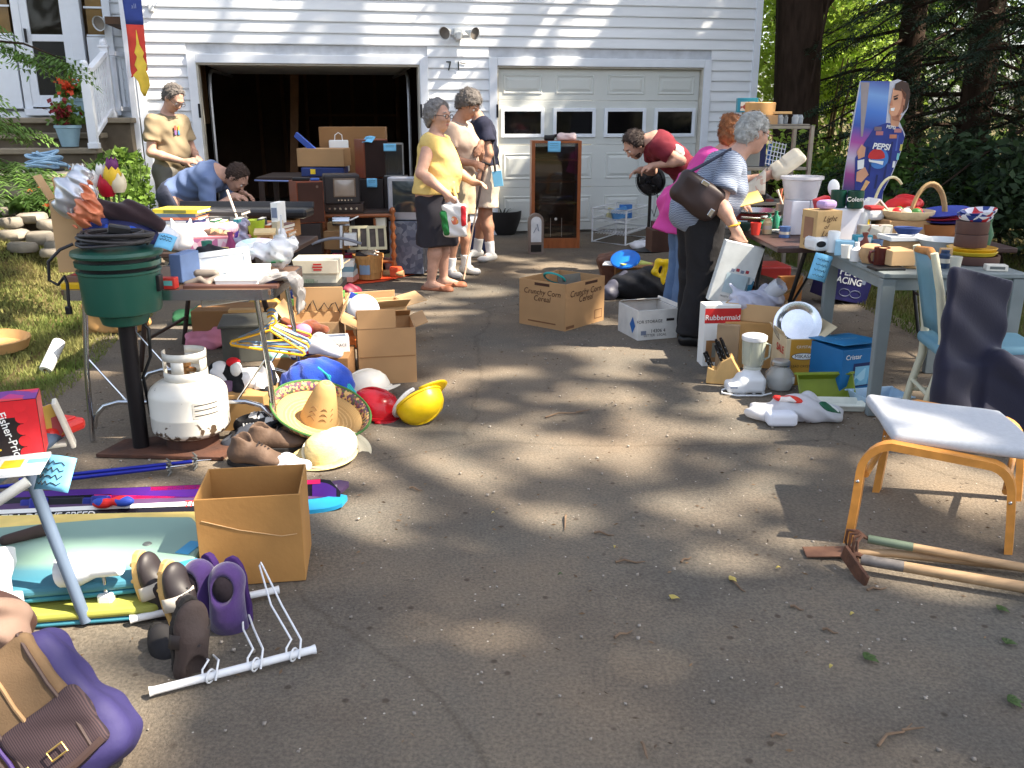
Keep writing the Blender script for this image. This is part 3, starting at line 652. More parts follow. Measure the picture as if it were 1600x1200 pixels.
h_=rg.uniform(13.,19.,NL);gx=rg.uniform(-9,7.5,NL);gy=rg.uniform(-2.6,17,NL)
g=np.zeros(NL)
for (a,b_,rx,ry,s) in LIT:g=np.maximum(g,s*np.exp(-(((gx-a)/(rx*1.12))**2+((gy-b_)/(ry*1.15+.05))**2)**2))
fine=.5+.5*np.sin(gx*7.3+2.1*np.sin(gy*5.1+1))*np.sin(gy*8.7+1.7*np.sin(gx*4.3));
f2=.5+.5*np.sin(gx*4.7+1.9*np.sin(gy*6.3))*np.sin(gy*6.1+2.3*np.sin(gx*5.7+2));g*=np.where(gx<-2.2,1.,np.clip(.32+1.7*fine,0,1));g=np.maximum(g,.8*np.exp(-((gy-3.6)/1.1)**4)*(abs(gx-.3)<2)*np.clip((f2-.6)*6,0,1))
mott=.5*np.sin(gx*3.1+1.7*np.sin(gy*2.3))+.5*np.sin(gy*3.7+1.9*np.sin(gx*2.9))
lawn=np.clip((-2.6-gx)/.8,0,1)*np.clip((gy-4.)/1.,0,1)*.45
keep=rg.random(NL)>np.clip(g*1.5+lawn+.05*(mott>.6)*(gy>2.2),0,1)
keep&=~((gx>2.6)&(gy>9.5))
pts=np.stack([gx+SUN.x/SUN.z*h_,gy+SUN.y/SUN.z*h_,h_],1)[keep]
bases=[(7.6,.8),(11.,5.6),(6.4,-4.6),(16.,9.5),(14.,-1.5)]
own=np.argmin(np.stack([(pts[:,0]-bx-1)**2+(pts[:,1]-by)**2 for bx,by in bases]),0)
for i,(bx,by) in en(bases):
 t=thg('shade_tree',('tall broadleaf tree shading the drive from the right','tall broadleaf tree right of the tables','broadleaf tree behind the viewer','broadleaf tree beside the wood','broadleaf tree far off to the right')[i],'tree',(bx,by,0),0,'shade trees around the drive')
 mb=MB().tu([(0,0,-.1),(.05,0,4),(.4,.1,10),(.8,0,17)],[.40,.30,.22,.08],10)
 for k in rn(7):
  a=k*.9+i;mb.tu([(.3,0,9+k*.8),(1.8*mc(a),1.8*ms(a),12.2+k*.6),(4.2*mc(a),4.2*ms(a),13.8+k*.55)],[.12,.08,.03],6)
 mb.bd('trunk',BARK,t,sm=1)
 q=pts[own==i]-np.array([bx,by,0])
 if len(q):V,Q=lq(q,.34,rg,asp=.75);link('crown',nmesh('crown',V,Q,False),M('leaf_canopy',(70,98,40),.6,var=.4),t)
 #  lawns: blades of grass
def grass(name,lbl,n,fx,mat,rg,hgt=.05):
 P_=[]
 while len(P_)<n:
  x,y=fx(rg)
  P_.append((x,y,terrain(x,y)-.012))
 P_=np.array(P_);a=rg.uniform(0,6.283,n);hh=hgt*rg.uniform(.5,1.5,n);ln=rg.normal(size=(n,2))*.4*hh[:,None]
 w_=np.stack([np.cos(a),np.sin(a),0*a],1)*.006;tip=P_+np.stack([ln[:,0],ln[:,1],hh],1)
 V=np.stack([P_-w_,P_+w_,tip],1).reshape(-1,3); return tag(link(name,nmesh(name,V,np.arange(3*n).reshape(-1,3),False),mat),lbl,'grass',kind='stuff')
def fl(rg):
 while True:
  y=rg.uniform(3.6,8.6);x=edl(y)+.12-abs(rg.normal())*1.5
  if x>-8: return x,y
grass('lawn_grass','patchy mown grass of the lawn left of the drive',42000,fl,M('grass_left',(114,132,62),.8,col2=(146,138,86),scale=1.6,bkl=.3),rg,.035)
def fr(rg):
 y=rg.uniform(3.,11.5); return 2.85+abs(rg.normal())*1.6,y
grass('verge_grass','grass of the verge behind the right-hand tables',30000,fr,M('grass_right',(86,112,44),.8,col2=(112,98,56),scale=1.2,bkl=.3),rg,.05)
#  stone border and flower bed left
BD=thg('stone_border','low border of flat grey stones along the flower bed on the left','stone border',(0,0,0));rs=random.Random(4)
SG=M('border_stone',(142,134,122),.9,var=.3,scale=5,bump=.5,bs=20)
def rock(par,c,s,rz,seed):
 rr=random.Random(seed);mb=MB();n=9;vs=[]
 prof=[(-.5,.82),(-.2,1.),(.3,.96),(.5,.78)]
 rad=[rr.uniform(.8,1.15) for _ in rn(n)]
 for z,k in prof:
  for i in rn(n):
   a=6.283*i/n;vs.append((s[0]/2*k*rad[i]*mc(a)*1.1,s[1]/2*k*rad[i]*ms(a),z*s[2]*rr.uniform(.85,1.1)))
 fs=[(j*n+i,j*n+(i+1)%n,(j+1)*n+(i+1)%n,(j+1)*n+i) for j in rn(3) for i in rn(n)]+[tuple(rn(n-1,-1,-1)),tuple(rn(3*n,4*n))]
 mb.add(vs,fs); return mb.bd('stone',SG,par,sm=50,loc=c,rot=(rr.uniform(-.08,.08),rr.uniform(-.08,.08),rz))
for px,py,wpx,hpx in [(18,348,46,16),(50,340,50,13),(82,352,44,15),(20,368,52,16),(66,372,48,17),(90,385,36,16),(100,370,30,14),(35,386,40,14),(-30,352,50,16),(-30,374,54,16),(5,330,40,12),(78,395,30,12)]:
 q=PY(px,py,8.1-(py-340)*.012);m_=mpp(q);rock(BD,q,(wpx*m_,wpx*m_*.8,hpx*m_*1.1),rs.uniform(-.4,.4),px*7+py)
mb=MB()
def bedf(u,v):
 y=8.15+v*1.9;x=-6.2+u*(edl(y)-.15+6.2); return Ve((x,y,terrain(x,y)+.03+.02*ms(u*20)+.05*ms(math.pi*v)*min(1,4*(1-u))-.05*s01((u-.85)/.15)))
mb.grid(bedf,24,12);tag(mb.bd('planting_bed',M('bed_soil',(86,72,54),.95,bump=.6),sm=1),kind='structure')
mb=MB().grid( lambda u,v:Ve((-9+u*4.,8.+v*2.2,.60+.31*s01(v*1.6)+.004*ms(u*40))),12,10);o=mb.bd('walkway',M('walk_stone',(164,154,136),.9,var=.2,scale=3),sm=1);tag(o,kind='structure')
def plant(lbl,px,py,Y,h,sp,n,ls,lm,flowers=None,seed=0,flat=.2,nf=14,name='garden_plant'):
 q=PY(px,py,Y);rg=drng(seed+200);t=thg(name,lbl,'plant',q,0,'plants of the flower bed')
 mb=MB()
 for i in rn(7):
  a=i*.9;mb.tu([(0,0,-.05),(sp*.4*mc(a),sp*.4*ms(a),h*.5),(sp*.8*mc(a),sp*.8*ms(a),h*.9)],[.008,.006,.003],5)
 mb.bd('stem',M('stem_green',(80,96,48),.7),t,sm=1)
 d=rg.normal(size=(n,3));d/=np.linalg.norm(d,axis=1)[:,None];d[:,2]=np.abs(d[:,2]);p_=d*np.array([sp,sp,h])*rg.uniform(.3,1,n)[:,None]**.6
 V,Q=lq(p_,ls,rg,flat,.55);link('foliage',nmesh('foliage',V,Q,False),lm,t)
 if flowers and nf>6:
  k=d[:nf]*np.array([sp,sp,h])*1.05;V=[];Q=[]
  for j in rn(5):
   aa=j*1.2566;e=k+np.array([mc(aa),ms(aa)*.7,.25])*ls*.32;V.append(e)
  P5=np.concatenate([x for x in V]);V2,Q2=lq(P5,ls*.7,rg,.5,.9);tag(link('flowers',nmesh('flowers',V2,Q2,False),M('fl_%s'%(str(flowers)),flowers,.6,bkl=.3),t),kind='stuff')
 return t
GL=M('plant_leaf',(104,132,54),.55,var=.3,scale=4,bkl=.35);GD2=M('plant_leaf_dark',(70,98,44),.55,var=.3,scale=4,bkl=.3)
plant('broad green hosta in the bed left of the bending man',196,275,8.9,.28,.22,200,.12,GL,seed=1)
plant('leafy green bush in the bed behind the red tulip',200,320,8.4,.30,.24,300,.09,GL,seed=2)
plant('leafy plant with small orange flowers by the walkway',75,330,8.4,.22,.2,300,.06,GD2,(214,110,64),3)
plant('leafy plant with red flowers below the porch steps',130,282,9.2,.14,.2,200,.06,GL,(200,60,44),4,nf=8)
plant('green ground plant with pale flowers behind the wrapped parcel',160,290,9.,.2,.2,240,.07,GL,(220,214,220),5,nf=8)
plant('dark spiky green plant at the edge of the walkway',35,335,8.3,.16,.18,120,.16,GD2,seed=6)
plant('green climbing plant around the downspout foot',222,325,8.5,.45,.13,200,.06,GL,seed=7)
plant('leafy plant in the bed right of the hosta',172,300,8.7,.34,.26,380,.09,GD2,(150,80,140),8,nf=5)
def pot(lbl,px,py,v,fl_,seed):
 u,z=HW(px,py,v);t=thg('potted_plant',lbl,'potted plant',hp(u,v,z),11.)
 PB=M('pot_blue',(150,182,196),.5,var=.06)
 mb=MB().la([(0,0),(.085,0),(.125,.19),(.138,.195),(.138,.225),(.12,.225),(.11,.17),(0,.165)],n=20);mb.bd('pot',PB,t,sm=35)
 rg=drng(seed);n=260;d=rg.normal(size=(n,3));d/=np.linalg.norm(d,axis=1)[:,None];d[:,2]=np.abs(d[:,2]);p_=np.array([0,0,.24])+d*np.array([.19,.19,.26])*rg.uniform(.3,1,n)[:,None]
 V,Q=lq(p_,.085,rg,.2,.55);link('foliage',nmesh('foliage',V,Q,False),GL,t)
 c=np.array([[-.02,-.14,.36]])+rg.normal(size=(60,3))*np.array([.06,.04,.05]);V,Q=lq(c,.06,rg,.2,.9);link('flowers',nmesh('flowers',V,Q,False),M('fl_%s'%str(fl_),fl_,.6,bkl=.3),t)
pot('pale blue pot with dark red flowers on the lower step',110,229,.80,(126,36,40),1)
pot('pale blue pot with orange-red flowers on the porch beside the railing',119,186,.25,(222,84,48),2)
u,z=HW(72,262,1.45);t=thg('garden_hose','light blue garden hose coiled on the landing','hose',hp(u,1.45,zb+.002),11.)
mb=MB();pts=[]
for i in rn(150):
 a=i*.27;r_=.15+.05*ms(i*.13+1)-.0004*i;pts.append((r_*mc(a)*1.15,r_*ms(a)*.8,.015+.0011*i+.02*ms(i*.5)))
mb.tu(pts,.014,7);mb.bd('coil',M('hose_blue',(160,196,224),.4,var=.1),t,sm=1)
pts=[hp(HW(x,y,1.6)[0],1.6,zb+.012) for x,y in ((100,270),)]+[hp(HW(85,280,1.75)[0],1.75,zb+.012),hp(HW(45,285,1.85)[0],1.85,zb+.012)]
mb=MB().tu(pts+[PY(30,300,8.9),PY(0,305,8.7),PY(-40,300,8.6)],.014,7);tag(mb.bd('black_hose',M('rubber',(34,34,36),.6),sm=1),'black hose lying along the landing and walkway','hose')
#  builders for goods
CARD=M('cardboard',(176,138,96),.85,var=.08,scale=4,bump=.08,bs=90);CARDL=M('cardboard_light',(196,160,116),.85,var=.07,scale=4);CARDD=M('cardboard_dark',(146,106,66),.85,var=.1,scale=4)
WHITE=M('white_plastic',(226,228,228),.4,var=.03);PAPER=M('paper',(232,232,228),.8,var=.03);TAGB=M('tag_blue',(120,190,226),.7,var=.04)
CHROME=M('chrome',(196,198,202),.18,1.,var=.03);INK=M('ink',(40,34,34),.8);REDP=M('red_print',(196,40,40),.6);BLKP=M('black_plastic',(26,26,28),.35,var=.05)
WOOD=M('wood',(178,122,66),.5,var=.22,scale=7,strc=(1,8,8));WOODR=M('wood_red',(132,66,38),.45,var=.2,scale=6,strc=(8,8,1));WOODL=M('wood_light',(214,170,112),.5,var=.12,scale=6,strc=(1,8,8))
CLEARP=M('clear_plastic',(226,230,236),.12,spec=.6,alpha=.42,var=.02);BAGW=M('bag_white',(226,226,230),.3,alpha=.9,var=.03,bkl=.3);GLASS=M('glass',(235,240,240),.03,trans=.92,var=0,spec=.5)
def ofc(dims,face,a,b,eps=.0018):
 w_,d,h=dims
 return {'front':((a,-d/2-eps,b),(R(90),0,0)),'left':((-w_/2-eps,-a,b),(R(90),0,R(-90))),'right':((w_/2+eps,a,b),(R(90),0,R(90))),'top':((a,b,h+eps),(0,0,0)),'back':((-a,d/2+eps,b),(R(90),0,R(180)))}[face]
def pnl(par,dims,face,a,b,w_,h,mat,name='print',eps=.0014,rz=0):
 l,r=ofc(dims,face,a,b,eps);mb=MB();c,s=mc(rz),ms(rz)
 mb.add([(x*c-y*s,x*s+y*c,0) for x,y in ((-w_/2,-h/2),(w_/2,-h/2),(w_/2,h/2),(-w_/2,h/2))],[(0,1,2,3)]); return mb.bd(name,mat,par,loc=l,rot=r)
def btext(par,dims,face,s,size,a,b,mat,**kw):
 l,r=ofc(dims,face,a,b,.0026); return text(s,size,par,l,r,mat,**kw)
def fit(x0,y0,x1,y1,Y):
 b=PY((x0+x1)/2,y1,Y);w_=abs(PY(x1,y1,Y).x-PY(x0,y1,Y).x);h=PY((x0+x1)/2,y0,Y).z-b.z; return b,w_,h
def sbox(name,lbl,cat,rect,Y,d,mat,rz=0,bv=.004,grp=None,part='box',dz=0):
 b,w_,h=fit(*rect,Y);c=b+Ve((0,d/2,dz));t=thg(name,lbl,cat,c,rz,grp)
 mb=MB().box((0,0,h/2),(w_,d,h));mb.bd(part,mat,t,bv=bv); return t,(w_,d,h)
def ctn(lbl,c,dims,rz=0,mat=None,flaps=(),name='cardboard_box',inside=None,grp=None,cat='box',t_=.006,flen=None,rot=None,seam=True):
 mat=mat or CARD;w_,d,h=dims;t=thg(name,lbl,cat,c,rz,grp,rot)
 for nm,x,y,sx,sy in (('wall',0,-d/2+t_/2,w_,t_),('wall',0,d/2-t_/2,w_,t_),('wall',-w_/2+t_/2,0,t_,d-2*t_-.001),('wall',w_/2-t_/2,0,t_,d-2*t_-.001)):
  mb=MB().box((x,y,h/2),(sx,sy,h));mb.bd(nm,mat,t,bv=.0015,seg=1)
 mb=MB().box((0,0,t_/2+.001),(w_-2*t_-.001,d-2*t_-.002,t_));mb.bd('bottom',mat,t)
 if inside:
  mb=MB().box((0,0,h*inside/2),(w_-3*t_,d-3*t_,h*inside));mb.bd('contents',CARDD,t)
 for f in flaps:
  side,ang,ln=f[:3];ws=f[3] if len(f)>3 else .98;sh=f[4] if len(f)>4 else 0
  hx,hy,along={'front':(0,-d/2,w_),'back':(0,d/2,w_),'left':(-w_/2,0,d),'right':(w_/2,0,d)}[side]
  mb=MB();L_=ln
  if side in ('front','back'):mb.box((sh,0,L_/2),(along*ws,t_*.8,L_))
  else:mb.box((0,sh,L_/2),(t_*.8,along*ws,L_))
  r={'front':(R(ang),0,0),'back':(-R(ang),0,0),'left':(0,-R(ang),0),'right':(0,R(ang),0)}[side]
  mb.bd('flap',mat,t,loc=(hx,hy,h+.002),rot=r,bv=.0015,seg=1)
 return t
def lump(name,lbl,cat,mat,prims,loc=(0,0,0),rz=0,res=.012,grp=None,part=None,**kw):
 V,Q=soft(prims,res=res,**kw);o=link(name,nmesh(name,V,Q),mat,None,loc,(0,0,R(rz))); return tag(o,lbl,cat,grp)
def ptag(lbl,c,w_=.10,h=.13,rot=(R(75),0,0),curl=.02,writing=3):
 t=thg('price_tag',lbl,'price tag',c,0,rot=rot);mb=MB()
 mb.grid( lambda u,v:Ve(((u-.5)*w_,(v-.5)*h,curl*(ms(u*math.pi)-.5)+curl*.5*v)),8,6);mb.bd('card',TAGB,t,sm=1,solid=.001)
 for k in rn(writing):
  mb=MB();y=h*(.28-.2*k);mb.tu([(-w_*.32+w_*.64*i/9,y+.006*ms(i*2.7+k),curl*(ms((.18+.64*i/9)*math.pi)-.5)+curl*.5*(.5+y/h)+.0016) for i in rn(10)],.0013,4);mb.bd('handwriting',INK,t)
 return t
 #  near left: folding table with chrome legs
ZT=.745;TX0,TX1,TY0,TY1=-2.045,-1.085,3.98,4.66
t=thg('folding_table','brown-topped folding table with chrome edge and legs at the left','table',((TX0+TX1)/2,(TY0+TY1)/2,0),.6)
W_,D_=TX1-TX0,TY1-TY0
mb=MB().box((0,0,ZT-.012),(W_-.02,D_-.02,.022));mb.bd('top',M('table_brown',(112,84,64),.5,var=.2,scale=6),t)
def rrect(a,b,r,z,n=6):
 o=[]
 for cx,cy,s in ((a-r,b-r,0),(-a+r,b-r,1),(-a+r,-b+r,2),(a-r,-b+r,3)):
  for i in rn(n+1):
   q=(s+i/n)*math.pi/2;o.append((cx+r*mc(q),cy+r*ms(q),z))
 return o
mb=MB();o_=rrect(W_/2,D_/2,.05,0);i_=rrect(W_/2-.008,D_/2-.008,.045,0);n=len(o_)
vs=[(x,y,ZT-.046) for x,y,_ in o_]+[(x,y,ZT+.002) for x,y,_ in o_]+[(x,y,ZT+.002) for x,y,_ in i_]+[(x,y,ZT-.046) for x,y,_ in i_]
mb.add(vs,[(a*n+i,a*n+(i+1)%n,((a+1)%4)*n+(i+1)%n,((a+1)%4)*n+i) for a in rn(4) for i in rn(n)]);mb.bd('edge_band',CHROME,t,sm=40)
for sy in (-1,1):
 y=sy*(D_/2-.06)
 for sx in (-1,1):
  mb=MB().tu([(sx*(W_/2-.09),y,ZT-.03),(sx*(W_/2-.055),y+sy*.01,.35),(sx*(W_/2-.04),y+sy*.015,.012)],.0125,10);mb.bd('leg',CHROME,t,sm=1)
  mb=MB().tu([(sx*(W_/2-.06),y,.42),(sx*(W_/2-.22),y,.205)],.005,6);mb.bd('brace',CHROME,t,sm=1)
 L_=W_/2-.05
 mb=MB().tu([(-L_,y,.07),(-L_+.015,y,.13),(-L_+.06,y,.18),(-L_+.13,y,.2),(L_-.13,y,.2),(L_-.06,y,.18),(L_-.015,y,.13),(L_,y,.07)],.0115,10);mb.bd('cross_tube',CHROME,t,sm=1)
 #  things on it
ctn('tall narrow cardboard box with open flaps on the left end of the folding table',P(121,441,ZT)+Ve((0,.06,.05)),(.17,.14,.33),14,CARDL,[('left',25,.12),('back',-15,.10),('front',8,.05,.4)])
t,dm=sbox('storage_case','flat yellow case under a board on the left end of the folding table','case',(96,443,205,458),4.02,.22,M('yellow_plastic',(240,190,24),.4),1)
t,dm=sbox('game_board','brown framed game board lying on the yellow case','board',(100,432,205,443),4.05,.24,M('frame_brown',(128,96,80),.6),1)
pnl(t,dm,'top',0,0,dm[0]*.86,dm[1]*.8,pch('board_print',[(120,110,120),(170,160,160),(70,60,60),(180,60,60)],14))
q=PY(128,315,4.12);lump('wrapped_parcel','crumpled silver foil parcel on top of the tall narrow box','parcel',M('foil',(206,208,214),.28,.6,var=.1),[ell((0,0,.05),(.09,.07,.075),k=.03),ell((-.05,0,.0),(.06,.05,.06),k=.03),cap((-.03,0,.09),(.05,0,.13),.04,k=.03)],q+Ve((-.02,0,-.01)),res=.008,fo=.012,ff=50)
q=PY(142,338,4.02);lump('copper_bow','crinkled copper-coloured bow beside the tall narrow box','bow',M('copper_ribbon',(216,128,92),.35,.3,var=.2,scale=20),[ell((0,0,.03),(.05,.04,.07),k=.02),ell((-.04,0,.0),(.05,.03,.05),k=.02),cap((.01,0,.08),(-.01,0,.13),.02,k=.02)],q,res=.007,fo=.014,ff=75)
q=PY(172,325,4.45);t=thg('tulip_bunch','bunch of artificial tulips, one large and red, behind the tall box','flowers',q)
def tulip(dx,dz,r,mat):
 mb=MB()
 for i in rn(6):
  a=i*1.047;mb.grid( lambda u,v:Ve((dx+mc(a+(u-.5)*1.2)*r*(.35+.65*ms(.3+v*2.1))*(1-.25*v),ms(a+(u-.5)*1.2)*r*(.35+.65*ms(.3+v*2.1))*(1-.25*v),dz+v*r*2.1*(1-.25*abs(u-.5)*2*v))),5,6)
 h=mb.bd('bloom',mat,t,sm=1)
 mb=MB().tu([(dx*.4,0,-.2),(dx*.8,0,dz-.08),(dx,0,dz+.01)],.006,6);mb.bd('stem',M('stem_green'),t,sm=1)
tulip(0,.055,.052,M('tulip_red',(200,24,50),.45,bkl=.2));tulip(.03,.10,.05,M('tulip_yellow',(244,200,50),.5,bkl=.2));tulip(.055,.075,.045,M('tulip_cream',(244,228,196),.5,bkl=.2));tulip(.035,.17,.035,M('tulip_purple',(104,36,96),.5));tulip(-.06,.10,.04,M('tulip_white',(226,224,220),.5));tulip(-.13,.13,.04,M('tulip_white'));tulip(-.02,.15,.03,M('tulip_white'))
for i in rn(7):
 a=i*.9;mb=MB().grid( lambda u,v:Ve((mc(a)*(.02+.10*v)+(u-.5)*.03*ms(v*3.1)*ms(a),ms(a)*(.02+.07*v)+(u-.5)*.03*ms(v*3.1)*mc(a),-.10+.2*v-.06*v*v)),3,6);mb.bd('leaf',GL if i%2 else M('leaf_cream',(232,206,130),.6),t,sm=1)
q=PY(195,392,4.25)
lump('dark_jacket','dark maroon jacket heaped on top of the blue bag','jacket',M('cloth_maroon',(52,34,38),.9,sheen=.2,bump=.2),[cap((-.12,0,.19),(.08,.02,.17),.05,.045,k=.04),cap((.05,.02,.18),(.17,.02,.12),.045,.03,k=.04),cap((-.13,0,.18),(-.1,.05,.10),.05,k=.03)],q,res=.009,fo=.007,ff=45)
lump('blue_bag','navy and royal blue nylon bag heaped behind the green cooker','bag',M('cloth_navy',(36,40,84),.7,bump=.2),[ell((-.05,0,.07),(.13,.09,.09),k=.04),ell((.07,.02,.06),(.09,.08,.07),k=.04)],q,res=.009,fo=.006,ff=40)
lump('blue_pouch','bright royal blue pouch on the navy bag','pouch',M('cloth_royal',(28,72,176),.6),[cap((-.07,-.07,.13),(.0,-.09,.06),.025,.03,k=.03),ell((.06,-.085,.095),(.05,.03,.035),k=.03)],q,res=.007,fo=.004,ff=50)
q=PY(158,392,4.2);lump('blue_cloth','folded dark blue cloth between tall box and cooker','cloth',M('cloth_blue2',(34,52,120),.8),[rbox((0,0,.07),(.05,.06,.08),.02)],q,res=.009,fo=.004,ff=40)
q=PY(255,372,4.5);lump('white_bundle','white rolled bundle behind the coiled cables','bundle',M('cloth_white',(226,226,230),.8),[ell((-.03,0,.02),(.08,.06,.06),k=.02),ell((.03,0,-.01),(.05,.05,.05),k=.02)],q,res=.008,fo=.004,ff=50)
sbox('box_file','upright slate-blue box file on the folding table beside the cooker','file box',(272,398,292,442),4.12,.16,M('slate_blue',(104,128,172),.55),-12)
t,dm=sbox('serving_tray','thin brown board at the front of the folding table','board',(285,446,432,452),4.03,.28,M('board_brown',(96,66,56),.5),1.5)
q=PY(312,447,4.1);lump('grey_ribbon_heap','heap of grey leather straps on the front of the folding table','straps',M('grey_leather',(134,124,114),.6,var=.2),[cap((-.06,0,.01),(.0,.01,.03),.014,k=.01),cap((.0,.01,.03),(.05,-.02,.01),.013,k=.01),cap((.05,0,.025),(.09,.02,.04),.014,k=.01),cap((-.02,.05,.05),(.06,.05,.05),.02,k=.01)],q,res=.006)
sbox('grey_box','low grey box under a black bag on the folding table','box',(297,408,332,424),4.4,.14,M('grey_card',(150,152,160),.6),4,grp=None)
q=PY(330,410,4.42);lump('black_bag','small black gathered bag on the grey box','bag',M('cloth_black',(28,28,34),.7),[ell((-.01,0,.035),(.07,.05,.04),k=.02),cap((.03,0,.05),(.08,.0,.055),.022,k=.02),cap((-.05,0,.05),(-.01,0,.075),.018,k=.02)],q,res=.007,fo=.005,ff=60)
def flatbox(lbl,rect,Y,d,mat=PAPER,rz=0,lid=True,**kw):
 t,dm=sbox('white_box',lbl,'box',rect,Y,d,mat,rz,**kw)
 if lid:mb=MB().box((0,0,dm[2]-dm[2]*.18+.003),(dm[0]+.006,dm[1]+.006,dm[2]*.36));mb.bd('lid',mat,t,bv=.003)
 return t,dm
flatbox('long flat white gift box at the front of the folding table',(336,436,402,449),4.06,.16,rz=2)
flatbox('flat cream gift box stacked behind the front white box',(352,421,412,436),4.16,.15,M('cream_card',(226,224,206),.7),4)
q=PY(352,432,4.3);t=thg('white_picture_frame','white picture frame leaning over the gift boxes','frame',q,0,rot=(R(62),R(-6),R(14)))
mb=MB()
for x,y,sx,sy in ((0,.12,.26,.03),(0,-.12,.26,.03),(-.115,0,.03,.21),(.115,0,.03,.21)):mb.box((x,y,0),(sx,sy,.014))
mb.bd('moulding',WHITE,t,bv=.003);mb=MB().box((0,0,-.003),(.2,.21,.006));mb.bd('mount',pch('soft_print',[(226,226,226),(214,220,226),(206,226,218),(232,226,232)],9),t)
q=P(392,421,ZT)+Ve((0,.2,.07));
for i,(dx,dy,dz,rx,ry,lab) in en([(0,0,0,12,6,'white round plate with pale print, top of the gift boxes'),(.07,.05,-.01,10,-8,'white round plate behind the gift boxes')]):
 mb=MB().la([(0,.006),(.07,.006),(.085,.012),(.125,.022),(.127,.019),(.085,.006),(.07,0),(0,0)],n=28);tag(mb.bd('plate',pch('plate_print',[(232,232,232),(228,230,234),(196,224,214),(232,228,230),(226,206,210)],16,.3),sm=40,loc=q+Ve((dx,dy,dz)),rot=(R(rx),R(ry),0)),lab,'plate')
q=PY(432,412,4.5);lump('clear_plastic_bag','clear plastic bag of small toys at the right end of the table','plastic bag',CLEARP,[ell((0,0,.05),(.08,.06,.07),k=.03),ell((.05,0,.09),(.06,.05,.05),k=.03),ell((-.08,0,.06),(.07,.05,.04),k=.03)],q,res=.008,fo=.01,ff=60)
mb=MB().ball((0,0,0),.045,14,10);o=mb.bd('toy_ghost',M('plush_white',(222,222,218),.95),sm=1,loc=q+Ve((-.005,0,.05)));tag(o,'small white toy head inside the clear plastic bag','toy')
for dx in (-.016,.012):
 mb=MB().ball((dx,-.041,.008),.008,8,6);mb.bd('eye',BLK,o,sm=1)
mb=MB().tu([(.04*mc(a),.04*ms(a),-.034) for a in nls(0,6.2,16)],.008,6);mb.bd('collar',M('green_band',(20,120,70),.6),o)
q=P(430,448,ZT)
def shg(u,v):
 s=v*.24;x=-.12+s if s<.13 else .01+.02*ms((s-.13)*20);z=.03 if s<.12 else .03-(s-.12)*1.35;j=.012*ms(u*17+v*9)+.010*ms(u*31-v*14); return Ve((x+j+.02*u,.16-.20*u*(1-.25*v)+.012*ms(v*12+u*5),z+j*.8+.03*max(0,.5-v)*ms(u*9)))
mb=MB().grid(shg,22,22);tag(mb.bd('grey_plastic_sheet',M('bag_grey',(150,146,144),.3,alpha=.9),sm=80,solid=.001,loc=q+Ve((.05,.02,.0))),'grey plastic bag hanging over the right end of the folding table','plastic bag')
t,dm=sbox('small_book','small book with blue and white cover at the right front of the table','book',(402,441,428,447),4.1,.1,M('book_blue',(70,80,140),.5),20);pnl(t,dm,'top',-.01,-.015,.05,.05,PAPER)
#  second table behind, with dark legs, loaded with books
t=thg('book_table','dark-legged folding table loaded with books behind the chrome table','table',(-1.80,5.55,0),-2);mb=MB().box((0,0,.725),(1.02,.80,.03));mb.bd('top',M('table_dark',(70,52,44),.5),t,bv=.006)
for sx in (-1,1):
 for sy in (-1,1):mb=MB().tu([(sx*.3,sy*.34,.71),(sx*.44,sy*.34,.012)],.016,8);mb.bd('leg',M('leg_dark',(52,40,36),.5,.3),t,sm=1)
 mb=MB().tu([(sx*.40,-.34,.2),(sx*.40,.34,.2)],.012,8);mb.bd('leg_bar',M('leg_dark'),t,sm=1)
ZB=.742
def book(lbl,px,z,Y,w_,d,h,col,rz=0,grp='books stacked on the book table',band=None):
 c=PY(px,350,Y);t=thg('book',lbl,'book',(c.x,c.y,z),rz,grp);PG=M('pages',(226,220,204),.85,var=.05,strc=(1,1,60))
 m_=M('cover_%d_%d_%d'%col,col,.45,var=.05)
 mb=MB().box((0,0,h/2),(w_-.012,d-.008,h-.006));mb.bd('pages',PG,t)
 mb=MB().box((0,0,.0015),(w_,d,.003));mb.box((0,0,h-.0015),(w_,d,.003));mb.box((0,-d/2+.0015,h/2),(w_,.003,h-.006));mb.bd('cover',m_,t)
 if band:mb=MB().box((0,-d/2-.0006,h/2),(w_*.5,.001,h*.7));mb.bd('spine_print',M('cover_%d_%d_%d'%band,band,.5),t)
 return h
stack1=[((70,56,60),.04,None),((60,110,80),.022,(220,210,80)),((188,206,70),.026,None),((40,70,120),.022,(230,230,230)),((92,156,196),.035,(60,180,220)),((232,230,220),.024,None),((48,60,100),.03,(210,210,210)),((196,120,90),.02,None),((90,110,130),.026,None),((224,200,60),.03,(120,120,60))]
names1=['dark brown','green','lime','dark blue','sky blue','white','navy','tan','slate','yellow']
z=ZB
for i,(c,h,b_) in en(stack1):
 z+=book('%s book, %s from the bottom of the left book stack'%(names1[i],('first','second','third','fourth','fifth','sixth','seventh','eighth','ninth','tenth')[i]),285+2*ms(i*2.3),z,5.45,.26+.015*ms(i*3),.2,h*.82,c,3*ms(i*1.9)-2,band=b_)
stack2=[((226,226,230),.03,None),((150,60,60),.02,(230,220,200)),((206,196,180),.03,(120,110,100)),((90,84,80),.026,(200,200,190)),((180,180,176),.03,(110,110,110)),((60,58,60),.024,None)]
names2=['white','red','cream','charcoal','grey','black'];z=ZB+.03
for i,(c,h,b_) in en(stack2):
 z+=book('%s book, %s from the bottom of the middle book stack'%(names2[i],('first','second','third','fourth','fifth','sixth')[i]),352+4*ms(i*1.3),z,5.65,.27,.2,h,c,4*ms(i*2.2)+3,band=b_)
sbox('stack_base','low brown box lifting the middle book stack','box',(322,363,385,370),5.62,.24,CARDD,3)
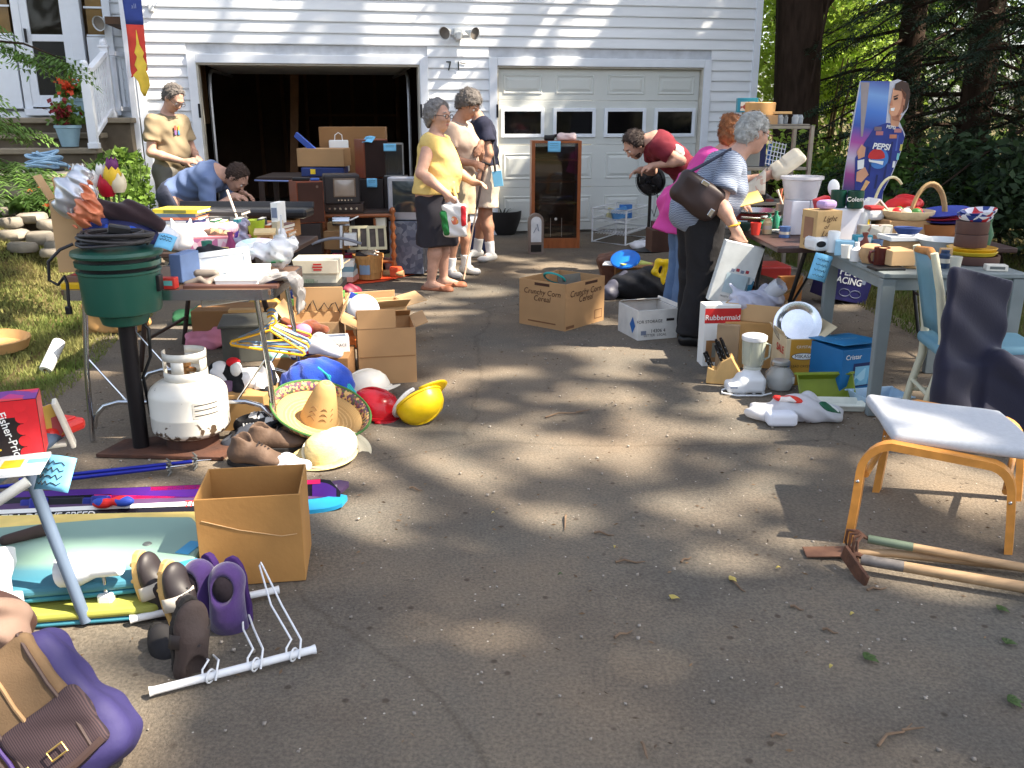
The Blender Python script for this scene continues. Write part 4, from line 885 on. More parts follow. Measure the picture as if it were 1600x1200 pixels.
stack3=[((50,70,130),.026,(200,60,90)),((206,150,100),.024,(240,230,210)),((200,120,60),.022,None),((110,60,50),.026,(220,190,120))];z=ZB
for i,(c,h,b_) in en(stack3):z+=book(('blue','tan','orange','maroon')[i]+' book, %s up in the right book stack'%('first','second','third','top')[i],425+3*ms(i*2),z,5.75,.24,.19,h,c,5*ms(i*1.7)-8,band=b_)
q=PY(436,345,5.62);t=thg('paperback','upright white paperback at the right end of the books','book',q+Ve((0,0,.0)),-10,grp='books stacked on the book table');mb=MB().box((0,0,.05),(.045,.12,.13));mb.bd('pages',PAPER,t,bv=.002);mb=MB().box((0,-.0615,.055),(.035,.002,.06));mb.bd('label',M('grey_print',(120,130,150),.6),t)
b,w_,h=fit(262,318,482,332,6.05);t=thg('instrument_case','long black open case lying behind the books','case',(b.x,b.y+.08,ZB+.10),-3);mb=MB().box((0,0,.03),(w_,.22,.06));mb.bd('lower_shell',BLKP,t,bv=.02);mb=MB().box((0,.11,.07),(w_,.02,.05),(R(-25),0,0));mb.bd('lid',BLKP,t,bv=.012)
sbox('case_stand','plain brown box holding up the long black case','box',(300,345,460,372),6.,.2,CARDD,-3)
q=P(372,360,ZB);mb=MB();a_=PY(372,345,5.5);b2=PY(355,298,5.75);mb.tu([a_,b2],.008,8);tag(mb.bd('wooden_stick',M('stick_pale',(206,190,176),.6),sm=1),'thin pale stick leaning across the books','stick')
q=PY(288,396,5.22);q.z=ZB;t=thg('cat_figurine','white ceramic cat-ear figurine on the front of the book table','figurine',q)
V,Q_=soft([ell((0,0,.05),(.075,.05,.055),k=.03),ell((0,-.01,.11),(.06,.045,.05),k=.03),cap((-.045,0,.13),(-.055,0,.185),.022,.006,k=.02),cap((.045,0,.13),(.055,0,.185),.022,.006,k=.02),ell((.09,.02,.07),(.05,.04,.05),k=.03)],res=.006);link('figure',nmesh('figure',V,Q_),M('ceramic_white',(232,228,226),.3),t)
t,dm=sbox('doll_box','pink window box with toys on the front of the book table','toy box',(294,370,388,392),5.2,.12,M('pink_card',(236,150,158),.5),2,bv=.003);pnl(t,dm,'front',-.01,dm[2]*.5,dm[0]*.84,dm[2]*.7,pch('toy_print',[(236,170,190),(240,214,220),(200,120,160),(226,170,100)],22,.3),'window')
q=PY(365,368,5.35);q.z=ZB;lump('teal_cloth','teal and green scarf heaped on the book table','scarf',M('cloth_teal',(40,160,176),.8),[ell((-.02,0,.06),(.05,.05,.06),k=.03),ell((.03,-.02,.04),(.04,.04,.04),k=.03)],q,res=.007,fo=.006,ff=60)
q=PY(337,362,5.35);q.z=ZB+.09;lump('pink_cloth','pale pink folded cloth on the book table before the books','cloth',M('cloth_pink',(232,200,216),.8),[rbox((0,0,.03),(.14,.07,.03),.025)],q,res=.009,fo=.005,ff=40)
sbox('cloth_carton','brown box under the pale pink cloth','box',(300,368,388,384),5.33,.14,CARDD,0)
q=PY(342,380,5.3);q.z=ZB;lump('shell_basket','small basket of brown shells behind the pink window box','basket',pch('shells',[(120,90,70),(190,150,110),(90,70,60),(210,180,140)],30,.7,bump=.5),[ell((0,0,.09),(.09,.05,.04),k=.02),rbox((0,0,.04),(.08,.05,.045),.02)],q,res=.008,fo=.005,ff=90)
q=PY(392,372,5.3);q.z=ZB;t=thg('lime_cup','frosted lime green cup beside the toy birdhouse','cup',q+Ve((.03,.02,.05)));mb=MB().la([(0,0),(.035,0),(.055,.12),(.052,.12),(.032,.006),(0,.006)],n=20);mb.bd('cup',M('lime_plastic',(186,206,60),.3,alpha=.85),t,sm=40)
mb=MB().box((0,0,.025),(.12,.1,.05));tag(mb.bd('cup_box',CARDD,loc=q+Ve((.03,.02,-.001))),'plain box under the lime green cup','box')
q=PY(374,366,5.2);q.z=ZB+.06;mb=MB().ball((0,0,.03),.03,14,10);tag(mb.bd('purple_ball',M('purple_plastic',(96,44,150),.3),sm=1,loc=q),'shiny purple ball beside the lime green cup','ball')
q=PY(380,392,5.15);q.z=ZB;lump('goody_bag','clear bag with purple and silver wrapping beside the birdhouse','gift bag',M('silver_wrap',(164,158,178),.3,.3),[ell((0,0,.05),(.055,.04,.06),k=.03),cap((0,0,.1),(.02,0,.16),.012,.03,k=.03)],q,res=.007,fo=.009,ff=60)
q=PY(416,388,5.15);q.z=ZB;t=thg('toy_birdhouse','small plain wooden birdhouse on the corner of the book table','birdhouse',q,12)
mb=MB().box((0,0,.055),(.085,.08,.11));mb.bd('body',WOODL,t);mb=MB().box((0,-.0415,.07),(.05,.003,.055));mb.bd('recess',M('recess_wood',(150,96,50),.7),t);mb=MB().box((0,-.005,.122),(.12,.12,.014),(R(6),0,0));mb.bd('roof',M('roof_wood',(228,196,140),.6),t,bv=.002)
q=PY(440,382,5.3);q.z=ZB;t=thg('white_pitcher','small clear and white scoop standing beside the birdhouse','scoop',q);mb=MB().tu([(0,0,.06),(.01,0,.2)],.006,6);mb.bd('handle',WHITE,t,sm=1);V,Q_=soft([ell((0,0,.04),(.035,.03,.05),k=.02)],res=.006);link('bowl',nmesh('bowl',V,Q_),WHITE,t)
q=PY(425,352,5.4);q.z=ZB;lump('white_towel','white folded towel behind the birdhouse','towel',M('cloth_white'),[rbox((0,0,.08),(.07,.05,.03),.02),rbox((.01,0,.035),(.06,.05,.035),.02)],q,res=.008,fo=.005,ff=50)
#  green cooker on its post, gas cylinder
gc=P(222,704);t=thg('green_cooker','round green electric cooker on a black post before the folding table','cooker',(gc.x,gc.y,0));GRN=M('cooker_green',(34,84,70),.35,var=.08,scale=3)
zb0=PY(222,505,gc.y).z;z1=PY(222,398,gc.y).z;r_=62*mpp((gc.x,gc.y,.8))
mb=MB().la([(0,zb0),(r_*.50,zb0),(r_*.55,zb0+.005),(r_*.62,zb0+.045),(r_*.90,zb0+.06),(r_*.93,zb0+.075),(r_*.965,z1-.075),(r_*1.,z1-.07),(r_*1.,z1-.06),(r_*.9,z1-.06)],n=36);mb.bd('bowl',GRN,t,sm=35)
mb=MB().la([(r_*.90,z1-.062),(r_*.92,z1-.04)],n=36);mb.bd('vent',BLK,t,sm=35)
mb=MB().la([(r_*.9,z1-.042),(r_*1.01,z1-.042),(r_*1.02,z1-.02),(r_*.9,z1-.02)],n=36);mb.bd('ring',GRN,t,sm=35)
mb=MB().la([(r_*.9,z1-.022),(r_*.9,z1)],n=36);mb.bd('vent',BLK,t,sm=35)
mb=MB().la([(r_*.94,z1-.004),(r_*1.06,z1),(r_*1.09,z1+.01),(r_*1.07,z1+.024),(r_*.5,z1+.034),(0,z1+.036)],n=36);mb.bd('lid',GRN,t,sm=35)
mb=MB().box((r_*.97,0,(zb0+z1)/2+.03),(.02,.05,.07));mb.bd('side_bracket',BLKP,t,bv=.004)
mb=MB().la([(.036,.02),(.036,zb0+.02)],n=18);mb.bd('post',M('post_black',(30,26,28),.5,.4),t,sm=1)
mb=MB().tu([(.045,.03,zb0+.01),(.09,.02,zb0-.03),(.08,.03,zb0-.16),(.03,.04,zb0-.26),(.045,.04,.15)],.008,7);mb.bd('hose',BLKP,t,sm=1)
RUST=M('rust',(92,58,42),.85,col2=(54,38,34),scale=7,bump=.3);mb=MB().prism([(-.17,-.10),(.42,-.14),(.44,.05),(.1,.16),(-.12,.1)],.004,.022);mb.bd('base_plate',RUST,t,bv=.003)
tc_=P(285,716)+Ve((0,.155,0));t=thg('gas_cylinder','scuffed white propane gas cylinder standing beside the cooker post','gas cylinder',(tc_.x,tc_.y,.022));rr=59*mpp((tc_.x,tc_.y,.25))
def tank_mat():
 m=M('tank_paint',(214,210,200),.35,var=.05,scale=4);n,L,b=nodes_of(m);tc=n.new('ShaderNodeTexCoord');se=n.new('ShaderNodeSeparateXYZ');L.new(tc.outputs['Object'],se.inputs[0])
 nz=n.new('ShaderNodeTexNoise');nz.inputs['Scale'].default_value=26;nz.inputs['Detail'].default_value=5;L.new(tc.outputs['Object'],nz.inputs['Vector'])
 mr=n.new('ShaderNodeMapRange');mr.inputs['From Min'].default_value=.16;mr.inputs['From Max'].default_value=.02;mr.inputs['To Min'].default_value=-.13;mr.inputs['To Max'].default_value=.2;L.new(se.outputs[2],mr.inputs[0])
 ad=n.new('ShaderNodeMath');ad.operation='ADD';L.new(mr.outputs[0],ad.inputs[0]);L.new(nz.outputs['Fac'],ad.inputs[1])
 cr=n.new('ShaderNodeValToRGB');cr.color_ramp.elements[0].position=.55;cr.color_ramp.elements[1].position=.60;L.new(ad.outputs[0],cr.inputs[0])
 mx=n.new('ShaderNodeMixRGB');L.new(cr.outputs[0],mx.inputs[0]);mx.inputs[1].default_value=C(214,210,200);mx.inputs[2].default_value=C(84,68,54);L.new(mx.outputs[0],b.inputs['Base Color']); return m
hT=.30
mb=MB();prof=[(0,.03)]+[(rr*ms(a),.03+.06*(1-mc(a))) for a in nls(.2,1.57,8)]+[(rr,hT*.5),(rr*1.008,hT*.5+.004),(rr,hT*.5+.008)]+[(rr*mc(a),hT-.055+.085*ms(a)) for a in nls(0,1.45,9)]+[(0,hT+.032)]
mb.la(prof,n=40);body=mb.bd('body',tank_mat(),t,sm=50)
mb=MB().la([(rr*.66,0),(rr*.68,0),(rr*.68,.05),(rr*.66,.05)],n=30);mb.bd('foot_ring',RUST,t,sm=30)
mb=MB()
rc=rr*.54;z0c=hT+.012
for a0,a1,za,zb_2 in ((-2.9,2.3,0,.045),(-2.9,2.3,.10,.135),(-2.9,-2.2,.045,.10),(-1.5,-.9,.045,.10),(-.1,.55,.045,.10),(1.5,2.3,.045,.10)):
 k=max(3,int((a1-a0)/.15));mb.grid( lambda u,v:Ve((rc*mc(a0+(a1-a0)*u-.4),rc*ms(a0+(a1-a0)*u-.4),z0c+za+(zb_2-za)*v)),k,2)
mb.bd('collar',M('tank_plain',(212,208,198),.4),t,sm=1,solid=.005)
mb=MB().cyl((0,0,hT+.02),(0,0,hT+.075),.018,.016,10);mb.cyl((0,0,hT+.06),(.05,-.02,hT+.06),.012,.012,8);mb.cyl((0,0,hT+.075),(0,0,hT+.10),.026,.026,12);mb.bd('valve',M('brass',(150,112,72),.4,.7),t,sm=30)
mb=MB().grid( lambda u,v:Ve(((rr+.0015)*mc(-1.15+.75*u),(rr+.0015)*ms(-1.15+.75*u),.165+.075*v)),8,2);mb.bd('sticker',M('sticker',(198,194,184),.6),t,sm=1)
for k in rn(5):
 mb=MB().grid( lambda u,v:Ve(((rr+.003)*mc(-1.10+.62*u),(rr+.003)*ms(-1.10+.62*u),.178+.012*k+.004*v)),8,2);mb.bd('sticker_text',M('pale_print',(232,230,224),.6) if k%2 else INK,t)
q=Ve((gc.x,gc.y,z1+.035));t=thg('cable_coil','tangled black cables coiled on the cooker lid','cable',q);rs=random.Random(3)
for k in rn(5):
 mb=MB();pts=[]
 for i in rn(46):
  a=i*.41+k;r2=r_*(.78+.14*ms(i*.17+k*2));pts.append((r2*mc(a),r2*ms(a)*.9,.012+.009*k+.016*abs(ms(i*.31+k))))
 mb.tu(pts,.0065,6);mb.bd('cable',M('cable_%d'%(k%2),(34,32,34) if k%2 else (58,54,54),.5),t,sm=1)
mb=MB().tu([(-r_*.9,-.06,.02),(-r_*1.15,-.09,.0),(-r_*1.45,-.10,-.05),(-r_*1.5,-.10,-.13),(-r_*1.3,-.10,-.15),(-r_*1.05,-.12,-.11),(-r_*.98,-.13,-.14),(-r_*1.02,-.13,-.24)],.007,7);c=mb.bd('cord_end',M('cable_1'),t,sm=1);mb=MB().box((-r_*1.04,-.13,-.255),(.025,.02,.035));mb.bd('plug',BLKP,c,bv=.004)
mb=MB().box((.03,-.02,.075),(.09,.07,.04),(0,.2,.4));mb.bd('power_brick',BLKP,t,bv=.008)
ptag('light blue tag lying on the cables of the cooker',PY(258,378,gc.y-.05)+Ve((0,0,.0)),.085,.07,(R(48),R(10),R(-12)),.012,2)
#  shoes, hats, boxes on the ground at the left
def shoe_prims(L_,w_,h,boot=0):
 pr=[ell((-L_*.33,0,h*.42),(L_*.17,w_*.42,h*.42),k=.03),cap((-L_*.25,0,h*.4),(L_*.12,0,h*.33),w_*.40,w_*.43,k=.03),ell((L_*.28,0,h*.28),(L_*.22,w_*.48,h*.30),k=.03),cap((-L_*.18,0,h*.62),(L_*.05,0,h*.55),w_*.30,w_*.33,k=.03)]
 if boot:pr+=[cap((-L_*.27,0,h*.6),(-L_*.25,0,h*.6+boot),w_*.40,w_*.42,k=.03)]
 return pr
def sole_poly(L_,w_,n=20,k=1.06):
 o=[]
 for i in rn(n):
  a=6.283*i/n;x=mc(a);y=ms(a);ww=w_*.5*(1. if x>-.1 else .86)*(1-.12*math.exp(-((x+.15)/.25)**2));o.append((x*L_*.5*k,y*ww*k))
 return o
def shoe(name,lbl,c,rot,L_,w_,h,m_up,m_sole,boot=0,laces=None,studs=None,straps=None,cat='shoe',grp=None,lining=None,M4=None):
 t=thg(name,lbl,cat,c,0,grp,rot)
 subs=[ell((-L_*.24,0,h*.95+boot),(L_*.16,w_*.30,h*.40+boot*.8),k=.01)]
 V,Q=soft(shoe_prims(L_,w_,h,boot),res=.006,subs=subs,cuts=[((0,0,.006),(0,0,-1)),((0,0,h*.98+boot),(-.15,0,1))]);link('upper',nmesh('upper',V,Q),m_up,t)
 mb=MB().prism(sole_poly(L_,w_),-.012,.012);so=mb.bd('sole',m_sole,t,bv=.004)
 if lining:
  V,Q=soft([ell((-L_*.24,0,h*.66+boot*.6),(L_*.15,w_*.30,h*.22+boot*.5))],res=.007);link('lining',nmesh('lining',V,Q),lining,t)
 if studs:
  for x,y in ((.38,.2),(.38,-.2),(.2,.35),(.2,-.35),(.05,.0),(.25,0),(-.3,.25),(-.3,-.25),(-.42,.15),(-.42,-.15)):
   mb=MB().cyl((x*L_,y*w_,-.010),(x*L_,y*w_,-.026),.009,.006,8);mb.bd('stud',m_sole,so)
 if laces:
  for k in rn(4):
   x=L_*(.02+.05*k);mb=MB().tu([(x,-w_*.30,h*(.70-.05*k)),(x+.008,0,h*(1.02-.08*k)),(x,w_*.30,h*(.70-.05*k))],.0045,5);mb.bd('lace',laces,t)
 if straps:
  mb=MB().grid( lambda u,v:Ve((L_*(.02+.16*v+.10*(u-.5)),w_*.56*mc(math.pi*u),h*.12+h*.72*ms(math.pi*u))),12,3);mb.bd('stripe',straps,t,sm=1,solid=.004)
 return t
def rotdir(toe,up):
 x=Ve(toe).normalized();z=Ve(up);z=(z-x*z.dot(x)).normalized();y=z.cross(x); return Matrix((x,y,z)).transposed().to_euler()
BRN=M('boot_leather',(92,72,58),.7,var=.2,scale=12,bump=.2);SOLEB=M('sole_black',(26,24,24),.8);TANS=M('sole_tan',(206,168,104),.7);BLKL=M('black_leather',(44,38,40),.5,var=.15);
#  white shoe rack of tubes
WM=M('white_enamel',(230,232,234),.35,var=.02)
a0,a1=P(203,968,.02),P(436,921,.02);b0,b1=P(233,1081,.02),P(493,1014,.02)
t=thg('shoe_rack','white tube and wire shoe rack lying on the drive before the box','shoe rack',(0,0,0))
for p,q in ((a0,a1),(b0,b1)):
 mb=MB().tu([p,p.lerp(q,.03),p.lerp(q,.97),q],[.014,.0115,.0115,.014],12);mb.bd('tube',WM,t,sm=40)
for s,tip,zt in ((.62,(380,943),.10),(.86,(408,884),.13),(.35,(318,1000),.09)):
 base=b0.lerp(b1,s);tp=PY(tip[0],tip[1],a0.lerp(a1,s).y-.02);d=Ve((.012,0,0))
 mb=MB().tu([base+Ve((-.018,-.012,-.006)),base+Ve((-.02,.0,.02)),base+Ve((-.012,.03,.03)),base.lerp(tp,.5)+Ve((-.016,0,.01)),tp-d*.4,tp+Ve((0,0,.012)),tp+d*.4,base.lerp(tp,.5)+Ve((.016,0,.01)),base+Ve((.016,.03,.03)),base+Ve((.02,0,.02)),base+Ve((.018,-.012,-.006))],.0032,6);mb.bd('wire_loop',WM,t,sm=1)
 mb=MB().tu([base+Ve((.018*mc(a)*.3,.018*mc(a),.018*ms(a))) for a in nls(0,5.4,12)],.003,6);mb.bd('hook',WM,t,sm=1)
shoe('cleat','left black cleat with tan studded sole leaning on the shoe rack',PY(236,925,2.52),rotdir((-.22,.10,1),(.9,-.32,.15)),.27,.095,.085,BLKL,TANS,studs=True,straps=M('cleat_stripe',(206,198,184),.6),laces=BLK,cat='shoe',grp='cleats on the shoe rack')
shoe('cleat','right black cleat with tan studded sole nearest the slippers',PY(276,942,2.44),rotdir((-.16,.10,1),(.85,-.5,.15)),.27,.095,.085,BLKL,TANS,studs=True,straps=M('cleat_stripe'),laces=BLK,cat='shoe',grp='cleats on the shoe rack')
shoe('black_sandal','worn dark brown sandal with strap standing heel-down before the cleats',PY(292,1000,2.22),rotdir((.10,.16,1),(.75,-.75,.1)),.25,.10,.075,M('sandal_brown',(70,58,54),.75,var=.2,bump=.3),M('sole_dark',(44,40,38),.85,bump=.6,bs=80),straps=M('strap_dark',(52,46,46),.6),studs=True,laces=M('strap_dark'))
shoe('black_shoe','old black shoe lying behind the dark sandal',PY(262,1030,2.30),rotdir((-.35,.3,.9),(.6,-.8,.1)),.22,.085,.07,M('shoe_black2',(34,32,34),.7),SOLEB)
for i,(px,py,Y,tz,lab) in en([(336,938,2.50,.10,'left purple slipper with black lining standing against the box'),(364,945,2.46,-.04,'right purple slipper with black lining standing against the box')]):
 shoe('slipper',lab,PY(px,py,Y),rotdir((.05+tz,-.25,-1),(-.55+.5*i,-.85,.25)),.29,.12,.105,M('slipper_purple',(54,30,90),.9,sheen=.4),M('slipper_sole',(56,28,90),.9),lining=M('slipper_lining',(30,22,30),.95),grp='purple slippers',cat='slipper')
 #  cardboard box near left
A,B=P(330,915),P(462,908);wv=(B-A);rzb=math.degrees(math.atan2(wv.y,wv.x));cb=(A+B)/2
t=ctn('open-topped worn cardboard box behind the shoe rack',cb+Ve((-ms(R(rzb))*.13,mc(R(rzb))*.13,0)),(.335,.27,.315),rzb+2,M('cardboard_worn',(172,126,70),.8,var=.12,scale=5,bump=.1))
mb=MB().tu([(-.15,-.1365,.24),(-.03,-.1368,.20),(.1,-.1365,.17),(.15,-.1365,.175)],.0016,5);mb.bd('crease',CARDL,t)
#  bodyboards
def board(lbl,poly_px,z,th,mat,rail,name='bodyboard',tilt=0):
 pts=[P(x,y,z+th) for x,y in poly_px];c=sum(pts,Ve())/len(pts);t=thg(name,lbl,'bodyboard',(c.x,c.y,z));mb=MB().prism([(p.x-c.x,p.y-c.y) for p in pts],th*.35,th);mb.bd('deck',mat,t,bv=.012);
 mb=MB().prism([((p.x-c.x)*.985,(p.y-c.y)*.985) for p in pts],.0,th*.35-.001);mb.bd('bottom_skin',rail,t,bv=.006); return t,c
def bands(key,cols,ax=1,stops=None,rough=.6):
 m=M(key,cols[0],rough);n,L,b=nodes_of(m);tc=n.new('ShaderNodeTexCoord');se=n.new('ShaderNodeSeparateXYZ');L.new(tc.outputs['Object'],se.inputs[0]);cr=n.new('ShaderNodeValToRGB');el=cr.color_ramp.elements
 mr=n.new('ShaderNodeMapRange');mr.inputs['From Min'].default_value=stops[0];mr.inputs['From Max'].default_value=stops[1];L.new(se.outputs[ax],mr.inputs[0]);L.new(mr.outputs[0],cr.inputs[0])
 while len(el)<len(cols):el.new(.5)
 for i,c in en(cols):el[i].position=i/(len(cols)-1);el[i].color=C(*c)
 L.new(cr.outputs[0],b.inputs['Base Color']); return m
board('pale yellow bodyboard mostly hidden under the teal one',[(-120,806),(318,797),(330,815),(320,840),(-120,850)],.012,.05,M('foam_yellow',(236,206,120),.7),M('foam_yellow2',(200,170,90),.7))
t,c=board('green and yellow striped bodyboard lying lowest on the drive',[(-120,880),(300,862),(318,885),(316,905),(240,948),(60,962),(-120,966)],.004,.045,bands('board_stripes',[(150,152,70),(158,158,76),(100,150,130),(96,146,136),(100,140,140)],1,(-.14,.06)),M('foam_blue',(60,130,150),.7))
t,c=board('pale teal bodyboard with blue rail lying on the others',[(-120,832),(200,806),(300,806),(312,820),(316,850),(300,884),(250,902),(120,915),(-120,935)],.062,.05,bands('board_teal',[(62,120,140),(80,134,150),(132,164,150),(134,166,150),(136,166,154)],1,(-.20,.0)),M('foam_teal',(48,120,140),.7))
for x,y,w1,h1,rz in ((296,856,.05,.09,-.25),(283,884,.11,.05,.55)):
 q=P(x,y,.112);mb=MB().box((0,0,.0012),(w1,h1,.0024));mb.bd('blue_patch',M('patch_blue',(64,150,196),.5),t,loc=q-t.location+Ve((0,0,.0)),rot=(0,0,rz),bv=.001)
q=P(230,850,.112);mb=MB().la([(0,.004),(.012,.004),(.016,0)],n=14);mb.bd('leash_plug',M('plug_grey',(90,96,96),.5),t,loc=q-t.location)
q=P(40,842,.114);lump('dark_glove','small dark brown glove lying on the teal bodyboard','glove',M('glove_brown',(70,56,52),.8),[cap((-.05,-.035,.012),(.04,.03,.016),.018,.022,k=.02),cap((.03,.02,.015),(.07,.045,.01),.012,k=.01),cap((.03,.03,.015),(.055,.06,.01),.01,k=.01)],q,res=.005)
#  white track lamp
t=thg('track_lamp','white two-head spot lamp bar lying on the drive beside the bodyboards','lamp',(0,0,0))
p0,p1=P(28,972,.015),P(330,930,.015);d=(p1-p0);q=d.to_track_quat('X','Z').to_matrix();mb=MB().box((p0+p1)/2,(d.length,.035,.03),q);mb.bd('bar',WM,t,bv=.003)
r=PY(40,930,p0.y);mb=MB().box(p0+Ve((.01,0,.05)),(.028,.03,.10));mb.bd('end_plate',WM,t,bv=.004)
def head(pa,pb,r0,r1,base):
 pa=Ve(pa);pb=Ve(pb);L_=(pb-pa).length;rot=(pb-pa).to_track_quat('Z','Y').to_matrix()
 mb=MB().la([(0,0),(r0*.95,0),(r0,.006),(r0,L_*.42),(r0*1.15,L_*.5),(r1,L_*.72),(r1,L_),(r1*.93,L_),(r1*.85,L_*.75),(0,L_*.6)],pa,22,rot=rot);h=mb.bd('head',WM,t,sm=40)
 mb=MB().tu([base+Ve((0,0,.05)),base+Ve((0,0,.09)),pa.lerp(pb,.3)],.006,8);mb.bd('stem',CHROME,t,sm=1);mb=MB().box(base+Ve((0,0,.03)),(.045,.04,.06));mb.bd('mount',WM,t,bv=.006)
bm=p0.lerp(p1,.455);head(PY(188,884,bm.y-.01),PY(98,892,bm.y+.005),.030,.052,bm)
bm2=p0+Ve((-.04,.0,.0));head(PY(2,940,bm2.y-.02),PY(-8,862,bm2.y+.06),.034,.055,bm2)
#  skis and poles
def ski(lbl,A,B,w_,lean,base_m,bits=(),tip=.09,th=.022,zoff=0,name='ski',texts=()):
 A=Ve(A);B=Ve(B);d=B-A;L_=d.length;t=thg(name,lbl,'ski',A+Ve((0,0,zoff)),0,'skis laid out behind the bodyboards',(Matrix.Rotation(math.atan2(d.y,d.x),3,'Z')@Matrix.Rotation(R(lean),3,'X')).to_euler())
 nx=40;mb=MB()
 def prof(s):
  x=s*L_;k=max(0,(s-.88)/.12);ww=w_*(1-.85*max(0,(s-.96)/.04)**2)*(1+.12*max(0,s-.5)*2);zz=tip*k*k; return x,ww,zz
 vs=[];
 for i in rn(nx+1):
  x,ww,zz=prof(i/nx)
  for y,h in ((-ww/2,0),(ww/2,0),(ww/2,th*(1-.6*abs(i/nx-.5))),(-ww/2,th*(1-.6*abs(i/nx-.5)))):vs.append((x,y,zz+h))
 fs=[(4*i+a,4*i+(a+1)%4,4*(i+1)+(a+1)%4,4*(i+1)+a) for i in rn(nx) for a in rn(4)]+[(3,2,1,0),(4*nx,4*nx+1,4*nx+2,4*nx+3)]
 mb.add(vs,fs);mb.bd('body',base_m,t,sm=40)
 def topz(s): return prof(s)[2]+th*(1-.6*abs(s-.5))
 for s0,s1,y0a,y1a,y0b,y1b,m_ in bits:
  mb=MB();k=10;v=[]
  for i in rn(k+1):
   s=s0+(s1-s0)*i/k;x,ww,zz=prof(s);f=i/k
   v+=[(x,ww*(y0a+(y0b-y0a)*f),topz(s)+.0012),(x,ww*(y1a+(y1b-y1a)*f),topz(s)+.0012)]
  mb.add(v,[(2*i,2*i+2,2*i+3,2*i+1) for i in rn(k)]);mb.bd('graphic',m_,t)
 for s,yy,tx,sz,m_ in texts:text(tx,sz,t,(s*L_,w_*yy,topz(s)+.0035),(0,0,0),m_,bold=.01,shear=.2)
 return t,L_,topz
MAG=M('ski_magenta',(220,30,92),.3);PUR=M('ski_purple',(80,34,130),.3);SBK=M('ski_black',(24,20,28),.25)
t,L_,tz=ski('black, magenta and purple ski standing on edge behind the box',P(-140,800),P(535,776),.12,62,SBK,[(.0,.46,.30,.49,.30,.49,PUR),(.42,.66,-.15,.30,-.49,.10,MAG),(.46,.74,.0,.49,.05,.49,PUR),(.55,.95,.36,.49,.36,.49,MAG),(.93,.99,-.45,.45,-.3,.3,PUR)],texts=[(.615,-.12,'CR15',.055,M('ski_yellow',(244,200,60),.4)),(.76,.02,'BLIZZARD',.05,M('ski_red',(230,60,60),.4)),(.30,-.05,'CARVE',.04,PAPER)],tip=.06,zoff=.006)
for s,col in ((.30,(36,40,140)),(.44,(30,40,130))):
 mb=MB().box((s*L_,0,tz(s)+.02),(.07,.06,.035));mb.box((s*L_-.05,0,tz(s)+.012),(.05,.05,.02));mb.bd('binding',M('bind_%d'%col[2],col,.4),t,bv=.008)
mb=MB().box((.36*L_,0,tz(.36)+.012),(.14,.055,.02));mb.bd('binding_plate',BLKP,t,bv=.006)
t,L_,tz=ski('black ski with white and red lettering in front of the magenta ski',P(-140,822),P(420,798),.075,38,SBK,[(.0,.9,.25,.49,.25,.49,PAPER),(.0,.9,-.49,-.38,-.49,-.38,M('ski_maroon',(120,30,50),.4))],texts=[(.36,-.05,'ULTRA DERIVE SPEED',.042,PAPER),(.80,.36,'TITAN',.04,REDP)],zoff=.006,tip=.05)
ski('dull purple ski lying flat with its tip past the box',P(-100,812),P(546,772),.10,8,M('ski_dullpurple',(86,62,98),.5),[(.9,.97,-.2,.2,-.15,.15,M('ski_grey',(150,140,150),.5))],zoff=.004,tip=.035)
ski('bright blue ski tip lying flat right of the box',P(120,838),P(543,788),.085,4,M('ski_blue',(40,148,196),.4),zoff=.001,tip=.02)
q=P(180,786,.06);lump('ski_strap','red, white and blue ski strap lying over the skis','strap',pch('strap_rwb',[(40,70,170),(40,70,170),(210,40,40),(225,225,230)],14,.6),[ell((-.05,0,.0),(.04,.02,.022),k=.02),ell((.03,.0,.008),(.045,.022,.022),k=.02)],q,res=.005)
def pole(lbl,A,B,z):
 A=Ve(A);B=Ve(B);t=thg('ski_pole',lbl,'ski pole',(0,0,0),0,'blue ski poles');d=(B-A).normalized()
 mb=MB().tu([A,B-d*.08],.0085,10);mb.bd('shaft',M('pole_blue',(30,40,150),.3,.3),t,sm=1);mb=MB().tu([B-d*.08,B],[.006,.002],8);mb.bd('point',CHROME,t,sm=1)
 x,y,zv=frame_to(d)
 for k in rn(8):
  a=k*.785;e=(x*mc(a)+y*ms(a))*.042;mb=MB().tu([B-d*.07,B-d*.062+e*.6,B-d*.075+e],[.005,.006,.003],6);mb.bd('basket_finger',M('basket_grey',(96,96,92),.6),t,sm=1)
pole('blue ski pole with finger basket nearest the gas cylinder',P(30,750,.03),P(330,718,.035),.03);pole('second blue ski pole lying against the first',P(-10,762,.03),P(290,727,.035),.03)
#  slate plastic table at the left edge with toys
SL=M('slate_plastic',(96,112,134),.55,var=.06)
zt2=.60;c0=P(116,656,zt2);t=thg('slate_table','slate-blue plastic folding table at the left edge holding toys','table',(c0.x-.42,c0.y-.36,0));
mb=MB().box((0,0,zt2-.02),(.84,.72,.04));mb.bd('top',SL,t,bv=.018);
for x,y in ((.34,-.02),(-.34,-.02)):
 f=P(136,976)-t.location if x>0 else Ve((-.38,-.1,0));mb=MB().tu([(x,y+.26,zt2-.03),(x+.0,y+.22,zt2-.08),(f.x,f.y,.01)],[.02,.018,.0175],10);mb.bd('leg',SL,t,sm=1)
 mb=MB().tu([(x,y-.20,zt2-.03),(x-.02,y-.1,.01)],[.02,.0175],10);mb.bd('leg',SL,t,sm=1)
mb=MB().box((.33,.22,zt2-.06),(.06,.08,.05));mb.bd('hinge',SL,t,bv=.01)
q=P(30,722,zt2);t=thg('toy_binoculars_box','red and black toy binoculars box with scalloped edge on the slate table','toy box',q+Ve((-.085,.05,0)),22);dm=(.24,.10,.165)
